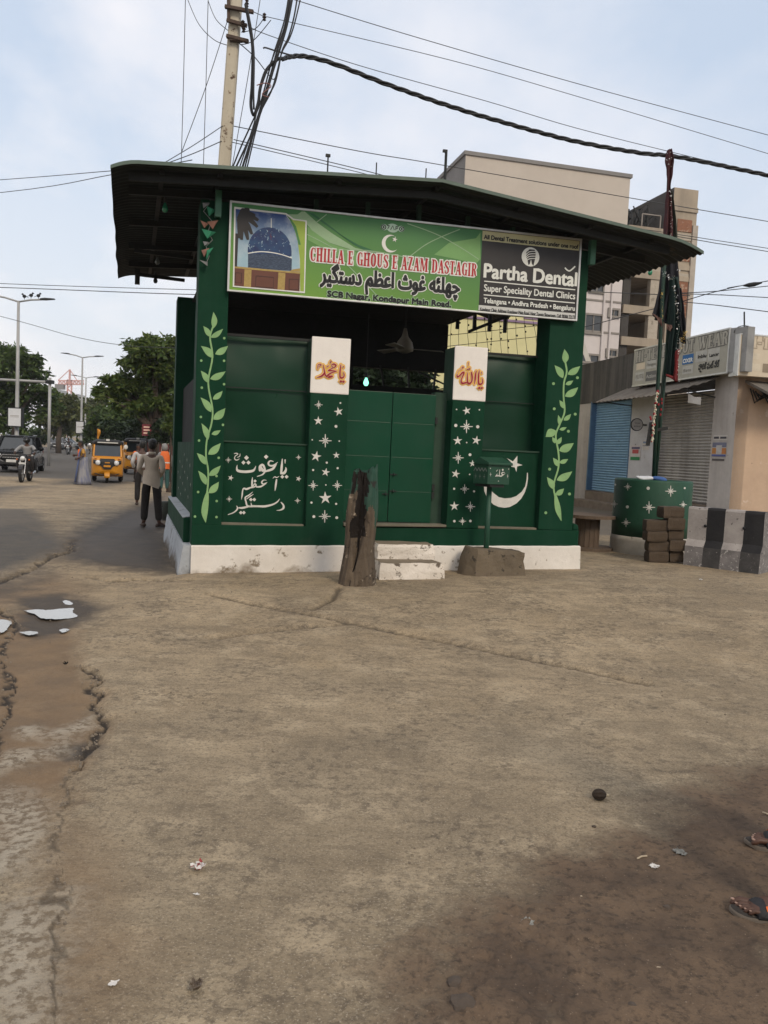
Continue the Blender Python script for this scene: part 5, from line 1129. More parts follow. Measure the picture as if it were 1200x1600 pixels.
mb.build('core', m_wood, SP)

# ------------------------------------------------------------------ shop building at the corner
c_ = at(1146, 700, 18.6); LA = R(90 + 11); LF = Plane(c_, LA); RF = Plane(c_, R(11))
RF.n = Vector((RF.u.y, -RF.u.x, 0)) if RF.u.y * 0 + -RF.u.x * -1 > 0 else RF.n
SHOP = thing('shop_building', 'single storey corner shop with closed blue and grey roller shutters and stained plaster', 'shop', Vector((c_.x, c_.y, 0)))
m_pl = M('stained_white_plaster', (.50, .465, .43), (.36, .33, .30), 1.3, rough=.95, bump=.4, bscale=14, streak=((.13, .115, .10), .55, 1.3), spots=[((.16, .14, .12), .66, 3)])
m_plp = M('peach_plaster', (.56, .41, .29), (.47, .335, .24), .9, rough=.95, bump=.35, bscale=12, streak=((.25, .18, .14), .35, .8), spots=[((.62, .50, .40), .62, 3), ((.20, .15, .12), .72, 5)])
m_plb = M('blackened_plaster', (.055, .052, .048), (.035, .033, .031), 2, rough=.95, bump=.4, bscale=14, streak=((.16, .145, .13), .5, 5.0))
m_blue = M('blue_shutter_paint', (.19, .33, .46), (.14, .26, .39), 2, rough=.6, bump=.1, spots=[((.03, .028, .03), .64, 9)], stretch=(1, 1, 4)); m_bluef = M('blue_frame_paint', (.07, .15, .25), (.05, .10, .17), 4, rough=.6)
m_gsh = M('grey_shutter', (.42, .40, .37), (.30, .285, .26), 1.6, rough=.6, metal=.1, bump=.1, streak=((.12, .11, .10), .5, 3)); m_stonep = M('stone_plinth', (.17, .135, .105), (.10, .08, .062), 4, rough=.95, bump=.6)
m_awn = M('rusty_awning', (.17, .15, .125), (.10, .085, .07), 3, rough=.8, metal=.1, spots=[((.12, .07, .04), .62, 4)])
def L5(x, y, d=0): return LF.hit(*z5i(x, y), d)
s_gr0 = L5(875, 600)[0]; s_gr1 = L5(538, 600)[0]; s_bl0 = L5(398, 600)[0]; s_bl1 = L5(157, 600)[0]; s_end = L5(60, 800)[0]; zfl = (L5(830, 1078)[1] + L5(270, 1012)[1]) / 2; ztop = L5(870, 430)[1] + .1; zpar = L5(410, 195)[1]; zsb = L5(965, 322)[1]
LEN = s_end + 6.0
def LB(): return MB(LF.loc)
def lbox(mb, s0, s1, d0, d1, z0, z1): return mb.box(s0, s1, d0, d1, z0, z1)
W_ = 7.0
mb = LB()
lbox(mb, 0, s_gr0, -.3, 0, 0, zsb); mb.build('pier', m_pl, SHOP)
mb = LB(); lbox(mb, s_gr1, s_bl0, -.3, 0, zfl - .02, zsb); mb.build('pier', M('whitewashed_pier', (.52, .52, .53), (.40, .39, .39), 2, rough=.9, bump=.3, spots=[((.20, .18, .17), .64, 4)]), SHOP)
mb = LB(); lbox(mb, s_bl1, LEN, -.3, 0, 0, ztop); mb.build('pier', m_pl, SHOP)
mb = LB(); lbox(mb, s_gr0, s_bl1, -.3, .02, 0, zfl - .02); mb.build('plinth', m_stonep, SHOP)
mb = LB(); lbox(mb, s_gr0 - .2, s_bl1 + .1, 0.02, .45, 0, zfl - .28); mb.build('front_step', m_stonep, SHOP, bevel=.02)
mb = LB(); lbox(mb, 0, s_bl0 - .3, -.3, .004, zsb - .02, zsb + .5); mb.build('parapet', m_pl, SHOP)
mb = LB(); lbox(mb, s_bl0 - .3, LEN, -.3, .006, ztop, zpar); mb.build('parapet', m_plb, SHOP)
def shutter(s0, s1, z0, z1, mat, name):
    mb = LB(); n = int((z1 - z0) / .075); P = []
    for i in range(n):
        za = z0 + (z1 - z0) * i / n; zb2 = z0 + (z1 - z0) * (i + 1) / n; m_ = za + (zb2 - za) * .82; P += [(-.17, za), (-.145, (za + m_) / 2), (-.17, m_), (-.185, (m_ + zb2) / 2)]
    P.append((-.17, z1)); mb.loft([[(s0, d, z) for d, z in P], [(s1, d, z) for d, z in P]], caps=False, closed=False)
    o = mb.build(name, mat, SHOP); return o
shutter(s_gr0, s_gr1, zfl, ztop, m_gsh, 'roller_shutter'); shutter(s_bl0 + .06, s_bl1 - .08, zfl, ztop, m_blue, 'roller_shutter')['label'] = 'blue roller shutter with flaking paint'
mb = LB(); lbox(mb, s_bl1 - .08, s_bl1, -.2, .01, zfl, ztop + .04); mb.build('shutter_frame', m_bluef, SHOP)
mb = LB(); lbox(mb, s_bl0, s_bl0 + .06, -.2, .005, zfl, ztop); mb.build('shutter_frame', m_bluef, SHOP)
# sunny side wall and roof
RB = lambda: MB(RF.loc)
mb = RB(); mb.box(0.001, 9, -.3, .0, -.1, zsb + .5); mb.build('side_wall', m_plp, SHOP)
mb = MB(LF.loc); mb.box(.02, LEN, -6, -.3, zpar - .3, zpar - .1); mb.build('roof', m_plb, SHOP)
mb = RB(); mb.box(8.9, 9.2, -LEN, -.3, 0, zpar); mb.build('rear_wall', m_pl, SHOP)
mb = RB()
q = [RF.hit(*z5i(x, y), .35) for x, y in ((1125, 345), (1200, 372))]
mb.hexa([(q[0][0], 0, q[0][1] - .06), (q[0][0] + 3, 0, q[0][1] - .1), (q[0][0] + 3, .9, q[0][1] - .45), (q[0][0], .9, q[0][1] - .40)], [(q[0][0], 0, q[0][1]), (q[0][0] + 3, 0, q[0][1] - .04), (q[0][0] + 3, .9, q[0][1] - .39), (q[0][0], .9, q[0][1] - .34)]); mb.build('side_awning', m_awn, SHOP)
mb = RB()
for k in range(9): mb.tube([(q[0][0] + .1 + .05 * k, .06 + .02 * (k % 3), q[0][1] - .18 - .03 * (k % 4)), (q[0][0] + .2 + .07 * k, .10, q[0][1] - .50 + .04 * (k % 5)), (q[0][0] + .5 + .05 * k, .08, q[0][1] - .25)], .018, 5)
mb.build('cable_tangle', m_steel, SHOP)
# awning over the grey shutter
A0 = L5(400, 382); A1 = L5(945, 342); zaw = (A0[1] + A1[1]) / 2; oz = L5(500, 445, .95)[1]
mb = LB(); rings = []
for i in range(61):
    s_ = A1[0] + .1 + (A0[0] + .1 - A1[0]) * i / 60; c2_ = .015 * math.sin(i * 1.9); dd = .95 - (.55 * (1 - i / 18) if i < 18 else 0); zo = zaw - (zaw - oz) * dd / .95
    rings.append([(s_, .01, zaw + c2_), (s_, dd, zo + c2_), (s_, dd, zo + c2_ - .012), (s_, .01, zaw + c2_ - .012)])
mb.loft(rings); mb.build('awning', m_awn, SHOP)
mb = LB(); mb.bar((A1[0] + .3, .01, zaw - .5), (A1[0] + .5, .6, oz + .08), .03); mb.build('awning_bracket', m_steel, SHOP)
mb = LB(); mb.bar((A0[0] - .1, .01, zaw - .5), (A0[0] - .1, .85, oz - .01), .03); mb.build('awning_bracket', m_steel, SHOP)
# signboards of the shop
SL['F'] = (.54, [_v(.17), _s(.17, .04), _h(.03, .50, .955), _h(.17, .42, .5), ('l', [(.48, .72, .05), (.48, .98, .06)]), ('l', [(.42, .38, .05), (.42, .62, .05)])])
SL['W'] = (.94, [('l', [(.12, .96, .19), (.30, .05, .15)]), ('l', [(.30, .05, .08), (.46, .90, .09)]), ('l', [(.46, .90, .19), (.64, .05, .15)]), ('l', [(.64, .05, .08), (.80, .96, .09)]), _s(.12, .96, .26), _s(.46, .96, .24), _s(.80, .96, .22)])
SL['-'] = (.34, [_h(.04, .30, .42, .12)])
m_sgn = M('faded_grey_sign', (.36, .35, .29), (.30, .29, .24), 1.5, rough=.6, streak=((.22, .21, .18), .4, 3)); m_sgy = M('faded_cream_sign', (.58, .50, .38), (.52, .45, .34), 1.5, rough=.6); m_edge = M('letter_shadow_print', (.17, .165, .15), None, 6); m_let = M('letter_face_print', (.40, .385, .325), None, 6); m_lety = M('letter_face_cream', (.60, .52, .40), None, 6); m_edgey = M('letter_shadow_cream', (.38, .32, .24), None, 6)
SD = .32
SGN = thing('shop_sign', 'faded grey lightbox sign with outlined serif letters above the roller shutters', 'sign', Vector((c_.x, c_.y, 0)))
P_ = [L5(x, y, SD) for x, y in ((975, 66), (418, 166), (405, 377), (966, 320))]; gs0 = (P_[0][0] + P_[3][0]) / 2; gs1 = (P_[1][0] + P_[2][0]) / 2; gz0 = (P_[2][1] + P_[3][1]) / 2; gz1 = (P_[0][1] + P_[1][1]) / 2
mb = LB(); mb.box(gs0, gs1, .02, SD, gz0, gz1); mb.build('lightbox', m_sgn, SGN)
mb = LB(); mb.hexa([(gs0 - .38, -.02, gz0), (gs0, .02, gz0), (gs0, SD, gz0), (gs0 - .40, SD - .16, gz0)], [(gs0 - .38, -.02, gz1), (gs0, .02, gz1), (gs0, SD, gz1), (gs0 - .40, SD - .16, gz1)]); mb.build('corner_panel', M('dull_tin', (.27, .27, .26), (.17, .17, .165), 3, rough=.5, metal=.3), SGN)
mb = LB()
for z0, z1 in ((gz0 - .02, gz0 + .015), (gz1 - .015, gz1 + .02)): mb.box(gs0, gs1, SD - .03, SD + .012, z0, z1)
mb.box(gs0 - .005, gs0 + .03, SD - .03, SD + .014, gz0, gz1); mb.build('frame', m_alu, SGN)
GL, GHt = gs1 - gs0, gz1 - gz0
def lmap(d): return lambda x, y, k=0: (gs1 - x, SD + d + k, gz0 + y)   # x runs left to right as seen
def shopslab(txt, x0, x1, y0, y1, mf, f_, me_, ml_, root):
    for grow, mat, d in ((.022, me_, .004), (0, ml_, .008)):
        tmp = MB(); slab(tmp, txt, (x0, x1, y0, y1), 0, grow); mb = MB(f_)
        mb.add([mf(p[0], p[2], d + p[1]) for p in tmp.v], tmp.F); mb.build('lettering_outline' if grow else 'lettering', mat, root, recalc=False)
# x positions by what each letter sits over in the photo
def gx_(x, y): return gs1 - L5(x, y, SD)[0]
def gy_(x, y): return L5(x, y, SD)[1] - gz0
shopslab('HI-TECH FOOT WEAR', gx_(428, 200), gx_(972, 120), (gy_(430, 238) + gy_(968, 155)) / 2, (gy_(430, 168) + gy_(968, 85)) / 2, lambda x, y, k: (gs1 - x, SD + k, gz0 + y), LF.loc, m_edge, m_let, SGN)
def patch(x0, y0, x1, y1, mat, d=.004, name='logo_panel'):
    mb = LB(); a = (gx_(x0, (y0 + y1) / 2), gx_(x1, (y0 + y1) / 2)); zz = ((gy_(x0, y1) + gy_(x1, y1)) / 2, (gy_(x0, y0) + gy_(x1, y0)) / 2)
    mb.add([lmap(d)(a[0], zz[0]), lmap(d)(a[1], zz[0]), lmap(d)(a[1], zz[1]), lmap(d)(a[0], zz[1])], [(0, 1, 2, 3)]); mb.build(name, mat, SGN, recalc=False)
def stxt(s, x0, y0, x1, y1, mat, bold=.01, d=.008):
    mb = LB(); a = (gx_(x0, (y0 + y1) / 2), gx_(x1, (y0 + y1) / 2)); zz = ((gy_(x0, y1) + gy_(x1, y1)) / 2, (gy_(x0, y0) + gy_(x1, y0)) / 2)
    put_text(mb, s, (a[0], a[1], zz[0], zz[1]), lambda x, y, k: lmap(d)(x, y, k), bold=bold); mb.build('logo_lettering', mat, SGN, recalc=False)
m_pp = M('pale_logo_panel', (.46, .455, .41), None, 4); m_pb = M('blue_logo_panel', (.035, .14, .34), None, 4); m_pg = M('grey_logo_panel', (.13, .13, .12), None, 4); m_gtx = M('faded_logo_print', (.28, .27, .23), None, 6)
patch(700, 202, 763, 258, m_pb); patch(777, 180, 842, 244, m_pp); patch(850, 165, 917, 236, m_pp); patch(700, 268, 760, 315, m_pp); patch(424, 306, 472, 356, m_pp); patch(484, 300, 545, 356, m_pg); patch(490, 236, 545, 284, m_pp); patch(430, 252, 480, 290, m_sgy)
stxt('CIXER', 704, 226, 760, 248, m_wprint, .012); stxt('inblu', 792, 202, 840, 222, m_ink, .012); stxt('Lancer', 860, 193, 914, 212, m_ink, .008); disc2_ = None
stxt('\u0C39\u0C48\u0C1F\u0C46\u0C15\u0C4D \u0C2B\u0C41\u0C1F\u0C4D \u0C35\u0C47\u0C30\u0C4D', 795, 252, 916, 283, m_ink, .012)
stxt('Bata', 706, 286, 752, 302, m_gtx, .006); stxt('FLITE', 428, 320, 470, 342, m_gtx, .01); stxt('Action', 488, 318, 543, 338, m_pp, .006); stxt('Paragon', 494, 250, 543, 268, m_gtx, .006)
SGR = thing('shop_sign', 'faded cream lightbox sign on the peach plastered side of the corner shop', 'sign', Vector((c_.x, c_.y, 0)))
def R5(x, y, d=SD): return RF.hit(*z5i(x, y), d)
rz1 = R5(1035, 82)[1]; rz0 = R5(1030, 324)[1]; rs0 = R5(1030, 200)[0]
mb = RB(); mb.box(rs0, rs0 + 5.0, .02, SD, rz0, rz1); mb.build('lightbox', m_sgy, SGR)
mb = RB(); mb.box(rs0 - .02, rs0 + .012, .02, SD + .01, rz0 - .01, rz1 + .01); mb.box(rs0, rs0 + 5, SD - .02, SD + .01, rz1 - .01, rz1 + .02); mb.build('frame', m_alu, SGR)
tx0 = R5(1056, 115)[0]; hgt = R5(1060, 92)[1] - R5(1060, 158)[1]; xr = R5(1193, 120)[0]; wT = (xr - tx0)
tw = sum(SL[c][0] + .05 for c in 'HI-'); tall = sum(SL[c][0] + .05 for c in 'HI-TECH FOOT WEAR'); sc_ = wT / (tw + .35)
shopslab('HI-TECH FOOT WEAR', tx0, tx0 + tall * sc_, R5(1060, 158)[1], R5(1060, 92)[1], lambda x, y, k: (x, SD + k, y), RF.loc, m_edgey, m_lety, SGR)
mb = RB(); a = R5(1170, 255); b_ = R5(1215, 310); mb.add([(a[0], SD + .004, b_[1]), (b_[0] + .3, SD + .004, b_[1]), (b_[0] + .3, SD + .004, a[1]), (a[0], SD + .004, a[1])], [(0, 1, 2, 3)]); mb.build('logo_panel', M('taupe_logo_panel', (.26, .21, .15), None, 4), SGR, recalc=False)
for (x0, y0, x1, y1) in ((1062, 190, 1150, 232), (1055, 250, 1152, 300)):
    mb = RB(); a = R5(x0, y0); b_ = R5(x1, y1); mb.add([(a[0], SD + .004, b_[1]), (b_[0], SD + .004, b_[1]), (b_[0], SD + .004, a[1]), (a[0], SD + .004, a[1])], [(0, 1, 2, 3)]); mb.build('logo_panel', M('pale_cream_panel', (.63, .56, .44), None, 4), SGR, recalc=False)
# round sign, hanging board and posters
h = L5(433, 613, .28); RS = thing('round_sign', 'small round grey sign with black rim on the white pier', 'sign', Vector((c_.x, c_.y, 0))); mb = LB(); ss = .235
def disk(s0, z0, r, d0, d1, mat, name, par, n=28):
    mb = LB(); mb.loft([[(s0 + r * math.cos(2 * math.pi * i / n), d, z0 + r * math.sin(2 * math.pi * i / n)) for i in range(n)] for d in (d0, d1)]); return mb.build(name, mat, par)
# turned to face the camera a little: built out on a bracket
rsP = Plane(SHOP.location + LF.loc((h[0], .28, 0)), R(8)); RS.location = rsP.P + Vector((0, 0, h[1])); rr_ = 37 * .266667 / FPX * rsP.P.y
for r, d0, d1, mat, nm in ((rr_, -.04, 0, m_ink, 'rim'), (rr_ * .88, 0, .006, M('grey_sign_face', (.50, .49, .47), None, 5), 'face')):
    mb = MB(rsP.loc); mb.loft([[(r * math.cos(2 * math.pi * i / 32), d, r * math.sin(2 * math.pi * i / 32)) for i in range(32)] for d in (d0, d1)]); mb.build(nm, mat, RS)
mb = MB(rsP.loc)
for zz_, k_ in ((.22, .8), (-.28, 1.0)):
    ribbon(mb, [(rr_ * (-.5 + i * .1) * k_, rr_ * (zz_ + .11 * (-1) ** i)) for i in range(11)], rr_ * .07, lambda x, y: (x, .012, y))
mb.build('lettering', m_ink, RS, recalc=False)
mb = MB(); v_ = SHOP.location + LF.loc((h[0], 0, h[1])) - RS.location; mb.bar(v_, (rr_ * .9, .04, 0), .04); mb.build('bracket', m_steel, RS)
a = L5(735, 430, .45); b_ = L5(806, 497, .45); HB = thing('hanging_board', 'torn white board hanging under the rusty awning', 'board', Vector((c_.x, c_.y, 0))); mb = LB(); mb.prism([(a[0], a[1]), (a[0] - .01, b_[1] + .08), (b_[0], b_[1]), (b_[0], a[1] - .12), ((a[0] + b_[0]) / 2, a[1] - .10)], lambda x, y: (x, .45, y), lambda x, y: (x, .46, y)); mb.build('board', M('white_board', (.58, .56, .52), (.48, .45, .40), 3, rough=.8), HB)
mb = LB(); mb.tube([(a[0], .455, a[1]), (a[0], .455, a[1] + .25)], .006, 5); mb.build('hanger', m_steel, HB)
def poster(x0, y0, x1, y1, bands, label):
    a = L5(x0, y0); b_ = L5(x1, y1); o = thing('poster', label, 'poster', Vector((c_.x, c_.y, 0)), group='bills pasted on the shop piers'); mb = LB(); mb.box(b_[0], a[0], 0.002, .006, b_[1], a[1]); mb.build('paper', M('bill_paper', (.55, .52, .48), (.45, .42, .38), 4), o)
    for k, (f0, f1, g0, g1, col) in enumerate(bands):
        mb = LB(); S0 = a[0] + (b_[0] - a[0]) * f0; S1 = a[0] + (b_[0] - a[0]) * f1; Z0 = a[1] + (b_[1] - a[1]) * g0; Z1 = a[1] + (b_[1] - a[1]) * g1
        mb.add([(S0, .009 + .0015 * k, Z0), (S1, .009 + .0015 * k, Z0), (S1, .009 + .0015 * k, Z1), (S0, .009 + .0015 * k, Z1)], [(0, 1, 2, 3)]); mb.build('print', M('bill_print_%d_%d_%d' % tuple(int(c * 99) for c in col), col, None, 9), o, recalc=False)
poster(398, 735, 452, 822, [(0, 1, .0, .72, (.55, .50, .48)), (.1, .9, .1, .25, (.10, .09, .16)), (.2, .8, .28, .55, (.45, .08, .08)), (.05, .95, .78, 1, (.03, .22, .08))], 'red and green pasted bill on the white pier under the round sign')
poster(466, 706, 502, 762, [(.1, .9, .1, .3, (.20, .25, .35)), (.1, .9, .5, .6, (.25, .25, .28))], 'small pale bill pasted on the white pier beside the flag poles')
poster(878, 718, 954, 800, [(0, 1, 0, .35, (.16, .17, .24)), (0, .3, .40, .82, (.50, .22, .06)), (.7, 1, .40, .82, (.50, .20, .06)), (.3, .7, .2, .8, (.50, .48, .46)), (0, 1, .86, 1, (.10, .12, .30))], 'blue and orange pasted bill on the grey pier near the corner')
poster(874, 812, 945, 826, [(0, 1, .0, 1, (.10, .09, .09))], 'dark strip of a bill just below the blue and orange one')
poster(884, 676, 962, 704, [(.03, .4, .25, .7, (.06, .06, .07)), (.5, .95, .3, .7, (.06, .06, .07))], 'white strip with black handwriting above the blue and orange bill')
# ------------------------------------------------------------------ buildings behind
m_beige = M('beige_render', (.50, .445, .385), (.46, .41, .355), .3, rough=.9, bump=.1, streak=((.40, .35, .30), .25, .6)); m_lav = M('pale_lavender_render', (.60, .55, .53), (.54, .50, .485), .4, rough=.9, streak=((.42, .38, .36), .25, .8)); m_shade = M('grey_and_shaded_render', (.22, .21, .20), (.17, .165, .16), .5, rough=.9)
m_conc = M('raw_concrete', (.40, .335, .255), (.30, .255, .20), .6, rough=.95, bump=.3, streak=((.12, .105, .09), .5, 1.2)); m_concd = M('dark_and_shaded_concrete', (.07, .065, .06), (.05, .046, .042), 1, rough=.95); m_win = Mglass('dark_window', (.025, .028, .03), .15); m_winf = M('window_frame_paint', (.26, .235, .21), None, 3); m_bri = M('red_brick', (.27, .125, .075), (.17, .085, .055), 9, rough=.95, bump=.4, stretch=(1, 1, 3), spots=[((.36, .26, .19), .56, 5)]); m_blk = M('cement_block_wall', (.42, .37, .30), (.33, .29, .235), 2.5, rough=.95, stretch=(1, 1, 2.5), spots=[((.24, .21, .17), .60, 4)])
AO = at(728, 241, 36); AP = Plane(AO, R(14.5)); AO0 = AP.P
APT = thing('apartment_building', 'tall beige and pale lavender apartment block rising behind the shrine', 'building', AO0)
def A_(px, py, d=0): return AP.hit(px, py, d)
w1 = (A_(985, 278)[0] + A_(975, 430)[0]) / 2; zt = (A_(728, 241)[1] + A_(985, 279)[1]) / 2; zs = A_(940, 420)[1] + .2
AB = lambda: MB(AP.loc)
mb = AB(); mb.box(0, w1, -9, 0, zs, zt); mb.build('penthouse', m_beige, APT)
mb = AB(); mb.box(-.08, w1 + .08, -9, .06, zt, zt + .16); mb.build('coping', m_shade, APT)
mb = AB(); mb.box(-.006, -.001, -9, 0, zs, zt); mb.build('side_wall', m_shade, APT)  # thin grey skin paints the shade on this side of the block
mb = AB(); mb.box(-3, w1 - .02, -9, -.05, 0, zs); mb.build('wall', m_lav, APT)
def zz10(x, y): return (890 + x * .191667, 270 + y * .191667)
wins = [(zz10(130, 1158), zz10(250, 1308)), (zz10(325, 1118), zz10(390, 1170)), (zz10(170, 915), zz10(268, 972)), (z5i(120, -8), z5i(215, 74)), (z5i(258, 178), z5i(306, 213)), (z5i(110, 205), z5i(200, 248))]
del wins[3]
for a, b in wins:
    p, q = A_(*a, -.05), A_(*b, -.05); mb = AB(); s0, s1, z0, z1 = p[0], q[0], q[1], p[1]; f_ = .09
    for bx_ in ((s0 - f_, s1 + f_, z0 - f_, z0), (s0 - f_, s1 + f_, z1, z1 + f_), (s0 - f_, s0, z0, z1), (s1, s1 + f_, z0, z1)): mb.box(bx_[0], bx_[1], -.049, .03, bx_[2], bx_[3])
    wd = mb.build('window', m_winf, APT); mb = AB(); mb.box(s0, s1, -.049, -.03, z0, z1); mb.build('pane', m_win, wd)
    mb = AB(); mb.box((s0 + s1) / 2 - .02, (s0 + s1) / 2 + .02, -.03, .0, z0, z1); mb.build('mullion', m_winf, wd)
for x, y0, y1 in ((958, 430, 560), (946.5, 430, 560)):
    p, q = A_(x, y0, -.02), A_(x - 6, y1, -.02); mb = AB(); mb.tube([(p[0], -.0, p[1]), (p[0], -.0, 1)], .05, 8); mb.build('drain_pipe', m_lav, APT)
for y in (470, 519): # slab lines
    p = A_(940, y, -.05); mb = AB(); mb.box(-3, w1 - .02, -.049, -.02, p[1] - .04, p[1] + .04); mb.build('floor_band', m_winf, APT)
# pale yellow house seen through the shrine
YO = at(690, 600, 26); YP = Plane(YO, R(13)); YB = lambda: MB(YP.loc); ylw = M('pale_yellow_render', (.66, .62, .34), (.60, .56, .30), .5, rough=.9); pur = M('mauve_band', (.28, .20, .30), None, 2)
YH = thing('yellow_house', 'pale yellow house with a mauve band glimpsed through the open top of the shrine', 'house', YP.P); e0 = YP.hit(850, 540)[0]
zb0 = YP.hit(760, 500)[1]
mb = YB(); mb.box(-.4, e0, -8, 0, 0, zb0 + 1.0); mb.build('wall', ylw, YH)
mb = YB(); mb.box(-.4, e0 + .02, .001, .05, zb0, zb0 + .07); mb.build('band', pur, YH)
for s0, s1 in ((.35, .95), (1.35, 1.85), (2.6, 3.1)):
    mb = YB(); mb.box(s0, s1, .001, .04, zb0 + .14, zb0 + .9); f_ = mb.build('window', pur, YH); mb = YB(); mb.box(s0 + .05, s1 - .05, .04, .045, zb0 + .2, zb0 + .9); mb.build('pane', m_win, f_)
mb = YB(); mb.box(-.6, e0 + .1, -8, .3, zb0 + 1.0, zb0 + 1.15); mb.build('roof_slab', m_conc, YH)
# string lights at the back of the shrine
SLT = thing('string_lights', 'strands of tiny unlit bulbs strung across the open back of the shrine', 'string lights', SA)
mb = S_(); m2 = S_()
for k in range(11):
    x = 706 + k * 12.5; a = sfp(x, 492, 3.4); b = sfp(x + rnd.uniform(-3, 9), 556, 3.4); mb.tube([a, ((a[0] + b[0]) / 2 + rnd.uniform(-.03, .03), 3.4, (a[2] + b[2]) / 2), b], .004, 4)
    for j in range(3):
        t_ = rnd.random(); m2.ball((a[0] + (b[0] - a[0]) * t_, 3.39, a[2] + (b[2] - a[2]) * t_), .017, 6, 4)
for y in (515, 532): a = sfp(690, y + 10, 3.35); b = sfp(840, y - 6, 3.35); mb.tube([a, b], .005, 4)
mb.build('wire', m_ink, SLT); m2.build('bulb', m_ink, SLT)
# unfinished concrete frame building
UO = at(1054, 294, 41); UP = Plane(UO, R(14)); UB = lambda: MB(UP.loc)
UNF = thing('unfinished_building', 'unfinished concrete building with a brick stair tower and open floors', 'building', UP.P)
def U_(x, y, d=0): return UP.hit(*zz10(x, y), d)
tw0 = 0; tw1 = (U_(1058, 150)[0] + U_(985, 1000)[0]) / 2; tz = U_(960, 132)[1]; 
mb = UB(); mb.box(tw0, tw1, -5.5, 0, 0, tz); mb.build('stair_tower', m_conc, UNF)
mb = UB(); mb.box(-.006, -.001, -5.5, 0, U_(860, 760)[1], tz); mb.build('tower_shade_skin', m_concd, UNF)  # tower side away from the sun: its shade is painted as darker concrete
mb = UB(); mb.box(tw1 - .22, tw1 + .06, -.1, .10, 0, tz - 1.7); mb.build('tower_edge', M('pale_concrete_edge', (.42, .37, .31), None, 2), UNF)
for x0, y0, x1, y1, mt in ((880, 375, 1012, 492, m_bri), (878, 492, 1005, 560, m_blk), (892, 680, 990, 730, m_bri), (860, 865, 975, 1080, m_bri), (850, 1080, 960, 1340, m_bri), (850, 740, 985, 800, m_conc), (856, 815, 980, 862, m_blk)):
    p, q = U_(x0, y0, .0), U_(x1, y1, .0); mb = UB(); mb.box(max(.15, p[0]), min(q[0], tw1 - .25), .002, .04, q[1], p[1]); mb.build('infill_panel', mt, UNF)
for z in (U_(960, 300)[1], U_(960, 780)[1], U_(950, 870)[1]): mb = UB(); mb.box(-.02, tw1 + .02, .003, .06, z - .12, z + .12); mb.build('floor_beam', m_conc, UNF)
# open floors to the left of the tower
oL = U_(445, 950)[0]; oR = -.1; zf = [U_(560, 1370)[1], U_(560, 1110)[1], U_(580, 815)[1], U_(640, 470)[1]]
zf = [zf[0] - 3.6] + zf
for z in zf: mb = UB(); mb.box(oL, oR, -6, .05, z - .25, z + .15); mb.build('floor_slab', m_conc, UNF)
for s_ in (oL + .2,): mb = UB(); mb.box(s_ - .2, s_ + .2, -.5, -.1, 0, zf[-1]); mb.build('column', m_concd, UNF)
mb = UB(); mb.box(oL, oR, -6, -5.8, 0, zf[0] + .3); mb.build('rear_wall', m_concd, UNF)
c0, c1_ = U_(655, 1000)[0], U_(735, 1000)[0]
mb = UB(); mb.box(c0, min(c1_, -.12), -.3, .0, 0, zf[-1] - .3); mb.build('block_wall', m_blk, UNF)
for k in range(1, 4):
    p = U_(550, 900)[0]; q = U_(640, 900)[0]; mb = UB(); mb.box(p, q, -2.6, -2.45, zf[k] + .15, zf[k + 1] - .25); mb.build('partition', M('grey_plaster', (.30, .28, .255), None, 1), UNF)
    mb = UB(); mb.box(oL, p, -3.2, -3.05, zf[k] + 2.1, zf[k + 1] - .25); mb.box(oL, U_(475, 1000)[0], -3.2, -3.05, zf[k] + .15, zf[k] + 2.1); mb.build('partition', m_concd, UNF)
z0 = zf[-1] + .15
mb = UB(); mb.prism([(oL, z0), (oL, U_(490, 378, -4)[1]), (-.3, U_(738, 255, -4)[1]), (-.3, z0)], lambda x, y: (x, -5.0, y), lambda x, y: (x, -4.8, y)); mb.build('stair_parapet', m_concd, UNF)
mb = UB()
fr = [U_(603, 268), U_(735, 205), U_(603, 400), U_(735, 385)]
for d in (-1.0, -1.8):
    mb.bar((fr[0][0], d, fr[0][1]), (fr[1][0], d, fr[1][1]), .07); mb.bar((fr[2][0], d, z0), (fr[0][0], d, fr[0][1]), .07); mb.bar((fr[1][0], d, z0), (fr[1][0], d, fr[1][1]), .07)
for t_ in (0, .3, .6, 1): q = (fr[0][0] + (fr[1][0] - fr[0][0]) * t_, fr[0][1] + (fr[1][1] - fr[0][1]) * t_); mb.bar((q[0], -1.0, q[1]), (q[0], -1.8, q[1]), .06)
mb.build('water_tank_frame', m_steel, UNF)
mb = UB()
for k in range(26):
    s_ = rnd.uniform(fr[2][0] - .3, fr[3][0]); a = Vector((s_, -1.3 + rnd.uniform(-.4, .4), z0 + rnd.uniform(0, .5))); mb.bar(a, a + Vector((rnd.gauss(0, .5), rnd.gauss(0, .2), rnd.uniform(.1, .9))), .05)
mb.build('scrap_pile', m_steel, UNF)
for k in range(2):
    p = (U_(650, 410), U_(735, 450))[k]; 
mb = UB(); q = U_(690, 425); mb.bar((q[0] - .5, -.3, z0), (q[0] - .5, -.3, z0 + .7), .05); mb.bar((q[0] + .5, -.3, z0), (q[0] + .5, -.3, z0 + .7), .05); mb.bar((q[0] - .5, -.3, z0 + .7), (q[0] + .5, -.3, z0 + .7), .05); mb.build('roof_rail', m_winf, UNF)
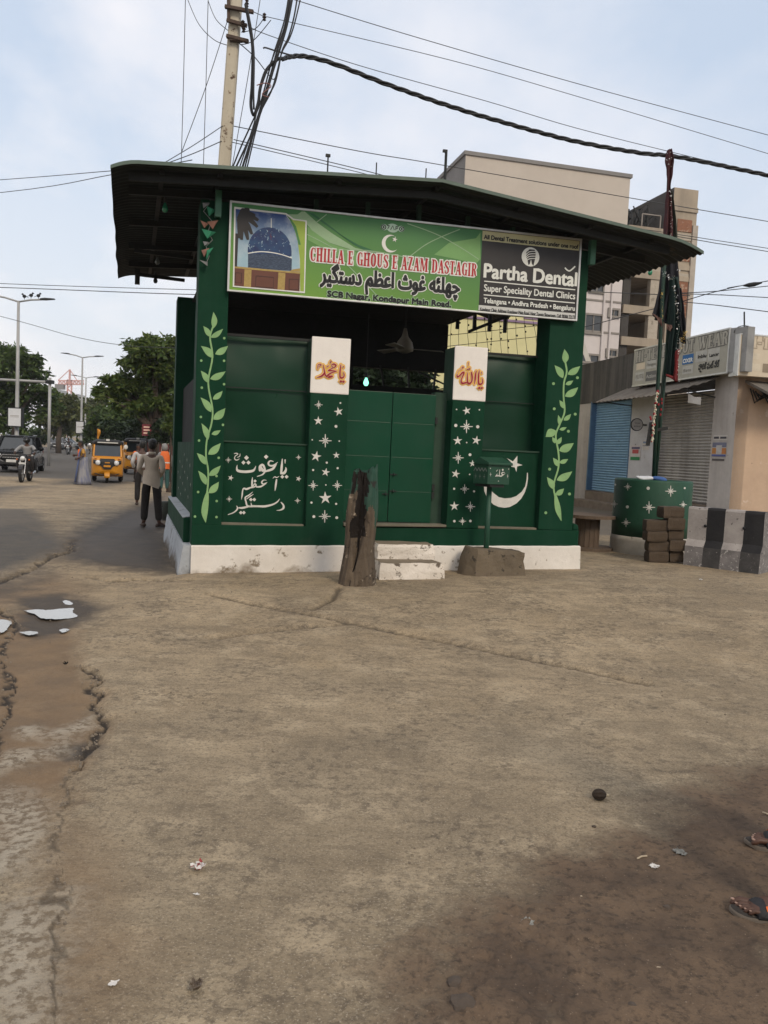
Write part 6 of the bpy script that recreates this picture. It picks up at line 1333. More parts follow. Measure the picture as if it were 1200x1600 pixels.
# small red tiled roof just showing over the canopy
tq = at(690, 282, 30); TR = thing('tiled_roof_hut', 'scrap of red tiled roof peeping over the canopy beside the beige block', 'hut', (tq.x - .2, 30, 0)); mb = MB(); mb.box(-1.2, .7, -.5, 1.2, 0, tq.z - .55); mb.build('wall', m_shade, TR); mb = MB(); mb.loft([[(-1.4, -.7, tq.z - .55), (-1.4, .35, tq.z + .05), (-1.4, 1.4, tq.z - .55)], [(.85, -.7, tq.z - .55), (.85, .35, tq.z + .05), (.85, 1.4, tq.z - .55)]]); mb.build('roof', m_bri, TR)
# unseen terrace added behind the camera: it blocks the low sky that the glossy paint would otherwise mirror
TER = thing('added_terrace', 'unseen two storey terrace added behind the viewer to block low sky', 'building', (2, -26, 0)); mb = MB(); mb.box(-40, 34, -8, 0, 0, 8.5); mb.build('wall', m_shade, TER); mb = MB(); mb.box(-40.3, 34.3, -8.2, .4, 8.5, 8.9); mb.build('roof_slab', m_conc, TER)
for k in range(12):
    for z in (1.0, 5.2): mb = MB(); mb.box(-37 + k * 6, -33.6 + k * 6, .001, .05, z - .8 if z < 2 else z, z + 1.9); f_ = mb.build('window', m_winf, TER); mb = MB(); mb.box(-36.9 + k * 6, -33.7 + k * 6, .05, .06, z - .7 if z < 2 else z + .1, z + 1.8); mb.build('pane', m_win, f_)  # windows of the unseen added terrace
# ------------------------------------------------------------------ utility pole and overhead cables
m_polec = M('weathered_pole_concrete', (.52, .47, .37), (.40, .35, .26), 1.2, rough=.9, bump=.3, spots=[((.08, .045, .028), .57, 4.2), ((.18, .12, .075), .60, 9)], stretch=(2, 2, .6))
PY = 17.5
pa, pt = at(350.5, 262, PY), at(369.5, 0, PY); sl = (pt - pa) / (pt.z - pa.z); pbase = pa - sl * pa.z; pbase.z = 0
UPL = thing('utility_pole', 'rust stained concrete utility pole rising behind the shrine roof', 'pole', pbase)
mb = MB(); rings = []
for i in range(25):
    z = -.2 + 12.8 * i / 24; c = sl * z; hw, hd = .135 - .002 * z, .10 - .001 * z; ch = .03
    rings.append([(c.x + x, c.y + y, z) for x, y in ((-hw + ch, -hd), (hw - ch, -hd), (hw, -hd + ch), (hw, hd - ch), (hw - ch, hd), (-hw + ch, hd), (-hw, hd - ch), (-hw, -hd + ch))])
mb.loft(rings); mb.build('shaft', m_polec, UPL)
def z9(x, y): return (150 + x * .341667, y * .341667)
def pat(px, py, Y=PY): return at(px, py, Y) - pbase
m_rust = M('rusty_iron', (.09, .06, .045), (.05, .035, .028), 6, rough=.85)
for (a, b, w_) in (((597, 165), (697, 190), .09), ((598, 92), (690, 118), .07), ((590, 30), (720, 55), .08)):
    mb = MB(); mb.bar(pat(*z9(*a), PY - .16), pat(*z9(*b), PY - .16), w_, .06); mb.build('cross_arm', m_rust, UPL)
mb = MB(); mb.bar(pat(*z9(605, -80), PY - .12), pat(*z9(607, 92), PY - .12), .05, .06); mb.build('angle_iron', m_rust, UPL)
mb = MB(); mb.bar(pat(*z9(612, 182), PY - .14), pat(*z9(668, 186), PY - .14), .10, .05); mb.build('clamp', m_rust, UPL)
for (x, y) in ((672, 108), (676, 128), (770, 75), (690, 12)):
    q = pat(*z9(x, y), PY - .2); mb = MB(); mb.lathe([(.01, -.09), (.04, -.07), (.02, -.04), (.045, -.02), (.02, .01), (.04, .04), (.01, .07)], 10, q); mb.build('insulator', M('dark_porcelain', (.05, .035, .03), None, 5, rough=.3), UPL)
m_cab = M('black_cable', (.010, .011, .012), (.016, .016, .017), 8, rough=.6); m_wire = M('grey_wire', (.055, .058, .062), None, 8, rough=.6)
def cable(pts, label, r=.009, Y0=PY - .1, Y1=None, mat=None, twist=0, group='overhead wires', name='overhead_cable', k=6):
    Y1 = Y0 if Y1 is None else Y1; q = spline(pts, k); n = len(q); P = [at(x, y, Y0 + (Y1 - Y0) * i / (n - 1)) for i, (x, y) in enumerate(q)]; o = P[0].copy()
    if not twist:
        mb = MB(); mb.tube([p - o for p in P], r, 6)
    else:
        mb = MB(); L_ = 0; seg = []
        fine = []
        for a, b in zip(P, P[1:]):
            m_ = max(2, int((b - a).length / .06))
            for i in range(m_): fine.append(a.lerp(b, i / m_))
        for s_ in range(3):
            Q = []
            for i, p in enumerate(fine):
                a = i * .42 + s_ * 2 * math.pi / 3; d = (fine[min(i + 1, len(fine) - 1)] - fine[max(i - 1, 0)]).normalized(); e1 = d.cross(Vector((0, 1, 0))).normalized(); Q.append(p + (e1 * math.cos(a) + Vector((0, 1, 0)) * math.sin(a)) * twist - o)
            mb.tube(Q, r, 6)
    ob = mb.build(name, mat or m_wire, None, loc=o, smooth=True); return tag(ob, label, 'cable', group)
def far(pts, x2, drop=0): # continue the last segment out of the picture
    (xa, ya), (xb, yb) = pts[-2], pts[-1]; return pts + [(x2, yb + (yb - ya) / (xb - xa) * (x2 - xb) + drop)]
cable(far([z9(690, 40), z9(770, 75), z9(840, 90), (700, 93), (900, 150), (1200, 240)], 1900), 'thin wire leaving the pole second from the top towards the shops', .008, Y1=24)
cable(far([(455, -2), (640, 55), (900, 130), (1200, 211)], 1900), 'topmost thin wire slanting down across the sky', .008, Y1=24)
cable(far([z9(700, 122), z9(800, 165), (560, 102), (760, 158), (900, 200), (1080, 245), (1200, 272)], 1900), 'thin wire running just above the thick twisted cable', .008, Y1=24)
cable(far([(440, 93), (452, 89), (475, 88), (520, 99), (600, 130), (700, 165), (800, 195), (900, 221), (1000, 239), (1045, 243), (1110, 255), (1200, 274)], 1900), 'thick twisted black cable sweeping from the pole towards the shops', .025, Y1=21, mat=m_cab, twist=.030)
cable([z9(684, 20), z9(700, 110), z9(716, 220), z9(714, 380), z9(708, 480), z9(722, 527), z9(742, 470), z9(752, 400), z9(780, 320), z9(830, 272), (441, 92)], 'slack loop of thick black cable hanging beside the pole', .032, Y0=PY - .3, mat=m_cab)
cable([z9(690, 30), z9(712, 150), z9(722, 260), z9(720, 420), z9(722, 500)], 'second black cable hanging in the slack loop beside the pole', .022, Y0=PY - .4, mat=m_cab)
for i, (P, r) in enumerate((([(882, -20), (860, 100), (818, 230), (790, 330), (752, 470), (700, 590), (668, 660), (625, 765)], .016), ([(890, -20), (866, 110), (826, 240), (796, 350), (760, 470), (716, 600), (640, 765)], .019), ([(900, -20), (872, 120), (836, 240), (808, 330), (764, 480), (722, 600), (668, 770)], .022),
     ([(922, -20), (905, 80), (880, 170), (852, 230), (828, 330), (800, 420), (742, 540), (680, 770)], .016), ([(938, -20), (910, 100), (885, 175), (850, 240), (836, 310), (815, 390), (758, 500), (690, 770)], .014), ([(886, -20), (852, 130), (812, 255), (776, 340), (745, 440), (724, 560), (655, 770)], .013))):
    cable([z9(*p) for p in P], ['leftmost black strand of the cable bundle dropping to the roof', 'thick black strand second from the pole in the cable bundle', 'thickest black strand in the middle of the cable bundle', 'black strand of the bundle bowing away from the pole', 'outermost black strand of the cable bundle', 'thin black strand crossing behind the cable bundle'][i], r, Y0=PY - .2 - .08 * i, mat=m_cab, group='cable bundle beside the pole')
cable([z9(735, 390), z9(775, 380), z9(800, 395), z9(760, 430), z9(790, 445)], 'pinkish tie wound round the cable bundle', .010, Y0=PY - .75, mat=M('pink_tape', (.25, .12, .11), None, 8), group='cable bundle beside the pole')
cable([z9(640, 185), z9(720, 255), z9(780, 330), z9(815, 362), z9(840, 290)], 'thin black drop wire curving from the pole into the bundle', .010, mat=m_cab); cable([z9(765, 222), z9(775, 218), z9(820, 232), z9(900, 255)], 'short wire with a dark dead end clamp near the bundle', .016, mat=m_wire)
cable([z9(660, 205), z9(720, 185), z9(800, 92)], 'short jumper wire between two insulators', .008, mat=m_cab); cable([z9(665, 148), z9(730, 130), z9(770, 80)], 'curled jumper wire just under the top cross arm', .008, mat=m_cab)
for i, P in enumerate(([(409, -5), (400, 380), (389, 770)], [(513, -5), (503, 380), (491, 770)], [(602, 92), (505, 390), (390, 700)], [(752, -10), (735, 100), (690, 380), (622, 765)], [(418, -5), (470, 110), (540, 182), (607, 209)], [(513, 5), (550, 90), (612, 146)])):
    cable([z9(*p) for p in P], ['thin upright wire farthest from the pole', 'thin upright wire nearer the pole', 'thin stay wire slanting down from the pole', 'thin wire slanting down behind the cable bundle', 'lower of two slack wires looping into the pole', 'upper of two slack wires looping into the pole'][i], .0075, Y0=PY - .05)
cable([z9(580, 575), z9(445, 665), z9(300, 752)], 'upper of two wires running from the pole to the canopy edge', .008); cable([z9(575, 645), z9(450, 700), z9(310, 752)], 'lower of two wires running from the pole to the canopy edge', .009)
cable(far([(365, 197), (560, 236), (680, 256), (960, 305), (1200, 346)], 1900), 'long thin wire passing in front of the beige block', .009, Y1=22)
cable(far([(365, 218), (560, 264), (760, 315), (1090, 375), (1200, 393)], 1900), 'upper of the paired thin wires disappearing behind the canopy', .009, Y1=22); cable(far([(362, 222), (560, 269), (760, 319), (1090, 371), (1200, 388)], 1900), 'lower of the paired thin wires disappearing behind the canopy', .008, Y1=22)
cable([(-500, 316), (0, 281), (174, 267), (300, 258)], 'upper wire entering from the street side and meeting the canopy corner', .010, Y0=30, Y1=18); cable([(-500, 345), (0, 301), (174, 273), (300, 250)], 'lower wire entering from the street side and meeting the canopy corner', .010, Y0=30, Y1=18)
cable([(-400, 425), (0, 443), (275, 452), (420, 455)], 'upper of two level wires over the road', .013, Y0=34, Y1=30); cable([(-400, 436), (0, 449), (262, 459), (420, 462)], 'lower of two level wires over the road', .016, Y0=34, Y1=30)
cable([(-300, 420), (0, 494), (120, 527), (200, 540), (272, 543), (420, 543)], 'sagging wire crossing in front of the street lamps', .012, Y0=34, Y1=32)
for i, P in enumerate(([(1066, 471), (1110, 458), (1155, 447), (1200, 439)], [(1060, 458), (1120, 455), (1200, 447)], [(1062, 459), (1130, 461), (1200, 465)], [(1060, 471), (1120, 477), (1200, 487)], [(905, 455), (1000, 459), (1078, 462)], [(905, 513), (985, 492), (1066, 471)])):
    cable(far(P, 1900) if i < 4 else P, ['dark service wire rising over the shop sign', 'level grey wire above the shop sign', 'lower level grey wire above the shop sign', 'lowest wire dipping behind the shop sign', 'wire stretched in front of the lavender wall', 'wire slanting up across the lavender wall'][i], .012, Y0=24, Y1=22, mat=m_cab if i == 0 else m_wire)
cn = at(1176, 444, 23); o = MB(); o.tube([(-.25, 0, -.05), (-.1, 0, -.03), (.05, 0, 0), (.25, 0, .05)], [.02, .06, .06, .02], 8); tag(o.build('cable_joint', m_cab, None, loc=cn, smooth=True), 'dark cable joint on the service wire above the shop sign', 'joint')
aq = at(1168, 524, 20); o = MB(); o.tube([(0, 0, -.9), (-.12, 0, .55)], .018, 6); tag(o.build('roof_rod', m_steel, None, loc=aq), 'thin metal rod standing on the shop roof behind the signs', 'rod')
hq = at(1163, 519, 18.4); o = MB(); o.tube([(.16 * math.cos(math.pi * i / 10) * 1.4, 0, .16 * math.sin(math.pi * i / 10) - .02) for i in range(11)], .012, 6); tag(o.build('wire_hoop', m_wire, None, loc=hq), 'small wire hoop over the corner panel of the shop sign', 'hoop')
bpq = at(913, 552, 19.5); o = thing('roof_board', 'torn white board leaning on the blackened parapet next to the green pillar', 'board', bpq - Vector((0, 0, .4))); mb = MB(); mb.prism([(.05, .22), (.17, .22), (-.04, .72), (-.12, .80), (-.14, .70)], lambda x, y: (x, 0, y), lambda x, y: (x, .03, y)); mb.build('board', M('weathered_white_board', (.55, .53, .48), (.40, .38, .33), 4), o)

# ------------------------------------------------------------------ street lamps, gantry, advert boards, birds, crane
m_galv = M('galvanised_steel', (.36, .36, .35), (.29, .29, .28), 3, rough=.55, metal=.2); m_advert = M('white_advert_panel', (.62, .63, .64), (.55, .56, .57), 3, rough=.5)
def lamp(px, py, Y, xl, yl, xr, yr, label):
    T_ = at(px, py, Y); gz = ground_z(T_.x, T_.y); o = thing('street_lamp', label, 'street lamp', (T_.x, T_.y, gz), group='street lamps along the median'); h = T_.z - gz; s = 1 + (Y - 42) * .004
    mb = MB(); mb.tube([(0, 0, -.1), (0, 0, .6), (0, 0, .61), (0, 0, h * .5), (0, 0, h)], [.14, .14, .11, .09, .065], 10); mb.build('pole', m_galv, o, smooth=True)
    for (x, y) in ((xl, yl), (xr, yr)):
        e = at(x, y, Y) - Vector((T_.x, T_.y, gz)); mb = MB(); mb.tube([(0, 0, h - .05), (e.x * .5, 0, h + (e.z - h) * .6), (e.x, 0, e.z)], .045, 7); a_ = mb.build('arm', m_galv, o, smooth=True)
        d = 1 if e.x > 0 else -1; mb = MB(); mb.loft([[(e.x - d * .1, -.06, e.z - .03), (e.x - d * .1, .06, e.z - .03), (e.x - d * .1, .06, e.z + .05), (e.x - d * .1, -.06, e.z + .05)], [(e.x + d * .15, -.14, e.z - .02), (e.x + d * .15, .14, e.z - .02), (e.x + d * .15, .10, e.z + .08), (e.x + d * .15, -.10, e.z + .08)], [(e.x + d * .62, -.10, e.z + .03), (e.x + d * .62, .10, e.z + .03), (e.x + d * .62, .08, e.z + .07), (e.x + d * .62, -.08, e.z + .07)]]); mb.build('lamp_head', m_steel, o)
    return o
lamp(29, 470, 42, -14, 461, 66, 468, 'tall double armed street lamp nearest the camera with birds on its arm'); lamp(129, 558, 69, 107, 553, 150, 557, 'double armed street lamp rising behind the yellow auto rickshaw'); lamp(134.5, 590, 95, 119, 587, 148, 589, 'farthest double armed street lamp close beside the middle one')
def advert(px0, py0, px1, py1, Y, label):
    a, b = at(px0, py0, Y), at(px1, py1, Y); o = thing('advert_board', label, 'board', ((a.x + b.x) / 2, Y, b.z), group='advert boards on the lamp posts'); w_, h = (b.x - a.x) / 2, a.z - b.z
    mb = MB(); mb.box(-w_ - .06, w_ + .06, -.12, .12, -.06, h + .06); mb.build('casing', m_steel, o, bevel=.02); mb = MB(); mb.box(-w_, w_, -.135, -.12, 0, h); mb.build('panel', m_advert, o)
    mb = MB(); mb.box(-w_ * .7, w_ * .7, -.140, -.135, h * .56, h * .60); mb.box(-w_ * .7, w_ * .7, -.140, -.135, h * .50, h * .52); mb.build('print', m_gsh, o)
advert(15, 638, 34, 666, 41.8, 'pale lit size advert board on the nearest lamp post above the black car') ; advert(120, 659, 131, 677, 68.8, 'smaller pale advert board on the lamp post behind the auto rickshaw')
bpy.data.objects['advert_board']['label'] = 'white advert board on the nearest lamp post above the black car'
for i, (x, y) in enumerate(((38, 468), (48.5, 466.5), (60, 467))):
    q = at(x, y, 42); mb = MB(); mb.ball((0, 0, .10), (.10, .075, .085), 10, 7); mb.ball((.085 * (1 if i else -1), 0, .20), .05, 8, 6); mb.loft([[(-.06 * (1 if i else -1), -.03, .08), (-.06 * (1 if i else -1), .03, .08), (-.06 * (1 if i else -1), 0, .11)], [(-.24 * (1 if i else -1), -.02, .02), (-.24 * (1 if i else -1), .02, .02), (-.24 * (1 if i else -1), 0, .03)]]); mb.tube([(.12 * (1 if i else -1), 0, .20), (.17 * (1 if i else -1), 0, .19)], [.016, .004], 5); mb.tube([(0, .02, .03), (0, .02, -.06)], .008, 4); mb.tube([(0, -.02, .03), (0, -.02, -.06)], .008, 4)
    tag(mb.build('bird', m_steel, None, loc=q + Vector((0, 0, .06)), smooth=True), ['dark bird perched on the lamp arm closest to the pole', 'dark bird perched in the middle of the lamp arm', 'dark bird perched nearest the lamp head'][i], 'bird', 'birds on the lamp arm')
ga, gb_, gc = at(-60, 598, 47), at(78, 597, 47), at(78, 690, 47); o = thing('traffic_gantry', 'grey pipe gantry with one long horizontal arm over the road', 'gantry', (gb_.x, 47, ground_z(gb_.x, 47))); hz_ = gb_.z - ground_z(gb_.x, 47)
mb = MB(); mb.tube([(0, 0, -.1), (0, 0, hz_ + .25)], .085, 10); mb.build('post', m_galv, o, smooth=True); mb = MB(); mb.tube([(0, 0, hz_), (ga.x - gb_.x, 0, hz_ + .02)], .075, 10); mb.build('arm', m_galv, o, smooth=True); mb = MB(); mb.box(-.2, .2, -.15, .15, hz_ - .1, hz_ + .1); mb.build('joint_collar', m_steel, o)
m_crane = M('hazed_crane_red', (.60, .33, .29), (.54, .30, .27), 1, rough=.8); cq = at(105, 632, 330); o = thing('tower_crane', 'red tower crane paled by painted haze far away above the trees', 'crane', (cq.x, 330, ground_z(cq.x, 330)))  # red lightened so the colour itself carries the distance haze
zc_ = at(105, 601, 330).z - o.location.z; jl, jr = at(91, 602, 330).x - cq.x, at(131, 600, 330).x - cq.x
def truss(a, b, w_, n_): 
    mb = MB(); a = Vector(a); b = Vector(b); d = (b - a) / n_; e = Vector((0, 0, w_)) if abs(d.x) > abs(d.z) else Vector((w_, 0, 0))
    for s_ in (0, 1): mb.bar(a + e * s_, b + e * s_, .5)
    for i in range(n_): mb.bar(a + d * i + e * (i % 2), a + d * (i + 1) + e * ((i + 1) % 2), .35)
    return mb
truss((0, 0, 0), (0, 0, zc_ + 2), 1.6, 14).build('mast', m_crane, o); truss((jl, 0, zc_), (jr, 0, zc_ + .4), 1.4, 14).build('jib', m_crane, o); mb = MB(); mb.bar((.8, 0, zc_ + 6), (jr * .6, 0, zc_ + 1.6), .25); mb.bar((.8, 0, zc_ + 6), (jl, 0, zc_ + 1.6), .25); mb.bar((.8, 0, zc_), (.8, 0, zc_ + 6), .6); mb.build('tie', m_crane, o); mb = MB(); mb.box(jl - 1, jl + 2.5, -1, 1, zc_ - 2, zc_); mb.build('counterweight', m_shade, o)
for (x0, x1, y0, Y, lab) in ((80, 98, 609, 300, 'pale distant tower block under the crane'), (112, 126, 616, 310, 'lower pale distant block beside the crane mast')):
    a, b = at(x0, y0, Y), at(x1, y0, Y); o = thing('tower_block', lab, 'building', ((a.x + b.x) / 2, Y, 0)); w_ = (b.x - a.x) / 2; mb = MB(); mb.box(-w_, w_, -4, 4, 0, a.z); mb.build('wall', M('pale_far_block', (.42, .42, .42), None, .1), o)
    for k in range(5):
        z = a.z - 2.5 - k * 3; mb = MB(); mb.box(-w_ + .6, w_ - .6, -4.05, -3.95, z - .8, z + .6); mb.build('window_band', m_shade, o)

# ------------------------------------------------------------------ trees
m_bark = M('tree_bark', (.075, .056, .042), (.045, .034, .026), 4, rough=.95, bump=.8, bscale=12, stretch=(4, 4, .7))
lf_a = Mleaf('leaf_deep_green', (.028, .058, .015), (.085, .125, .030), .22); lf_b = Mleaf('leaf_mid_green', (.038, .076, .018), (.120, .155, .038), .25); lf_c = Mleaf('leaf_olive', (.055, .075, .022), (.13, .14, .045), .25); lf_d = Mleaf('leaf_dark_shrub', (.010, .022, .010), (.030, .050, .020), .15)
def leaves(mb, c, rad_, n, size, rg):
    for _ in range(n):
        while True:
            p = Vector((rg.uniform(-1, 1), rg.uniform(-1, 1), rg.uniform(-1, 1)))
            if .0 < p.length < 1: break
        p = p.normalized() * (p.length ** .55); q = Vector(c) + Vector((p.x * rad_[0], p.y * rad_[1], p.z * rad_[2]))
        d = Vector((rg.gauss(0, 1), rg.gauss(0, 1), rg.gauss(0, .6) - .25)).normalized(); e = d.cross(Vector((rg.gauss(0, 1), rg.gauss(0, 1), rg.gauss(0, 1) + 1.3))).normalized(); l = size * rg.uniform(.6, 1.4); w_ = l * rg.uniform(.30, .5)
        mb.add([q, q + d * l * .5 + e * w_ * .5, q + d * l, q + d * l * .5 - e * w_ * .5], [(0, 1, 2, 3)])
def tree(name, label, base, H, crown, mat, group=None, nclump=60, per=60, size=.28, seed=1, trunk_r=.18, cat='tree', fork=.35):
    """crown: list of lobes (x, y, z, rx, ry, rz) relative to the base; clumps of leaf faces fill each lobe's shell unevenly"""
    rg = random.Random(seed); o = thing(name, label, cat, base, group=group); mb = MB(); tb = MB()
    tops = []
    tb.tube([(0, 0, -.2), (rg.uniform(-.1, .1), 0, H * fork * .5), (rg.uniform(-.2, .2), rg.uniform(-.2, .2), H * fork)], [trunk_r * 1.25, trunk_r, trunk_r * .85], 9); fk = tb.v[-5]
    tot = sum(l[3] * l[4] * l[5] for l in crown)
    for l in crown:
        c = Vector(l[:3]); k = max(3, int(nclump * l[3] * l[4] * l[5] / tot))
        tb.tube([Vector((0, 0, H * fork * .95)), Vector((c.x * .45, c.y * .45, H * fork + (c.z - H * fork) * .55)), c + Vector((0, 0, -.1 * l[5]))], [trunk_r * .6, trunk_r * .4, trunk_r * .14], 7)
        for _ in range(k):
            a, b = rg.uniform(0, 2 * math.pi), math.acos(rg.uniform(-.75, 1)); rr = rg.uniform(.45, 1.06) ** .7
            p = c + Vector((l[3] * rr * math.sin(b) * math.cos(a), l[4] * rr * math.sin(b) * math.sin(a), l[5] * rr * math.cos(b))); cs = rg.uniform(.16, .34) * (l[3] + l[4] + l[5]) / 3
            tb.tube([c.lerp(p, .15), c.lerp(p, .6), p], [trunk_r * .13, trunk_r * .09, trunk_r * .04], 5)
            leaves(mb, p, (cs * 1.25, cs * 1.25, cs * .75), per, size, rg)
    tb.build('trunk', m_bark, o, smooth=True); mb.build('crown', mat, o, recalc=False); return o
def tb_(px, Y): p = at(px, 690, Y); return Vector((p.x, Y, ground_z(p.x, Y)))
def lobes(base, Y, L):  # lobes from picture rectangles: (centre x, centre y, half width, half height, depth)
    out = []
    for x, y, hw, hh, dd in L:
        p = at(x, y, Y) - base; s = Y / FPX; out.append((p.x, p.y + dd, p.z, hw * s, max(hw, hh) * s * .9, hh * s))
    return out
b = tb_(243, 38); tree('roadside_tree', 'spreading dense green tree standing closest to the left flank of the shrine', b, 6, lobes(b, 38, [(238, 560, 42, 38, 0), (205, 590, 34, 30, .5), (255, 600, 45, 45, 1), (178, 606, 26, 18, 0), (215, 625, 50, 28, .5), (245, 545, 26, 22, 0), (168, 618, 16, 12, -.3)]), lf_b, 'trees lining the road', 230, 90, .27, 3, .22)
b = tb_(22, 56); tree('roadside_tree', 'large dark tree behind the nearest street lamp', b, 8, lobes(b, 56, [(10, 580, 45, 40, 0), (50, 588, 26, 30, 0), (40, 620, 40, 36, 1), (-20, 600, 50, 60, 1), (66, 612, 14, 20, -.5), (5, 655, 40, 26, 0)]), lf_a, 'trees lining the road', 200, 80, .36, 5, .26)
b = tb_(92, 84); tree('roadside_tree', 'hazy mid green tree between the gantry and the middle lamp', b, 8, lobes(b, 84, [(95, 645, 26, 26, 0), (80, 660, 24, 24, 1), (112, 638, 18, 18, 0)]), lf_c, 'trees lining the road', 110, 65, .52, 8, .25)
b = tb_(128, 108); tree('roadside_tree', 'olive tree far down the road behind the lamps', b, 9, lobes(b, 108, [(120, 640, 22, 22, 0), (140, 650, 24, 24, 0), (158, 640, 18, 18, 1), (130, 665, 30, 20, 0)]), lf_c, 'trees lining the road', 110, 65, .62, 9, .25)
b = tb_(170, 62); tree('roadside_tree', 'dark tree filling the gap behind the auto rickshaws', b, 6, lobes(b, 62, [(172, 655, 34, 24, 0), (200, 662, 40, 26, 0), (150, 668, 20, 18, .5), (232, 660, 32, 30, 1), (262, 655, 30, 34, 1)]), lf_a, 'trees lining the road', 170, 70, .42, 12, .25)
b = tb_(-75, 62); tree('roadside_tree', 'dark tree at the street edge beyond the black car', b, 8, lobes(b, 62, [(-70, 580, 50, 50, 0), (-30, 640, 40, 40, 0)]), lf_a, 'trees lining the road', 50, 50, .4, 14, .26)
for i, (x, Y, w_, h, lab) in enumerate(((182, 46, 22, 20, 'dark roadside bush behind the first auto rickshaw'), (222, 44, 24, 24, 'dark roadside bush behind the second auto rickshaw'), (258, 36, 16, 24, 'leafy bush at the edge of the shrine flank'), (140, 88, 16, 12, 'low bush on the median near the middle lamp'), (60, 88, 20, 13, 'low bush on the median beyond the black car'), (20, 88, 22, 13, 'low bush near the parked white car'))):
    b = tb_(x, Y); tree('bush', lab, b, 1.6, lobes(b, Y, [(x, 690 - h * .7, w_, h, 0), (x - w_ * .6, 692 - h * .4, w_ * .6, h * .6, .3), (x + w_ * .6, 692 - h * .5, w_ * .6, h * .6, .3)]), lf_d if i < 3 else lf_a, 'bushes along the road', 26, 60, .22 if Y < 50 else .4, 30 + i, .06, 'bush', .2)
b = tb_(268, 27); b.y = 27; tree('bush', 'small bright green bush against the far end of the shrine flank', b, 1.8, lobes(b, 27, [(268, 660, 9, 16, 0), (266, 650, 6, 10, 0)]), lf_b, 'bushes along the road', 12, 60, .16, 44, .05, 'bush', .2)
b = tb_(610, 21); tree('garden_tree', 'leafy tree behind the shrine seen through the opening above the door', b, 3, lobes(b, 21, [(575, 600, 40, 40, 0), (630, 605, 40, 36, .4), (660, 612, 26, 26, 0), (540, 620, 40, 40, 1)]), lf_d, None, 190, 80, .22, 50, .12)
gwl = thing('boundary_wall', 'low grey boundary wall along the far side of the road', 'wall', (-14, 125, ground_z(-14, 125))); mb = MB(); mb.box(-60, 30, 0, .3, 0, 1.6); mb.build('wall', m_conc, gwl)
# ------------------------------------------------------------------ vehicles (all face -Y before they are turned)
m_tyre = M('tyre_rubber', (.012, .012, .012), (.020, .019, .018), 6, rough=.85); m_rim = M('alloy_rim', (.36, .36, .36), None, 6, rough=.35, metal=.6); m_glass = Mglass('car_glass', (.020, .026, .030), .05); m_lens = Mglass('headlamp_lens', (.62, .63, .62), .1); m_chrome = M('chrome_trim', (.50, .50, .50), None, 8, rough=.25, metal=.8); m_blkp = M('black_car_paint', (.005, .0055, .0065), (.006, .0065, .0075), 4, rough=.25, bump=.0, spec=.12); m_plast = M('black_plastic', (.014, .014, .014), None, 6, rough=.6); m_plate = M('white_plate', (.60, .60, .57), None, 6, rough=.5); m_yel = M('taxi_yellow_paint', (.56, .235, .012), (.48, .20, .012), 3, rough=.42, bump=.05, spec=.5); m_orl = Mglass('orange_lens', (.5, .12, .02), .2)
def wheel(par, c, r, w_, name='wheel', rimk=.62, spokes=0):
    o = MB(); T = lambda p: (c[0] + p[2], c[1] + p[0], c[2] + p[1]); mb = MB(T); mb.lathe([(r * rimk, -w_ / 2), (r * .94, -w_ / 2), (r, -w_ * .32), (r, w_ * .32), (r * .94, w_ / 2), (r * rimk, w_ / 2)], 24, caps=False); mb.v = mb.v; t_ = mb.build('tyre' if name is None else name, m_tyre, par, smooth=True)
    mb = MB(T)
    if spokes:
        mb.lathe([(r * rimk, -w_ * .3), (r * rimk * .88, -w_ * .3), (r * rimk * .88, w_ * .3), (r * rimk, w_ * .3)], 24, caps=False); mb.lathe([(.045, -w_ * .5), (.045, w_ * .5)], 10)
        for k in range(spokes): a = 2 * math.pi * k / spokes; mb.bar((.03 * math.cos(a), .03 * math.sin(a), 0), (r * rimk * math.cos(a), r * rimk * math.sin(a), 0), .02)
    else: mb.lathe([(.01, -w_ * .40), (r * rimk * .5, -w_ * .36), (r * rimk, -w_ * .45), (r * rimk, w_ * .45), (r * rimk * .5, w_ * .36), (.01, w_ * .40)], 20)
    mb.build('rim', m_rim, t_); return t_
def rring(y, hw, z0, z1, rb=.10, rt=.14, tw=1.0):
    P = []
    for (sx, zc_, r, a0) in ((1, z0, rb, -90), (1, z1, rt, 0), (-1, z1, rt, 90), (-1, z0, rb, 180)):
        top = zc_ == z1; h = hw * (tw if top else 1)
        for k in range(4): a = R(a0 + 30 * k); P.append((sx * (h - r) + r * math.cos(a), y, (zc_ - r if top else zc_ + r) + r * math.sin(a)))
    return P
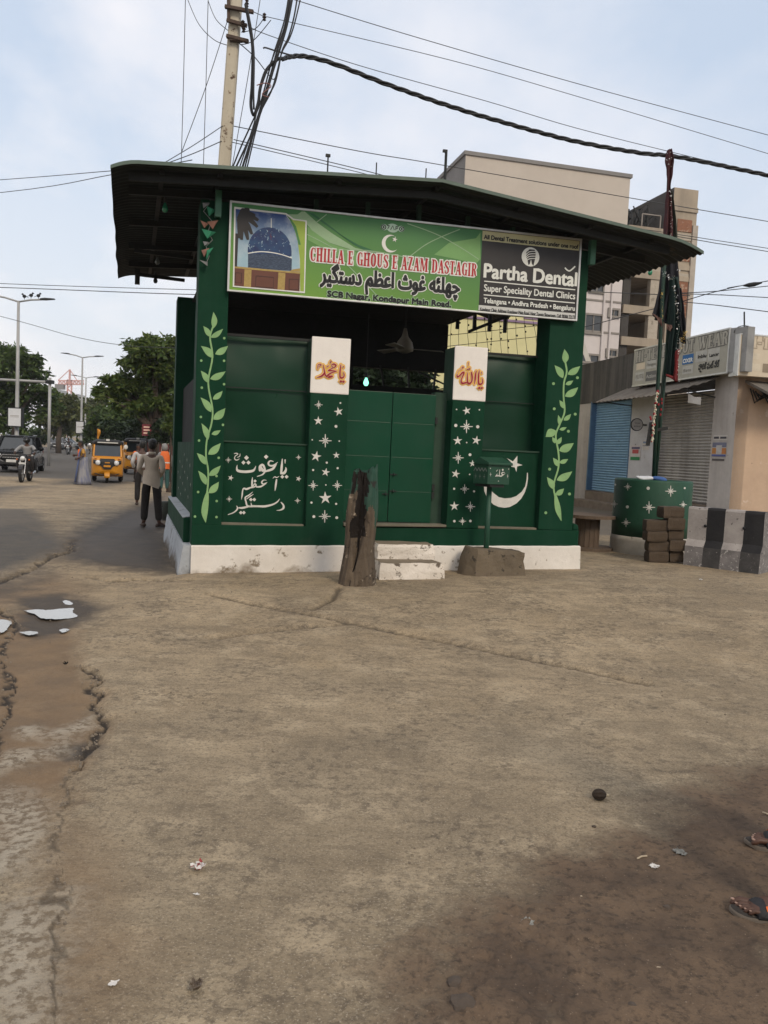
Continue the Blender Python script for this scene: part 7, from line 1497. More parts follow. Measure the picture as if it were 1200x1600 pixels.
def car(name, label, loc, rz, paint, group=None, L=4.35, W=1.80, H=1.62, hood=.98, detail=True, cat='car', boxy=True):
    o = thing(name, label, cat, loc, rz, group); hw = W / 2; f = -L / 2; b = L / 2
    st = [(f, hw * .80, .42, .86, .97), (f + .06, hw * .90, .34, .93, .95), (f + .35, hw * .98, .28, hood - .04, .93), (f + .95, hw, .25, hood, .92), (f + 1.15, hw, .25, hood + .02, .92), (b - .9, hw, .25, hood + .06, .93), (b - .2, hw * .97, .30, hood + .04, .92), (b, hw * .86, .42, hood - .02, .92)]
    mb = MB(); mb.loft([rring(y, w_, z0, z1, .09, .12, tw) for y, w_, z0, z1, tw in st]); body = mb.build('body', paint, o, smooth=True, bevel=0)
    g = [(f + 1.05, hw * .86, hood - .05, hood + .02), (f + 1.75, hw * .82, hood - .05, H - .05), (f + 2.1, hw * .80, hood - .05, H), (b - .95, hw * .80, hood - .05, H - .02), (b - .22, hw * .80, hood - .05, hood + .08)]
    def grg(y, w_, z0, z1, k=0.0): t = w_ - .10 * (z1 - z0) / (H - hood); return [(-w_, y, z0), (w_, y, z0), (t + .0, y, z1 - .05 + k), (t - .07, y, z1 + k), (-t + .07, y, z1 + k), (-t, y, z1 - .05 + k)]
    mb = MB(); mb.loft([grg(*q) for q in g]); mb.build('window', m_glass, o)
    mb = MB(); q = [(f + 1.72, hw * .82, 0, H - .045), (f + 2.1, hw * .805, 0, H + .004), (b - .95, hw * .805, 0, H - .016), (b - .65, hw * .80, 0, H - .12)]
    mb.loft([[(-w_ + .09, y, z - .05), (w_ - .09, y, z - .05), (w_ - .105, y, z), (w_ - .2, y, z + .028), (-w_ + .2, y, z + .028), (-w_ + .105, y, z)] for y, w_, _, z in q]); mb.build('roof', paint, o, smooth=True)
    mb = MB()
    for s_ in (-1, 1):
        mb.bar((s_ * (hw * .86), f + 1.02, hood - .02), (s_ * (hw * .74), f + 1.76, H - .04), .09); mb.bar((s_ * hw * .86, f + 2.45, hood), (s_ * hw * .745, f + 2.42, H - .02), .09, .05); mb.bar((s_ * hw * .85, b - 1.25, hood), (s_ * hw * .745, b - 1.15, H - .03), .12, .05); mb.bar((s_ * hw * .84, b - .20, hood), (s_ * hw * .735, b - .80, H - .06), .12)
    mb.build('pillar', paint, o)
    for sx in (-1, 1):
        for y in (f + .82, b - .80): wheel(o, (sx * (hw - .10), y, .34), .35, .23)
        mb = MB(); mb.ball((sx * hw * .66, f + .10, .80), (.24, .12, .085), 14, 8); mb.build('headlight', m_lens, o, smooth=True)
        mb = MB(); mb.ball((sx * (hw + .10), f + 1.35, hood + .09), (.13, .07, .09), 12, 8); mb.bar((sx * (hw - .04), f + 1.36, hood + .04), (sx * (hw + .08), f + 1.36, hood + .06), .04); mb.build('mirror', paint, o, smooth=True)
        mb = MB(); mb.ball((sx * hw * .80, b - .02, .92), (.10, .06, .16), 10, 6); mb.build('tail_light', Mglass('tail_lens', (.22, .01, .01), .2), o, smooth=True)
        if detail:
            for yy in (f + 2.15, f + 3.1): mb = MB(); mb.box(sx * hw - .012, sx * hw + .018, yy, yy + .16, .90, .93); mb.build('door_handle', paint, o)
    mb = MB(); mb.box(-hw * .46, hw * .46, f - .035, f + .1, .62, .82); mb.build('grille', m_plast, o, bevel=.02)
    mb = MB(); mb.box(-hw * .84, hw * .84, f - .045, f + .12, .36, .52); mb.build('bumper', m_plast, o, bevel=.03)
    mb = MB(); mb.box(-.26, .26, f - .06, f - .04, .47, .59); mb.build('number_plate', m_plate, o)
    if detail:
        mb = MB()
        for z in (.66, .78): mb.box(-hw * .46, hw * .46, f - .05, f - .03, z, z + .035)
        for s_ in (-1, 1): mb.bar((s_ * hw * .46, f - .035, .80), (s_ * hw * .62, f - .02, .58), .04); mb.bar((s_ * hw * .62, f - .02, .58), (s_ * hw * .40, f - .045, .50), .04)
        mb.build('chrome_bar', m_chrome, o)
        mb = MB(); 
        for s_ in (-1, 1): mb.tube([(s_ * hw * .66, f + 2.0, H + .06), (s_ * hw * .66, b - .9, H + .045)], .02, 6)
        mb.build('roof_rail', m_chrome, o)
        mb = MB(); mb.box(-hw * .62, hw * .55, f + 1.06, f + 1.08, hood + .03, hood + .05); mb.build('wiper', m_plast, o)
        mb = MB(); mb.box(-hw - .002, hw + .002, f + .5, b - .4, .27, .36); mb.build('sill_cladding', m_plast, o, bevel=.02)
    return o
def away(p, d): v = Vector((p.x, p.y, 0)).normalized() * d; return (p.x + v.x, p.y + v.y, p.z)
s0 = gnd(30, 739); car('parked_car', 'black sport utility car with chrome grille approaching along the road', away(s0, 1.9), R(17), m_blkp)
bpy.data.objects['parked_car'].name = 'black_car'
for i, (px, Y, rz, col, lab) in enumerate(((6, 105, 60, (.62, .62, .61), 'white car parked by the median under the large dark tree'), (-18, 108, 60, (.30, .31, .32), 'grey car parked at the very edge beside the white one'), (22, 118, 75, (.42, .36, .30), 'beige car parked beyond the white one'), (105, 112, 70, (.60, .60, .58), 'small pale car parked far away beside the middle lamp'), (88, 104, 20, (.12, .13, .14), 'dark far away car behind the motorcyclist on the road'))):
    p = at(px, 690, Y); car('distant_car', lab, (p.x, Y, ground_z(p.x, Y)), R(rz), M('car_paint_%s' % ['white', 'grey', 'beige', 'pale', 'dark'][i], col, None, 3, rough=.35, bump=.02), 'cars parked far down the road', 3.9, 1.68, 1.5, .92, False)
def auto(label, loc, rz, detail=True):
    o = thing('auto_rickshaw', label, 'auto rickshaw', loc, rz, 'yellow auto rickshaws on the road'); f = -1.30
    mb = MB(); mb.loft([rring(f, .24, .50, .86, .06, .08), rring(f + .07, .40, .40, .96, .08, .08), rring(f + .22, .56, .30, 1.04, .12, .10), rring(f + .42, .63, .27, 1.07, .12, .08), rring(f + .60, .655, .26, 1.07, .08, .05)]); mb.build('front_cowl', m_yel, o, smooth=True)
    mb = MB(); mb.loft([rring(f + .60, .655, .26, .42, .05, .05), rring(f + 1.4, .66, .26, .42, .05, .05)]); mb.build('floor_pan', m_plast, o)
    mb = MB(); mb.loft([rring(f + 1.35, .66, .26, 1.02, .08, .05), rring(f + 2.4, .66, .28, 1.04, .08, .08), rring(f + 2.62, .60, .36, .98, .08, .08)]); mb.build('rear_body', m_yel, o, smooth=True)
    wsh = [(-.56, f + .36, 1.07), (.56, f + .36, 1.07), (.54, f + .66, 1.60), (-.54, f + .66, 1.60)]
    mb = MB(); mb.add(wsh, [(0, 1, 2, 3)]); mb.build('windscreen', m_glass, o, recalc=False)
    mb = MB(); P = wsh + [wsh[0]]
    for a, b_ in zip(P, P[1:]): mb.bar(a, b_, .055)
    mb.build('windscreen_frame', m_yel, o)
    mb = MB(); mb.loft([[(-.56, f + .60, 1.56), (.56, f + .60, 1.56), (.55, f + .56, 1.66), (.40, f + .58, 1.72), (-.40, f + .58, 1.72), (-.55, f + .56, 1.66)], [(-.64, f + 1.0, 1.58), (.64, f + 1.0, 1.58), (.63, f + 1.0, 1.70), (.45, f + 1.0, 1.78), (-.45, f + 1.0, 1.78), (-.63, f + 1.0, 1.70)], [(-.66, f + 2.0, 1.56), (.66, f + 2.0, 1.56), (.64, f + 2.0, 1.68), (.46, f + 2.0, 1.76), (-.46, f + 2.0, 1.76), (-.64, f + 2.0, 1.68)], [(-.62, f + 2.6, 1.3), (.62, f + 2.6, 1.3), (.60, f + 2.58, 1.42), (.42, f + 2.55, 1.5), (-.42, f + 2.55, 1.5), (-.60, f + 2.58, 1.42)]]); mb.build('canopy', m_plast, o, smooth=True)
    mb = MB(); mb.box(-.62, .62, f + 1.9, f + 2.5, 1.0, 1.4); mb.box(-.58, .58, f + 1.55, f + 2.1, .45, .78); mb.build('rear_seat', m_plast, o)
    for s_ in (-1, 1):
        mb = MB(); mb.bar((s_ * .63, f + 1.40, 1.0), (s_ * .63, f + 1.42, 1.6), .045); mb.bar((s_ * .63, f + 2.5, 1.0), (s_ * .62, f + 2.5, 1.4), .05); mb.build('door_post', m_yel, o)
        mb = MB(lambda p: (s_ * .37 + p[0], f + .02 + p[2], .83 + p[1])); mb.lathe([(.01, -.075), (.08, -.065), (.105, -.02), (.11, .04)], 18); mb.build('headlight', m_lens, o, smooth=True)
        mb = MB(); mb.ball((s_ * .74, f + .42, 1.50), (.085, .03, .10), 12, 8); mb.bar((s_ * .58, f + .5, 1.38), (s_ * .72, f + .44, 1.46), .02); mb.build('mirror', m_plate if s_ > 0 else m_chrome, o, smooth=True)
        mb = MB(); mb.ball((s_ * .48, f + .14, 1.005), (.06, .03, .02), 8, 6); mb.build('indicator', m_orl, o)
        wheel(o, (s_ * .56, f + 2.0, .22), .22, .13); mb = MB(); mb.box(s_ * .56 - .1, s_ * .56 + .1, f + 1.95, f + 2.08, .05, .30); mb.build('mud_flap', m_plast, o)
    wheel(o, (0, f + .22, .22), .22, .12)
    mb = MB(); mb.loft([[(x * .115, f + .22 + .30 * math.sin(a) * -1, .22 + .30 * math.cos(a)) for x in (-1, -.5, .5, 1)] + [(x * .115, f + .22 + .27 * math.sin(a) * -1, .22 + .27 * math.cos(a)) for x in (1, .5, -.5, -1)] for a in [R(-70 + 20 * k) for k in range(9)]]); mb.build('mudguard', m_yel, o, smooth=True)
    mb = MB(); cols = []
    for i in range(25):
        x = -.57 + 1.14 * i / 24; ax = abs(x); zb_ = .58 if ax < .14 else (.58 + (ax - .14) * 1.2 if ax < .25 else .71 + (ax - .25) * .28); y = f - .03 + .80 * max(0, ax - .2) ** 1.3
        cols.append([(x, y - .03, zb_), (x, y - .03, .86), (x, y + .02, .93), (x, y + .13, 1.0), (x, y + .30, .98), (x, y + .30, zb_)])
    mb.loft(cols); mb.build('face_panel', m_plast, o)
    mb = MB(); mb.box(-.14, .14, f - .075, f - .05, .66, .74); mb.box(-.10, .10, f - .075, f - .05, .82, .86); mb.build('badge', m_yel, o)
    mb = MB(); mb.box(-.07, .07, f + .50, f + .54, 1.72, 1.80); mb.box(-.42, .42, f + .54, f + .58, 1.63, 1.67); mb.build('roof_sign', m_plate, o)
    mb = MB(); mb.tube([(-.5, f + .10, .40), (-.3, f + .02, .34), (.3, f + .02, .34), (.5, f + .10, .40)], .02, 6); mb.build('bumper_bar', m_plast, o)
    return o
a0 = gnd(167.5, 755); AUTO1 = auto('yellow auto rickshaw in front with a woman standing beside it', away(a0, 1.05), R(18))
AUTO1.scale = (.88, .9, .92)
a1 = gnd(214, 742); AUTO2 = auto('second yellow auto rickshaw half hidden behind the first one', away(a1, 1.1), R(17))
def motorcycle(label, loc, rz, tank, group):
    o = thing('motorcycle', label, 'motorcycle', loc, rz, group); wheel(o, (0, -.66, .30), .30, .10, 'wheel', .80, 10); wheel(o, (0, .62, .30), .30, .12, 'wheel', .76, 10)
    mb = MB()
    for s_ in (-1, 1): mb.tube([(s_ * .085, -.66, .30), (s_ * .085, -.42, .92)], .022, 8)
    mb.build('fork', m_chrome, o); mb = MB(); mb.tube([(-.36, -.22, 1.02), (-.20, -.36, .98), (0, -.40, .95), (.20, -.36, .98), (.36, -.22, 1.02)], .016, 8); mb.build('handlebar', m_plast, o, smooth=True)
    mb = MB(); mb.ball((0, -.53, .84), (.085, .07, .085), 14, 10); mb.build('headlight', m_lens, o, smooth=True); mb = MB(); mb.loft([rring(-.47, .13, .74, .99, .04, .06), rring(-.36, .11, .78, 1.0, .04, .06)]); mb.build('headlight_cowl', tank, o, smooth=True)
    mb = MB(); mb.ball((0, -.14, .82), (.15, .30, .13), 14, 10); mb.build('tank', tank, o, smooth=True); mb = MB(); mb.loft([rring(.08, .11, .74, .83, .03, .04), rring(.5, .13, .76, .86, .03, .04), rring(.80, .08, .82, .88, .02, .03)]); mb.build('seat', m_plast, o, smooth=True)
    mb = MB(); mb.box(-.13, .13, -.28, .14, .30, .62); mb.lathe([(.10, -.16), (.10, .16)], 12, (0, -.1, .5)); mb.build('engine', m_steel, o, bevel=.02); mb = MB(); mb.tube([(.14, -.2, .36), (.16, .1, .25), (.17, .75, .34)], [.025, .03, .05], 8); mb.build('exhaust', m_chrome, o, smooth=True)
    mb = MB(); mb.tube([(0, -.4, .85), (0, -.05, .62), (0, .15, .38), (0, .62, .32)], .03, 6); mb.tube([(.09, .35, .75), (.09, .62, .32)], .018, 6); mb.tube([(-.09, .35, .75), (-.09, .62, .32)], .018, 6); mb.build('frame', m_plast, o)
    mb = MB(); mb.loft([[(x * .07, -.66 - .33 * math.sin(a), .30 + .33 * math.cos(a)) for x in (-1, 1)] + [(x * .07, -.66 - .31 * math.sin(a), .30 + .31 * math.cos(a)) for x in (1, -1)] for a in [R(-60 + 20 * k) for k in range(7)]]); mb.build('mudguard', tank, o)
    mb = MB(); mb.box(-.11, .11, -.62, -.605, .64, .70); mb.build('number_plate', m_plate, o)
    for s_ in (-1, 1): mb = MB(); mb.ball((s_ * .38, -.27, 1.14), (.06, .02, .045), 8, 6); mb.bar((s_ * .30, -.26, 1.02), (s_ * .37, -.27, 1.12), .012); mb.build('mirror', m_plast, o); mb = MB(); mb.ball((s_ * .20, -.48, .80), .03, 8, 6); mb.build('indicator', m_orl, o)
    return o
m_tank = M('dark_tank_paint', (.02, .02, .022), None, 4, rough=.35); m_tank2 = M('black_tank_paint', (.012, .012, .014), None, 4, rough=.4)
mo = gnd(40, 754); MOTO1 = motorcycle('dark motorcycle with lit chrome front ridden in front of the black car', away(mo, .6), R(12), m_tank, 'motorcycles on the road')
m2_ = at(107, 690, 80); MOTO2 = motorcycle('small distant motorcycle coming down the road behind the first auto rickshaw', (m2_.x, 80, ground_z(m2_.x, 80)), R(14), m_tank2, 'motorcycles on the road')
# ------------------------------------------------------------------ people (face -Y before they are turned)
def skin(V_, E_, Rr, root=0, lev=2):
    me = bpy.data.meshes.new('skin_tmp'); me.from_pydata([tuple(v) for v in V_], E_, []); o = bpy.data.objects.new('skin_tmp', me); COL.objects.link(o)
    md = o.modifiers.new('s', 'SKIN'); md.use_smooth_shade = True; md.branch_smoothing = .3; sd_ = o.modifiers.new('d', 'SUBSURF'); sd_.levels = lev; sd_.render_levels = lev
    for i, d in enumerate(me.skin_vertices[0].data):
        r = Rr[i]; d.radius = r if isinstance(r, tuple) else (r, r); d.use_root = i == root
    dg = bpy.context.evaluated_depsgraph_get(); ev = o.evaluated_get(dg); m2 = ev.to_mesh(); vs = [tuple(v.co) for v in m2.vertices]; fs = [tuple(p.vertices) for p in m2.polygons]; ev.to_mesh_clear(); bpy.data.objects.remove(o); bpy.data.meshes.remove(me); return vs, fs
m_skin = M('brown_skin', (.155, .078, .047), (.12, .058, .035), 6, rough=.55, bump=.05); m_skind = M('dark_brown_skin', (.085, .042, .028), (.065, .032, .022), 6, rough=.55, bump=.05); m_hair = M('black_hair', (.010, .009, .008), (.018, .016, .014), 14, rough=.5, bump=.6, bscale=60)
def head_mb(mb, c, rot, s=1.0):
    """an egg-shaped head with brow, nose, mouth, chin and ears; faces -Y"""
    def P(x, y, z): return Vector(c) + rot @ Vector((x * s, y * s, z * s))
    prof = [(-.115, .030, -.055, .045), (-.105, .046, -.070, .050), (-.085, .056, -.078, .055), (-.055, .064, -.080, .065), (-.02, .070, -.080, .078), (.015, .074, -.080, .088), (.045, .075, -.080, .094), (.075, .070, -.070, .088), (.10, .054, -.050, .068), (.115, .030, -.025, .040), (.120, .004, -.004, .006)]
    rings = []
    for z, hw, yf, yb in prof:
        rr = []
        for k in range(20):
            a = 2 * math.pi * k / 20; x = hw * math.cos(a); y = (yb if math.sin(a) > 0 else -yf) * math.sin(a)
            if math.sin(a) < -.9: y += {-.02: -.022, -.055: -.006, .015: -.010, -.085: -.004}.get(z, 0) if abs(x) < .02 else 0
            if z == .015 and -.9 < math.sin(a) < -.6: y += .008
            rr.append(P(x, y, z))
        rings.append(rr)
    mb.loft(rings)
    for q in (-1, 1): mb.ball(P(q * .076, .012, -.005), (.012 * s, .022 * s, .032 * s), 8, 6, rot)
def hand_mb(mb, w, d, up, side, s=1.0, curl=.5):
    """palm, four bent fingers of unequal length and a thumb; w wrist, d pointing direction, up the back of the hand, side +1/-1 for the thumb"""
    d = Vector(d).normalized(); up = Vector(up); up = (up - d * up.dot(d)).normalized(); x = d.cross(up) * side
    def Q(a, b, c_): return Vector(w) + d * a * s + x * b * s + up * c_ * s
    mb.loft([[Q(a, b * k, c_) for b, c_ in ((-1, -.010), (1, -.012), (1, .010), (-1, .012))] for a, k in ((-.01, .024), (.03, .036), (.075, .040), (.092, .038))])
    for i, (b, l) in enumerate(((-.030, .060), (-.010, .072), (.010, .078), (.030, .070))):
        P = [Q(.085, b, 0)]; a = .15; p = Vector(P[0])
        for f_ in (.45, .32, .23): a += curl * .8; p = p + (d * math.cos(a) - up * math.sin(a)) * l * f_ * s; P.append(p.copy())
        mb.tube(P, [.0095 * s, .009 * s, .008 * s, .006 * s], 7)
    mb.tube([Q(.02, .034, -.004), Q(.05, .058, -.012), Q(.078, .062, -.024)], [.012 * s, .010 * s, .007 * s], 7)
BASE = dict(pelvis=(0, 0, .93), waist=(0, 0, 1.06), chest=(0, .005, 1.25), base=(0, .01, 1.40), neck=(0, .0, 1.48), skull=(0, -.01, 1.56), headc=(0, -.012, 1.585),
    hipL=(.095, 0, .89), kneeL=(.105, -.01, .49), ankL=(.11, .02, .08), toeL=(.13, -.13, .03), hipR=(-.095, 0, .89), kneeR=(-.105, -.01, .49), ankR=(-.11, .02, .08), toeR=(-.13, -.13, .03),
    shL=(.175, .01, 1.37), elL=(.235, .03, 1.10), wrL=(.25, -.05, .87), shR=(-.175, .01, 1.37), elR=(-.235, .03, 1.10), wrR=(-.25, -.05, .87))
RAD = dict(pelvis=.125, waist=.115, chest=.13, base=.07, neck=.052, skull=.055, hipL=.085, kneeL=.058, ankL=.040, toeL=.030, hipR=.085, kneeR=.058, ankR=.040, toeR=.030, shL=.058, elL=.042, wrL=.028, shR=.058, elR=.042, wrR=.028)
BONES = [('pelvis', 'waist'), ('waist', 'chest'), ('chest', 'base'), ('base', 'neck'), ('neck', 'skull'), ('pelvis', 'hipL'), ('hipL', 'kneeL'), ('kneeL', 'ankL'), ('ankL', 'toeL'), ('pelvis', 'hipR'), ('hipR', 'kneeR'), ('kneeR', 'ankR'), ('ankR', 'toeR'), ('chest', 'shL'), ('shL', 'elL'), ('elL', 'wrL'), ('chest', 'shR'), ('shR', 'elR'), ('elR', 'wrR')]
def sub(J, names, bones, k):
    ix = {n: i for i, n in enumerate(names)}; return skin([J[n] for n in names], [(ix[a], ix[b]) for a, b in bones if a in ix and b in ix], [RAD[n] * k.get(n, 1) if not isinstance(k.get(n), tuple) else k[n] for n in names], 0)
def mixv(a, b, t): return tuple(x + (y - x) * t for x, y in zip(a, b))
def person(label, loc, rz, pose=None, h=1.7, shirt=None, trousers=None, skinm=None, hair=None, sleeve=1.0, shoes=None, headrot=(0, 0, 0), extra=None, group=None, untuck=.0, bare=False, curl=.5):
    J = dict(BASE); J.update(pose or {}); skinm = skinm or m_skin; s = h / 1.70; o = thing('person', label, 'person', loc, rz, group); o.scale = (s, s, s)
    names = list(RAD); vs, fs = sub(J, names, BONES, dict(pelvis=(.135, .10), waist=(.12, .09), chest=(.145, .10))); mb = MB(); mb.add(vs, fs)
    from mathutils import Euler
    rot = Euler(headrot).to_matrix(); head_mb(mb, J['headc'], rot)
    for q, sd in (('L', 1), ('R', -1)):
        d = Vector(J['wr' + q]) - Vector(J['el' + q]); inward = Vector((-sd, 0, 0)); hand_mb(mb, J['wr' + q], d, Vector((sd, 0, .01)), -sd if d.z < 0 else sd, 1, curl)
    mb.build('body', skinm, o, smooth=True)
    if hair: 
        mb = MB(); rings = []
        for z, hw, yf, yb in ((-.07, .058, .0, .082), (-.04, .074, .005, .098), (.0, .080, .01, .106), (.04, .082, -.02, .108), (.06, .082, -.088, .104), (.085, .077, -.082, .098), (.11, .060, -.06, .076), (.128, .034, -.03, .042), (.133, .004, -.004, .004)):
            rings.append([Vector(J['headc']) + rot @ Vector((hw * math.cos(a), (yb if math.sin(a) > 0 else -yf) * math.sin(a), z)) for a in [2 * math.pi * k / 18 for k in range(18)]])
        mb.loft(rings); mb.build('hair', hair, o, smooth=True)
    if trousers:
        K = dict(J); K['ankL'] = mixv(J['kneeL'], J['ankL'], .93); K['ankR'] = mixv(J['kneeR'], J['ankR'], .93)
        nm = ['pelvis', 'hipL', 'kneeL', 'ankL', 'hipR', 'kneeR', 'ankR', 'waist']; K['waist'] = mixv(J['pelvis'], J['waist'], .6)
        vs, fs = sub(K, nm, BONES, dict(pelvis=(.155, .118), waist=(.14, .108), hipL=1.16, hipR=1.16, kneeL=1.42, kneeR=1.42, ankL=1.75, ankR=1.75)); mb = MB(); mb.add(vs, fs); mb.build('trousers', trousers, o, smooth=True)
    if shirt:
        K = dict(J); nm = ['chest', 'waist', 'pelvis', 'base', 'shL', 'elL', 'shR', 'elR']; K['base'] = mixv(J['chest'], J['base'], 1.02); K['pelvis'] = mixv(J['waist'], J['pelvis'], .75 + untuck); bn = [('waist', 'chest'), ('pelvis', 'waist'), ('chest', 'base'), ('chest', 'shL'), ('shL', 'elL'), ('chest', 'shR'), ('shR', 'elR')]
        if sleeve > 1:
            for q in 'LR': K['wr' + q] = mixv(J['el' + q], J['wr' + q], .86); nm.append('wr' + q); bn.append(('el' + q, 'wr' + q))
        else:
            for q in 'LR': K['el' + q] = mixv(J['sh' + q], J['el' + q], .80)
        vs, fs = sub(K, nm, bn, dict(pelvis=(.155, .13), waist=(.145, .118), chest=(.150, .118), base=1.2, shL=1.18, shR=1.18, elL=1.32, elR=1.32, wrL=1.55, wrR=1.55)); mb = MB()
        mb.add([Vector(v) + noise.noise_vector(Vector(v) * 9 + Vector(loc)) * .010 for v in vs], fs); mb.build('shirt', shirt, o, smooth=True)
    if shoes:
        for q in 'LR':
            a, t_ = Vector(J['ank' + q]), Vector(J['toe' + q]); d = (t_ - a); d.z = 0; d.normalize(); n_ = Vector((-d.y, d.x, 0)); z = min(a.z, t_.z) - .03
            mb = MB(); rr = []
            for f_, w_, hh in ((-.075, .025, .05), (-.05, .040, .075), (.03, .043, .07), (.10, .050, .05), (.16, .045, .038), (.195, .022, .026)): c = a + d * f_; rr.append([c + n_ * w_ * math.cos(k) + Vector((0, 0, z - c.z + max(0, hh * (.5 + .5 * math.sin(k)) if True else 0))) for k in [2 * math.pi * i / 12 for i in range(12)]])
            mb.loft(rr); mb.build('shoe', shoes, o, smooth=True)
    if extra: extra(o, J)
    return o
m_sh1 = M('taupe_shirt_cloth', (.50, .43, .345), (.42, .36, .29), 5, rough=.9, bump=.4, bscale=9, dist=.03); m_tr1 = M('dark_trouser_cloth', (.022, .019, .018), (.014, .012, .012), 5, rough=.9, bump=.3, bscale=10, dist=.02); m_shw = M('white_shirt_cloth', (.50, .49, .48), (.42, .41, .40), 5, rough=.9); m_grey = M('grey_shirt_cloth', (.27, .27, .27), (.21, .21, .21), 6, rough=.9); m_or = M('orange_vest', (.72, .15, .03), (.60, .12, .03), 6, rough=.7); m_teal = M('teal_trouser_cloth', (.035, .09, .085), None, 5, rough=.9); m_sand = M('brown_sandal', (.055, .035, .025), None, 8, rough=.7)
# the man standing with his back to us beside the shrine
mp0 = gnd(235, 823)
def man_extra(o, J):
    mb = MB(); mb.loft([[(hw * math.cos(a) + cx, hd * math.sin(a) + .005, z + dz * math.cos(a)) for a in [2 * math.pi * k / 24 for k in range(24)]] for hw, hd, z, cx, dz in ((.168, .135, .80, -.005, .05), (.166, .134, .88, 0, .03), (.162, .130, 1.0, 0, .01), (.162, .126, 1.10, 0, 0))], caps=False); mb.build('shirt_tail', m_sh1, o, smooth=True, jig=.012)
    mb = MB(); mb.lathe([(.070, 0), (.074, .03), (.064, .05), (.058, .045)], 18, (0, .006, 1.41)); mb.build('collar', m_sh1, o, smooth=True)
person('man seen from behind in a taupe shirt and dark trousers standing at the shrine flank', mp0, R(183), dict(elL=(.235, .07, 1.12), wrL=(.15, -.15, .98), elR=(-.225, .06, 1.11), wrR=(-.12, -.18, .97), kneeL=(.115, -.01, .49), ankL=(.13, .01, .08), toeL=(.19, -.11, .03), kneeR=(-.125, -.01, .49), ankR=(-.165, .0, .08), toeR=(-.24, -.11, .03), headc=(.0, -.02, 1.585)), 1.66, m_sh1, m_tr1, m_skind, m_hair, 2, m_sand, extra=man_extra)
w1 = at(223, 690, 21); w1.z = ground_z(w1.x, 21); person('man in a white shirt half hidden behind the man in taupe', w1, R(190), dict(elL=(.25, .03, 1.12), wrL=(.22, -.15, .96)), 1.63, m_shw, m_tr1, m_skind, m_hair, 2, m_sand)
def vest_extra(o, J):
    mb = MB(); mb.ball(J['headc'], (.10, .115, .135), 14, 10); mb.build('scarf', m_grey, o, smooth=True)
    mb = MB(); mb.loft([[(hw * math.cos(a), hd * math.sin(a) + .005, z) for a in [2 * math.pi * k / 20 for k in range(20)]] for hw, hd, z in ((.20, .15, .82), (.195, .145, 1.0), (.20, .145, 1.2), (.17, .13, 1.38), (.10, .09, 1.44))], caps=False); mb.build('vest', m_or, o, smooth=True)
    mb = MB(); mb.loft([[(.203 * math.cos(a), .153 * math.sin(a) + .005, z) for a in [2 * math.pi * k / 20 for k in range(20)]] for z in (1.02, 1.06)], caps=False); mb.build('reflective_band', m_plate, o)
v1 = at(258, 690, 27); v1.z = ground_z(v1.x, 27); person('person in an orange safety vest and pale head scarf beyond the standing men', v1, R(200), {}, 1.58, m_grey, m_teal, m_skind, None, 2, m_sand, extra=vest_extra)
# woman in a sari beside the first auto rickshaw
wv = gnd(129, 757); m_sari = M('blue_grey_sari', (.17, .18, .25), (.34, .33, .31), 2.2, rough=.85, bump=.2, stretch=(6, 6, .5), lo=.42, hi=.58); m_blou = M('ochre_blouse', (.45, .24, .05), None, 6, rough=.85); m_sarib = M('blue_sari_fold', (.075, .10, .20), (.11, .14, .25), 4, rough=.85)
def sari_extra(o, J):
    mb = MB(); mb.loft([[(r * (1 + .05 * math.sin(7 * a + z * 3)) * math.cos(a) * kx + ox, r * (1 + .05 * math.sin(7 * a + z * 3)) * math.sin(a) + .01, z) for a in [2 * math.pi * k / 48 for k in range(48)]] for r, kx, ox, z in ((.33, 1.1, -.05, .015), (.30, 1.08, -.03, .15), (.24, 1.08, -.01, .45), (.195, 1.05, 0, .75), (.175, 1.05, 0, .95), (.145, 1, 0, 1.07))], caps=True); mb.build('sari_skirt', m_sari, o, smooth=True)
    mb = MB(); mb.loft([[(x * w_ + cx, y, z) for x, y in ((-1, d), (0, d - .03), (1, d), (1, d + .015), (0, d - .015), (-1, d + .015))] for z, w_, cx, d in ((.10, .13, .12, -.30), (.5, .11, .13, -.25), (.9, .09, .10, -.185), (1.2, .08, .05, -.155), (1.38, .06, .13, -.09), (1.42, .05, .15, .02))]); mb.build('sari_drape', m_sarib, o, smooth=True)
    mb = MB(); mb.ball((0, .10, 1.56), (.05, .045, .05), 10, 8); mb.build('hair_bun', m_hair, o, smooth=True)
    mb = MB(); mb.bar((-.02, -.16, 1.36), (.02, -.17, 1.02), .06, .02); mb.build('orange_stole', m_or, o)
person('woman in a blue grey sari and ochre blouse standing beside the first auto rickshaw', wv, R(-60), dict(elR=(-.25, -.05, 1.14), wrR=(-.18, -.26, 1.12), elL=(.26, -.02, 1.12), wrL=(.22, -.22, 1.02), chest=(0, -.03, 1.25), base=(0, -.05, 1.40), neck=(0, -.07, 1.47), skull=(0, -.09, 1.55), headc=(0, -.10, 1.57), shL=(.165, -.04, 1.36), shR=(-.165, -.04, 1.36)), 1.56, m_blou, None, m_skind, m_hair, 1, None, extra=sari_extra)
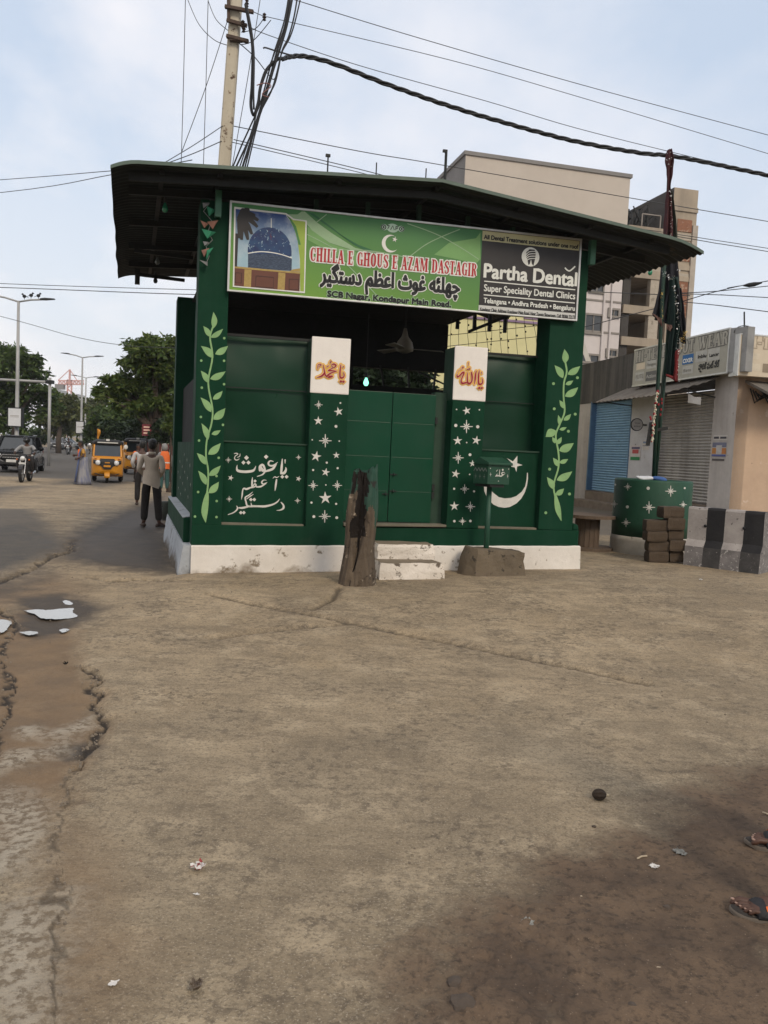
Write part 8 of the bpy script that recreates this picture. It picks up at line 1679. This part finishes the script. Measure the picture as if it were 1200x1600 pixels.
# riders
def helmet_extra(o, J):
    mb = MB(); c = Vector(J['headc']); mb.ball(c + Vector((0, .01, .015)), (.125, .145, .14), 18, 12); mb.build('helmet', m_ink, o, smooth=True)
    mb = MB(); mb.ball(c + Vector((0, -.035, .0)), (.105, .112, .055), 16, 8); mb.build('visor', m_glass, o, smooth=True)
SIT = dict(pelvis=(0, .22, .86), waist=(0, .21, .98), chest=(0, .16, 1.17), base=(0, .12, 1.31), neck=(0, .10, 1.38), skull=(0, .07, 1.46), headc=(0, .06, 1.49), hipL=(.10, .18, .86), kneeL=(.23, -.18, .74), ankL=(.20, .02, .34), toeL=(.21, -.14, .28), hipR=(-.10, .18, .86), kneeR=(-.23, -.18, .74), ankR=(-.20, .02, .34), toeR=(-.21, -.14, .28), shL=(.185, .13, 1.27), elL=(.33, -.02, 1.10), wrL=(.33, -.20, 1.04), shR=(-.185, .13, 1.27), elR=(-.33, -.02, 1.10), wrR=(-.33, -.20, 1.04))
person('helmeted rider in a grey shirt on the dark motorcycle before the black car', MOTO1.location, MOTO1.rotation_euler.z, SIT, 1.70, m_grey, m_tr1, m_skind, None, 2, m_ink, extra=helmet_extra, curl=1.1)
person('distant rider in dark clothes on the small motorcycle down the road', MOTO2.location, MOTO2.rotation_euler.z, SIT, 1.70, M('dark_shirt_cloth', (.05, .05, .055), None, 6, rough=.9), m_tr1, m_skind, m_hair, 2, m_ink, curl=1.1)
def drv(root, label, sh_, yy=0.0):
    D = dict(SIT); D.update(kneeL=(.14, -.22, .72), ankL=(.12, -.30, .40), toeL=(.12, -.44, .36), kneeR=(-.14, -.22, .72), ankR=(-.12, -.30, .40), toeR=(-.12, -.44, .36), wrL=(.22, -.26, 1.02), wrR=(-.22, -.26, 1.02)); c = Vector(root.location) + Matrix.Rotation(root.rotation_euler.z, 3, 'Z') @ Vector((yy, -.22, -.06))
    return person(label, c, root.rotation_euler.z, D, 1.6, sh_, m_tr1, m_skind, m_hair, 2, m_sand, curl=1.0)
drv(AUTO1, 'driver in a pale shirt behind the windscreen of the first auto rickshaw', m_shw); drv(AUTO2, 'driver in a khaki shirt behind the windscreen of the second auto rickshaw', M('khaki_shirt_cloth', (.20, .15, .08), None, 5, rough=.9))
pq = at(190.5, 722, AUTO1.location.y + .5); 
ex = at(192, 690, AUTO1.location.y - .3); ex.z = 0; person('passenger in orange clothes stepping out beside the auto rickshaw', ex + Vector((.25, 1.1, 0)), R(60), {}, 1.5, m_or, m_tr1, m_skind, m_hair, 1, m_sand)
# signs and flag near the auto rickshaws
rs = at(229, 672, 36); o = thing('red_sign', 'small red sign board in the shade of the trees behind the standing men', 'sign', (rs.x, 36, 0)); mb = MB(); mb.box(-.20, .20, 0, .05, rs.z - .25, rs.z + .25); mb.build('panel', M('red_sign_paint', (.16, .028, .035), (.11, .02, .03), 3), o); mb = MB(); mb.tube([(0, .03, 0), (0, .03, rs.z - .3)], .04, 6); mb.build('post', m_steel, o); mb = MB()
for z in (-.13, .0, .13): mb.box(-.13, .13, -.004, 0, rs.z + z - .03, rs.z + z + .03)
mb.build('print', m_pinkp, o)
rf_ = at(263, 690, 40); o = thing('red_fence', 'faded red and brown fence boards at the roadside behind the people', 'fence', (rf_.x, 40, 0))
for k in range(14): mb = MB(); mb.box(-1.5 + k * .2, -1.34 + k * .2, 0, .04, .15, 1.5 + .05 * (k % 3)); mb.build('board', M('faded_red_board', (.16, .05, .045), (.10, .04, .035), 4), o)
mb = MB(); mb.box(-1.55, 1.4, .04, .08, .45, .52); mb.box(-1.55, 1.4, .04, .08, 1.1, 1.17); mb.build('rail', m_steel, o)
yf = at(151, 690, 44); yt = at(151, 676, 44); o = thing('yellow_flag', 'small yellow cloth flag on a stick behind the auto rickshaw roof', 'flag', (yf.x, 44, 0)); mb = MB(); mb.tube([(0, 0, 0), (0, 0, yt.z + .25)], .02, 6); mb.build('stick', m_steel, o); mb = MB(); mb.loft([[(0, .01 * math.sin(i * 2), yt.z + .22 - .09 * i), (.16 + .05 * math.sin(i), .03 * math.sin(i * 2 + 1), yt.z + .16 - .09 * i), (.16 + .05 * math.sin(i), .012 + .03 * math.sin(i * 2 + 1), yt.z + .16 - .09 * i), (0, .012 + .01 * math.sin(i * 2), yt.z + .22 - .09 * i)] for i in range(7)]); mb.build('cloth', m_yel, o, smooth=True)
bk = gnd(263, 812); o = thing('bucket', 'old grey green bucket standing against the whitewashed flank of the shrine', 'bucket', bk); mb = MB(); mb.lathe([(.01, 0), (.13, 0), (.16, .36), (.175, .38), (.165, .38), (.15, .35), (.12, .03), (.01, .03)], 20); mb.build('pail', M('grey_green_tin', (.07, .085, .075), (.05, .055, .05), 4, rough=.6), o, smooth=True); mb = MB(); mb.tube([(.165 * math.cos(a), .165 * math.sin(a) * .2 - .14, .36 - .10 * math.sin(a)) for a in [math.pi * k / 10 for k in range(11)]], .006, 5); mb.build('handle', m_steel, o)

# ------------------------------------------------------------------ the person in sandals at the edge of the frame (standing just outside it, facing the shrine's left)
f1 = gnd(1143, 1430); f2 = gnd(1167, 1323)
m_sole = M('worn_sandal_sole', (.15, .125, .10), (.10, .085, .07), 9, rough=.9, bump=.3, bscale=40); m_foot = M('sandal_footbed', (.035, .030, .026), None, 9, rough=.9); m_strap = M('black_sandal_strap', (.020, .021, .024), (.014, .014, .016), 9, rough=.65, bump=.4, bscale=60); m_nail = M('toe_nail', (.34, .22, .17), None, 9, rough=.4)
pc = (f1 + f2) / 2
SP_O = Vector((max(f1.x, f2.x) + .24, (f1.y + f2.y) / 2 + .02, 0))
def toeang(dx, dy): return math.atan2(dy, dx)
FT = [(f1, R(176), -1), (f2, R(183), 1)]   # toe tip, pointing direction, which foot
def foot_frame(tip, ang):
    d = Vector((math.cos(ang), math.sin(ang), 0)); n_ = Vector((-d.y, d.x, 0)); heel = tip - d * .265; heel.z = tip.z
    return heel, d, n_
J = dict(BASE)
h1, d1, n1_ = foot_frame(*FT[0][:2]); h2, d2, n2_ = foot_frame(*FT[1][:2])
PP = Vector(((h1.x + h2.x) / 2 + .06, (h1.y + h2.y) / 2, 0)); RZ = R(-90)
inv = Matrix.Rotation(-RZ, 3, 'Z')
def loc_(v): return inv @ (Vector(v) - PP)
pose = {}
for tag_, hh, d in (('R', h1, d1), ('L', h2, d2)) if (inv @ (h1 - PP)).x < 0 else (('L', h1, d1), ('R', h2, d2)):
    a = loc_(hh + d * .045); pose['ank' + tag_] = (a.x, a.y, .105); t_ = loc_(hh + d * .10); pose['toe' + tag_] = (t_.x, t_.y, .075); pose['knee' + tag_] = (a.x * .72, a.y * .6 - .02, .50); pose['hip' + tag_] = (.095 if a.x > 0 else -.095, 0, .87)
pose['pelvis'] = (0, 0, .90)
def feet_extra(o, J):
    for tip, ang, sd in FT:
        heel, d, n_ = foot_frame(tip, ang)
        def Q(a, b, c_): return loc_(heel + d * a + n_ * b * sd + Vector((0, 0, c_)))   # along, towards big toe side (+), up
        out = [(-.005, .0), (.0, .022), (.03, .034), (.09, .034), (.15, .043), (.20, .050), (.24, .043), (.264, .020), (.272, -.004), (.262, -.026), (.235, -.044), (.19, -.050), (.14, -.046), (.08, -.034), (.03, -.033), (.0, -.021)]
        out = [p[:2] for p in spline([(*p,) for p in out] + [out[0]], 4)[:-1]]
        curl_ = lambda a: .012 * max(0, (a - .2) / .07) ** 2
        mb = MB(); mb.loft([[Q(a * k + (1 - k) * .13, b * k, z + curl_(a)) for a, b in out] for k, z in ((.97, 0), (1.02, .004), (1.02, .014), (1.0, .020))]); so_ = mb.build('sandal', m_sole, o, smooth=False)
        mb = MB(); mb.loft([[Q(a * k + (1 - k) * .13, b * k, z + curl_(a)) for a, b in out] for k, z in ((.985, .0195), (.94, .023), (.5, .020))]); mb.build('footbed', m_foot, so_)
        # foot: heel to ball, then five toes of their own
        mb = MB(); rr = []
        for a, w_, hh, cb in ((.012, .016, .030, 0), (.02, .028, .055, 0), (.05, .031, .085, 0), (.09, .031, .080, 0), (.13, .036, .058, .002), (.17, .042, .042, .004), (.195, .043, .032, .004), (.208, .036, .022, .004)):
            rr.append([Q(a, cb + w_ * math.cos(k), .022 + hh * .5 + hh * .5 * math.sin(k)) for k in [2 * math.pi * i / 16 for i in range(16)]])
        mb.loft(rr)
        toes = ((.030, .197, .262, .0125), (.010, .200, .254, .0092), (-.007, .197, .245, .0086), (-.022, .190, .233, .0082), (-.035, .180, .219, .0078)); nails = []
        for b, a0, a1, r in toes:
            P = [Q(a0 - .03, b * .92, .034), Q(a0, b, .034 + r * .4), Q((a0 + a1) / 2, b * 1.02, .036 + r * .6), Q(a1 - r, b * 1.02, .030 + r * .4), Q(a1, b * 1.0, .026 + r * .1)]; mb.tube(P, [r * 1.0, r, r * 1.08, r * 1.02, r * .45], 10); nails.append((Q(a1 - r * .6, b * 1.01, .031 + r * 1.25), r))
        # bend at the ankle up to the leg
        mb.loft([[Q(a + w_ * 1.1 * math.cos(k), w_ * math.sin(k), z) for k in [2 * math.pi * i / 14 for i in range(14)]] for a, w_, z in ((.055, .034, .05), (.05, .034, .09), (.046, .036, .13), (.045, .040, .18))])
        b_ = bpy.data.objects.get(o.name); mb.build('foot', m_skind, o, smooth=True)
        mb = MB()
        for c_, r in nails: mb.ball(c_, (r * .62, r * .62, r * .28), 8, 5)
        mb.build('nail', m_nail, o)
        for a0, a1, hh in ((.150, .196, .050), (.075, .100, .088)):
            mb = MB(); rows = []
            for a in (a0, (a0 + a1) / 2, a1):
                hk = hh - (.014 if a == a1 else 0) * (1 if a0 > .1 else 0)
                rows.append([Q(a + .01 * math.cos(k), .052 * math.cos(k) * (1.0 if a0 > .1 else .8), .018 + hk * math.sin(k)) for k in [math.pi * i / 12 for i in range(13)]] + [Q(a, .0485 * math.cos(k) * (1.0 if a0 > .1 else .8), .017 + (hk - .004) * math.sin(k)) for k in [math.pi * (12 - i) / 12 for i in range(13)]])
            mb.loft(rows); mb.build('strap', m_strap, so_, smooth=True)
        mb = MB(); mb.add([Q(.160, -.046, .043), Q(.163, -.036, .057), Q(.156, -.036, .059), Q(.153, -.046, .044)], [(0, 1, 2, 3)]); mb.v = [tuple(Vector(v) + Vector((0, 0, .004))) for v in mb.v]; mb.build('strap_mark', m_or, so_, recalc=False)
person('person in black strap sandals standing on the dirt at the edge of the view', PP, RZ, pose, 1.70, M('dark_blue_shirt_cloth', (.03, .04, .07), None, 5, rough=.9), m_tr1, m_skind, m_hair, 1, None, extra=feet_extra)

# ------------------------------------------------------------------ litter on the ground
m_paper = M('crumpled_paper', (.60, .58, .55), (.48, .46, .43), 9, rough=.8); m_peb = M('dirty_pebble', (.085, .065, .05), (.06, .047, .037), 6, rough=.95, bump=.6, bscale=60); m_leaf = M('dry_leaf', (.12, .07, .035), (.08, .05, .03), 12, rough=.9); m_wrap = M('translucent_plastic_scrap', (.22, .22, .20), (.15, .145, .13), 9, rough=.45); m_stick = M('pale_stick', (.42, .35, .25), None, 9, rough=.9)
def crumple(px, py, s, mat, name, label, cat, seed, flat=.35, two=None, group=None):
    rg = random.Random(seed); g = gnd(px, py); bm = bmesh.new(); s *= .68; bmesh.ops.create_grid(bm, x_segments=7, y_segments=7, size=s)
    for v in bm.verts:
        n_ = noise.noise_vector(v.co * (2.2 / s) + Vector((seed, seed * 2, 0))); v.co += Vector((n_.x * s * .5, n_.y * s * .5, abs(n_.z) * s * 1.3 * flat + s * flat * .3 * (v.co.length / s) ** 2))
    ex_ = bmesh.ops.solidify(bm, geom=bm.faces[:], thickness=.0012); me = bpy.data.meshes.new(name); bm.to_mesh(me); bm.free(); me.materials.append(mat)
    if two: me.materials.append(two); [setattr(p, 'material_index', 1) for p in me.polygons if (p.center.x * 31 + p.center.y * 17) / s % 2 > 1.25]
    o = bpy.data.objects.new(name, me); COL.objects.link(o); o.location = g + Vector((0, 0, .008)); o.rotation_euler = (rg.uniform(-.2, .2), rg.uniform(-.2, .2), rg.uniform(0, 6)); return tag(o, label, cat, group)
crumple(310, 1360, .034, m_paper, 'paper_scrap', 'crumpled white and red paper wrapper lying alone on the concrete', 'litter', 3, 1.1, M('red_wrapper_print', (.30, .05, .05), None, 9)); crumple(306, 1548, .026, M('brown_wrapper', (.07, .05, .035), (.22, .18, .13), 30, rough=.5), 'candy_wrapper', 'crumpled dark brown wrapper near the lower edge of the concrete', 'litter', 5, 1.2); crumple(307, 1401, .012, m_paper, 'paper_scrap', 'tiny white paper flake just below the crumpled wrapper', 'litter', 8, .5)
crumple(1062, 1337, .034, m_wrap, 'plastic_scrap', 'grey plastic scrap lying on the dark dirt near the upper sandal', 'litter', 7, .6); crumple(1022, 1357, .022, m_paper, 'paper_scrap', 'thin white paper scrap on the dirt beside the plastic scrap', 'litter', 9, .4); crumple(824, 1448, .028, m_wrap, 'plastic_scrap', 'dull plastic scrap half buried at the edge of the dirt patch', 'litter', 12, .8); crumple(770, 1490, .026, m_leaf, 'dry_leaf', 'pale dry leaf on the dirt patch', 'leaf', 13, .4); crumple(896, 1474, .012, m_paper, 'paper_scrap', 'small white flake in the middle of the dirt patch', 'litter', 15, .6); crumple(703, 1490, .014, M('pink_wrapper', (.30, .09, .07), None, 9), 'candy_wrapper', 'small pink wrapper scrap on the dirt patch', 'litter', 17, .5); crumple(177, 1541, .018, m_paper, 'paper_scrap', 'bent pale scrap on the brown silt strip', 'litter', 19, .4); crumple(103, 1040, .020, m_char, 'tar_lump', 'small black lump beside the broken crack', 'lump', 20, 1.4); crumple(1095, 907, .022, m_paper, 'paper_scrap', 'white scrap in front of the striped barrier', 'litter', 22, .8); crumple(585, 905, .03, m_paper, 'paper_scrap', 'white scrap caught at the foot of the charred post', 'litter', 25, 1.1)
for px, py, l, a, lab in ((1003, 1342, .055, .5, 'short pale stick lying near the plastic scrap'), (1028, 1517, .05, .1, 'pale stick low on the dirt patch'), (1055, 1525, .045, .2, 'dark twig next to the pale stick on the dirt patch'), (905, 1406, .035, .8, 'thin twig across the middle of the dirt patch'), (1198, 1274, .04, 2.2, 'white stick at the very edge above the upper sandal')):
    g = gnd(px, py); mb = MB(); mb.tube([(-l / 2, 0, .006), (0, .003, .009), (l / 2, 0, .007)], .0035, 6); tag(mb.build('stick', m_stick if 'dark' not in lab else m_char, None, loc=g), lab, 'stick').rotation_euler = (0, 0, a)
g = gnd(936, 1249); NUT = thing('seed_pod', 'ribbed dark brown seed pod lying on the concrete', 'seed pod', g); mb = MB(); rings = []
for i in range(13):
    t_ = i / 12; r = .026 * math.sin(math.pi * min(1, t_ * .96 + .03)) ** .6; rings.append([((t_ - .5) * .068, r * (1 + .12 * math.cos(8 * a)) * math.cos(a), .024 + r * (1 + .12 * math.cos(8 * a)) * math.sin(a)) for a in [2 * math.pi * k / 32 for k in range(32)]])
mb.loft(rings); mb.build('husk', M('brown_husk', (.035, .024, .016), (.018, .013, .010), 20, rough=.9, bump=.6, bscale=80), NUT, smooth=True); mb = MB(); mb.tube([(.03, 0, .022), (.045, .004, .02)], .006, 6); mb.build('stalk', m_stick, NUT)
def pebble_obj(x, y, s, seed, label, group, mat):
    bm = bmesh.new(); bmesh.ops.create_icosphere(bm, subdivisions=2, radius=s)
    for v in bm.verts: v.co = v.co * (1 + .35 * noise.noise(v.co / s * 1.1 + Vector((seed, 0, 0)))); v.co.z *= .62
    me = bpy.data.meshes.new('pebble'); bm.to_mesh(me); bm.free(); me.materials.append(mat); o = bpy.data.objects.new('pebble', me); COL.objects.link(o); o.location = (x, y, ground_z(x, y) + s * .25 + (.008 if s > .02 else .006)); return tag(o, label, 'pebble', group)
for i, (px, py, s, lab) in enumerate(((713, 1546, .030, 'rounded grey stone at the edge of the dirt patch'), (725, 1580, .042, 'largest rounded stone half sunk in the lower dirt patch'), (990, 1578, .018, 'dark pebble low on the dirt patch'), (778, 1434, .012, 'small dark pebble where the concrete meets the dirt'), (1042, 1422, .014, 'dark pebble in the middle of the dirt patch'), (928, 1294, .009, 'tiny dark pebble below the seed pod'))):
    g = gnd(px, py); pebble_obj(g.x, g.y, s, i * 3.1, lab, None, m_peb)
rg = random.Random(77)
mb = MB()
def grit_bit(x, y, s):
    z = ground_z(x, y) + s * .3; k = 5; r1_ = [(x + s * rg.uniform(.6, 1.2) * math.cos(2 * math.pi * i / k), y + s * rg.uniform(.6, 1.2) * math.sin(2 * math.pi * i / k), z - s * .3) for i in range(k)]; r2_ = [(x + (a - x) * .6, y + (b - y) * .6, z + s * rg.uniform(.3, .8)) for a, b, _ in r1_]; mb.loft([r1_, r2_])
for _ in range(1500):
    px, py = rg.uniform(600, 1230), rg.uniform(1200, 1620)
    lim = 1600 - (px - 600) * .62 if px < 1150 else 1230
    if py < lim + rg.gauss(0, 25): continue
    g = gnd(px, py); grit_bit(g.x, g.y, rg.choice((.0025, .003, .004, .005, .007)))
GR = mb.build('gravel', m_peb, None); GR['kind'] = 'stuff'; GR['label'] = 'loose dark grit scattered over the dirt patch'; GR['category'] = 'gravel'
mb = MB()
for _ in range(900):
    px, py = rg.uniform(-20, 1220), 900 + 720 * rg.random() ** 1.3
    g = gnd(px, py)
    if (px < 170 or rg.random() < .35): grit_bit(g.x, g.y, rg.choice((.002, .003, .004, .006)) * (1 + (g.y - 3) * .12))
for L, w_ in ((C1, 5), (C2, 4), (C1b, 6), (C3, 5)):
    for _ in range(110):
        i = rg.randrange(len(L) - 1); f_ = rg.random(); g = gnd(L[i][0] + (L[i + 1][0] - L[i][0]) * f_ + rg.gauss(0, w_), L[i][1] + (L[i + 1][1] - L[i][1]) * f_ + rg.gauss(0, 2)); grit_bit(g.x, g.y, rg.choice((.003, .0045, .006, .008, .012)) * (.7 + .04 * g.y))
GR2 = mb.build('gravel', M('pale_grit', (.20, .165, .125), (.10, .08, .06), 30, rough=.95), None); GR2['kind'] = 'stuff'; GR2['label'] = 'sparse pale grit along the cracked strip and concrete'; GR2['category'] = 'gravel'
# ------------------------------------------------------------------ thin dusty air over the whole place
hm = bpy.data.materials.new('dusty_air'); hm.use_nodes = True; t = NT(hm)
for n_ in list(t.N):
    if n_.type == 'BSDF_PRINCIPLED': t.N.remove(n_)
pv = t.n('ShaderNodeVolumePrincipled', {'Color': (.92, .94, .97, 1), 'Density': .0004, 'Anisotropy': .2}); t.L.new(pv.outputs[0], t.N['Material Output'].inputs['Volume'])
mb = MB(); mb.box(-2600, 2600, -2600, 2600, -2, 48); hz_o = mb.build('haze', hm); tag(hz_o, 'thin pale dust haze lying over the whole street', 'haze', None, 'stuff')
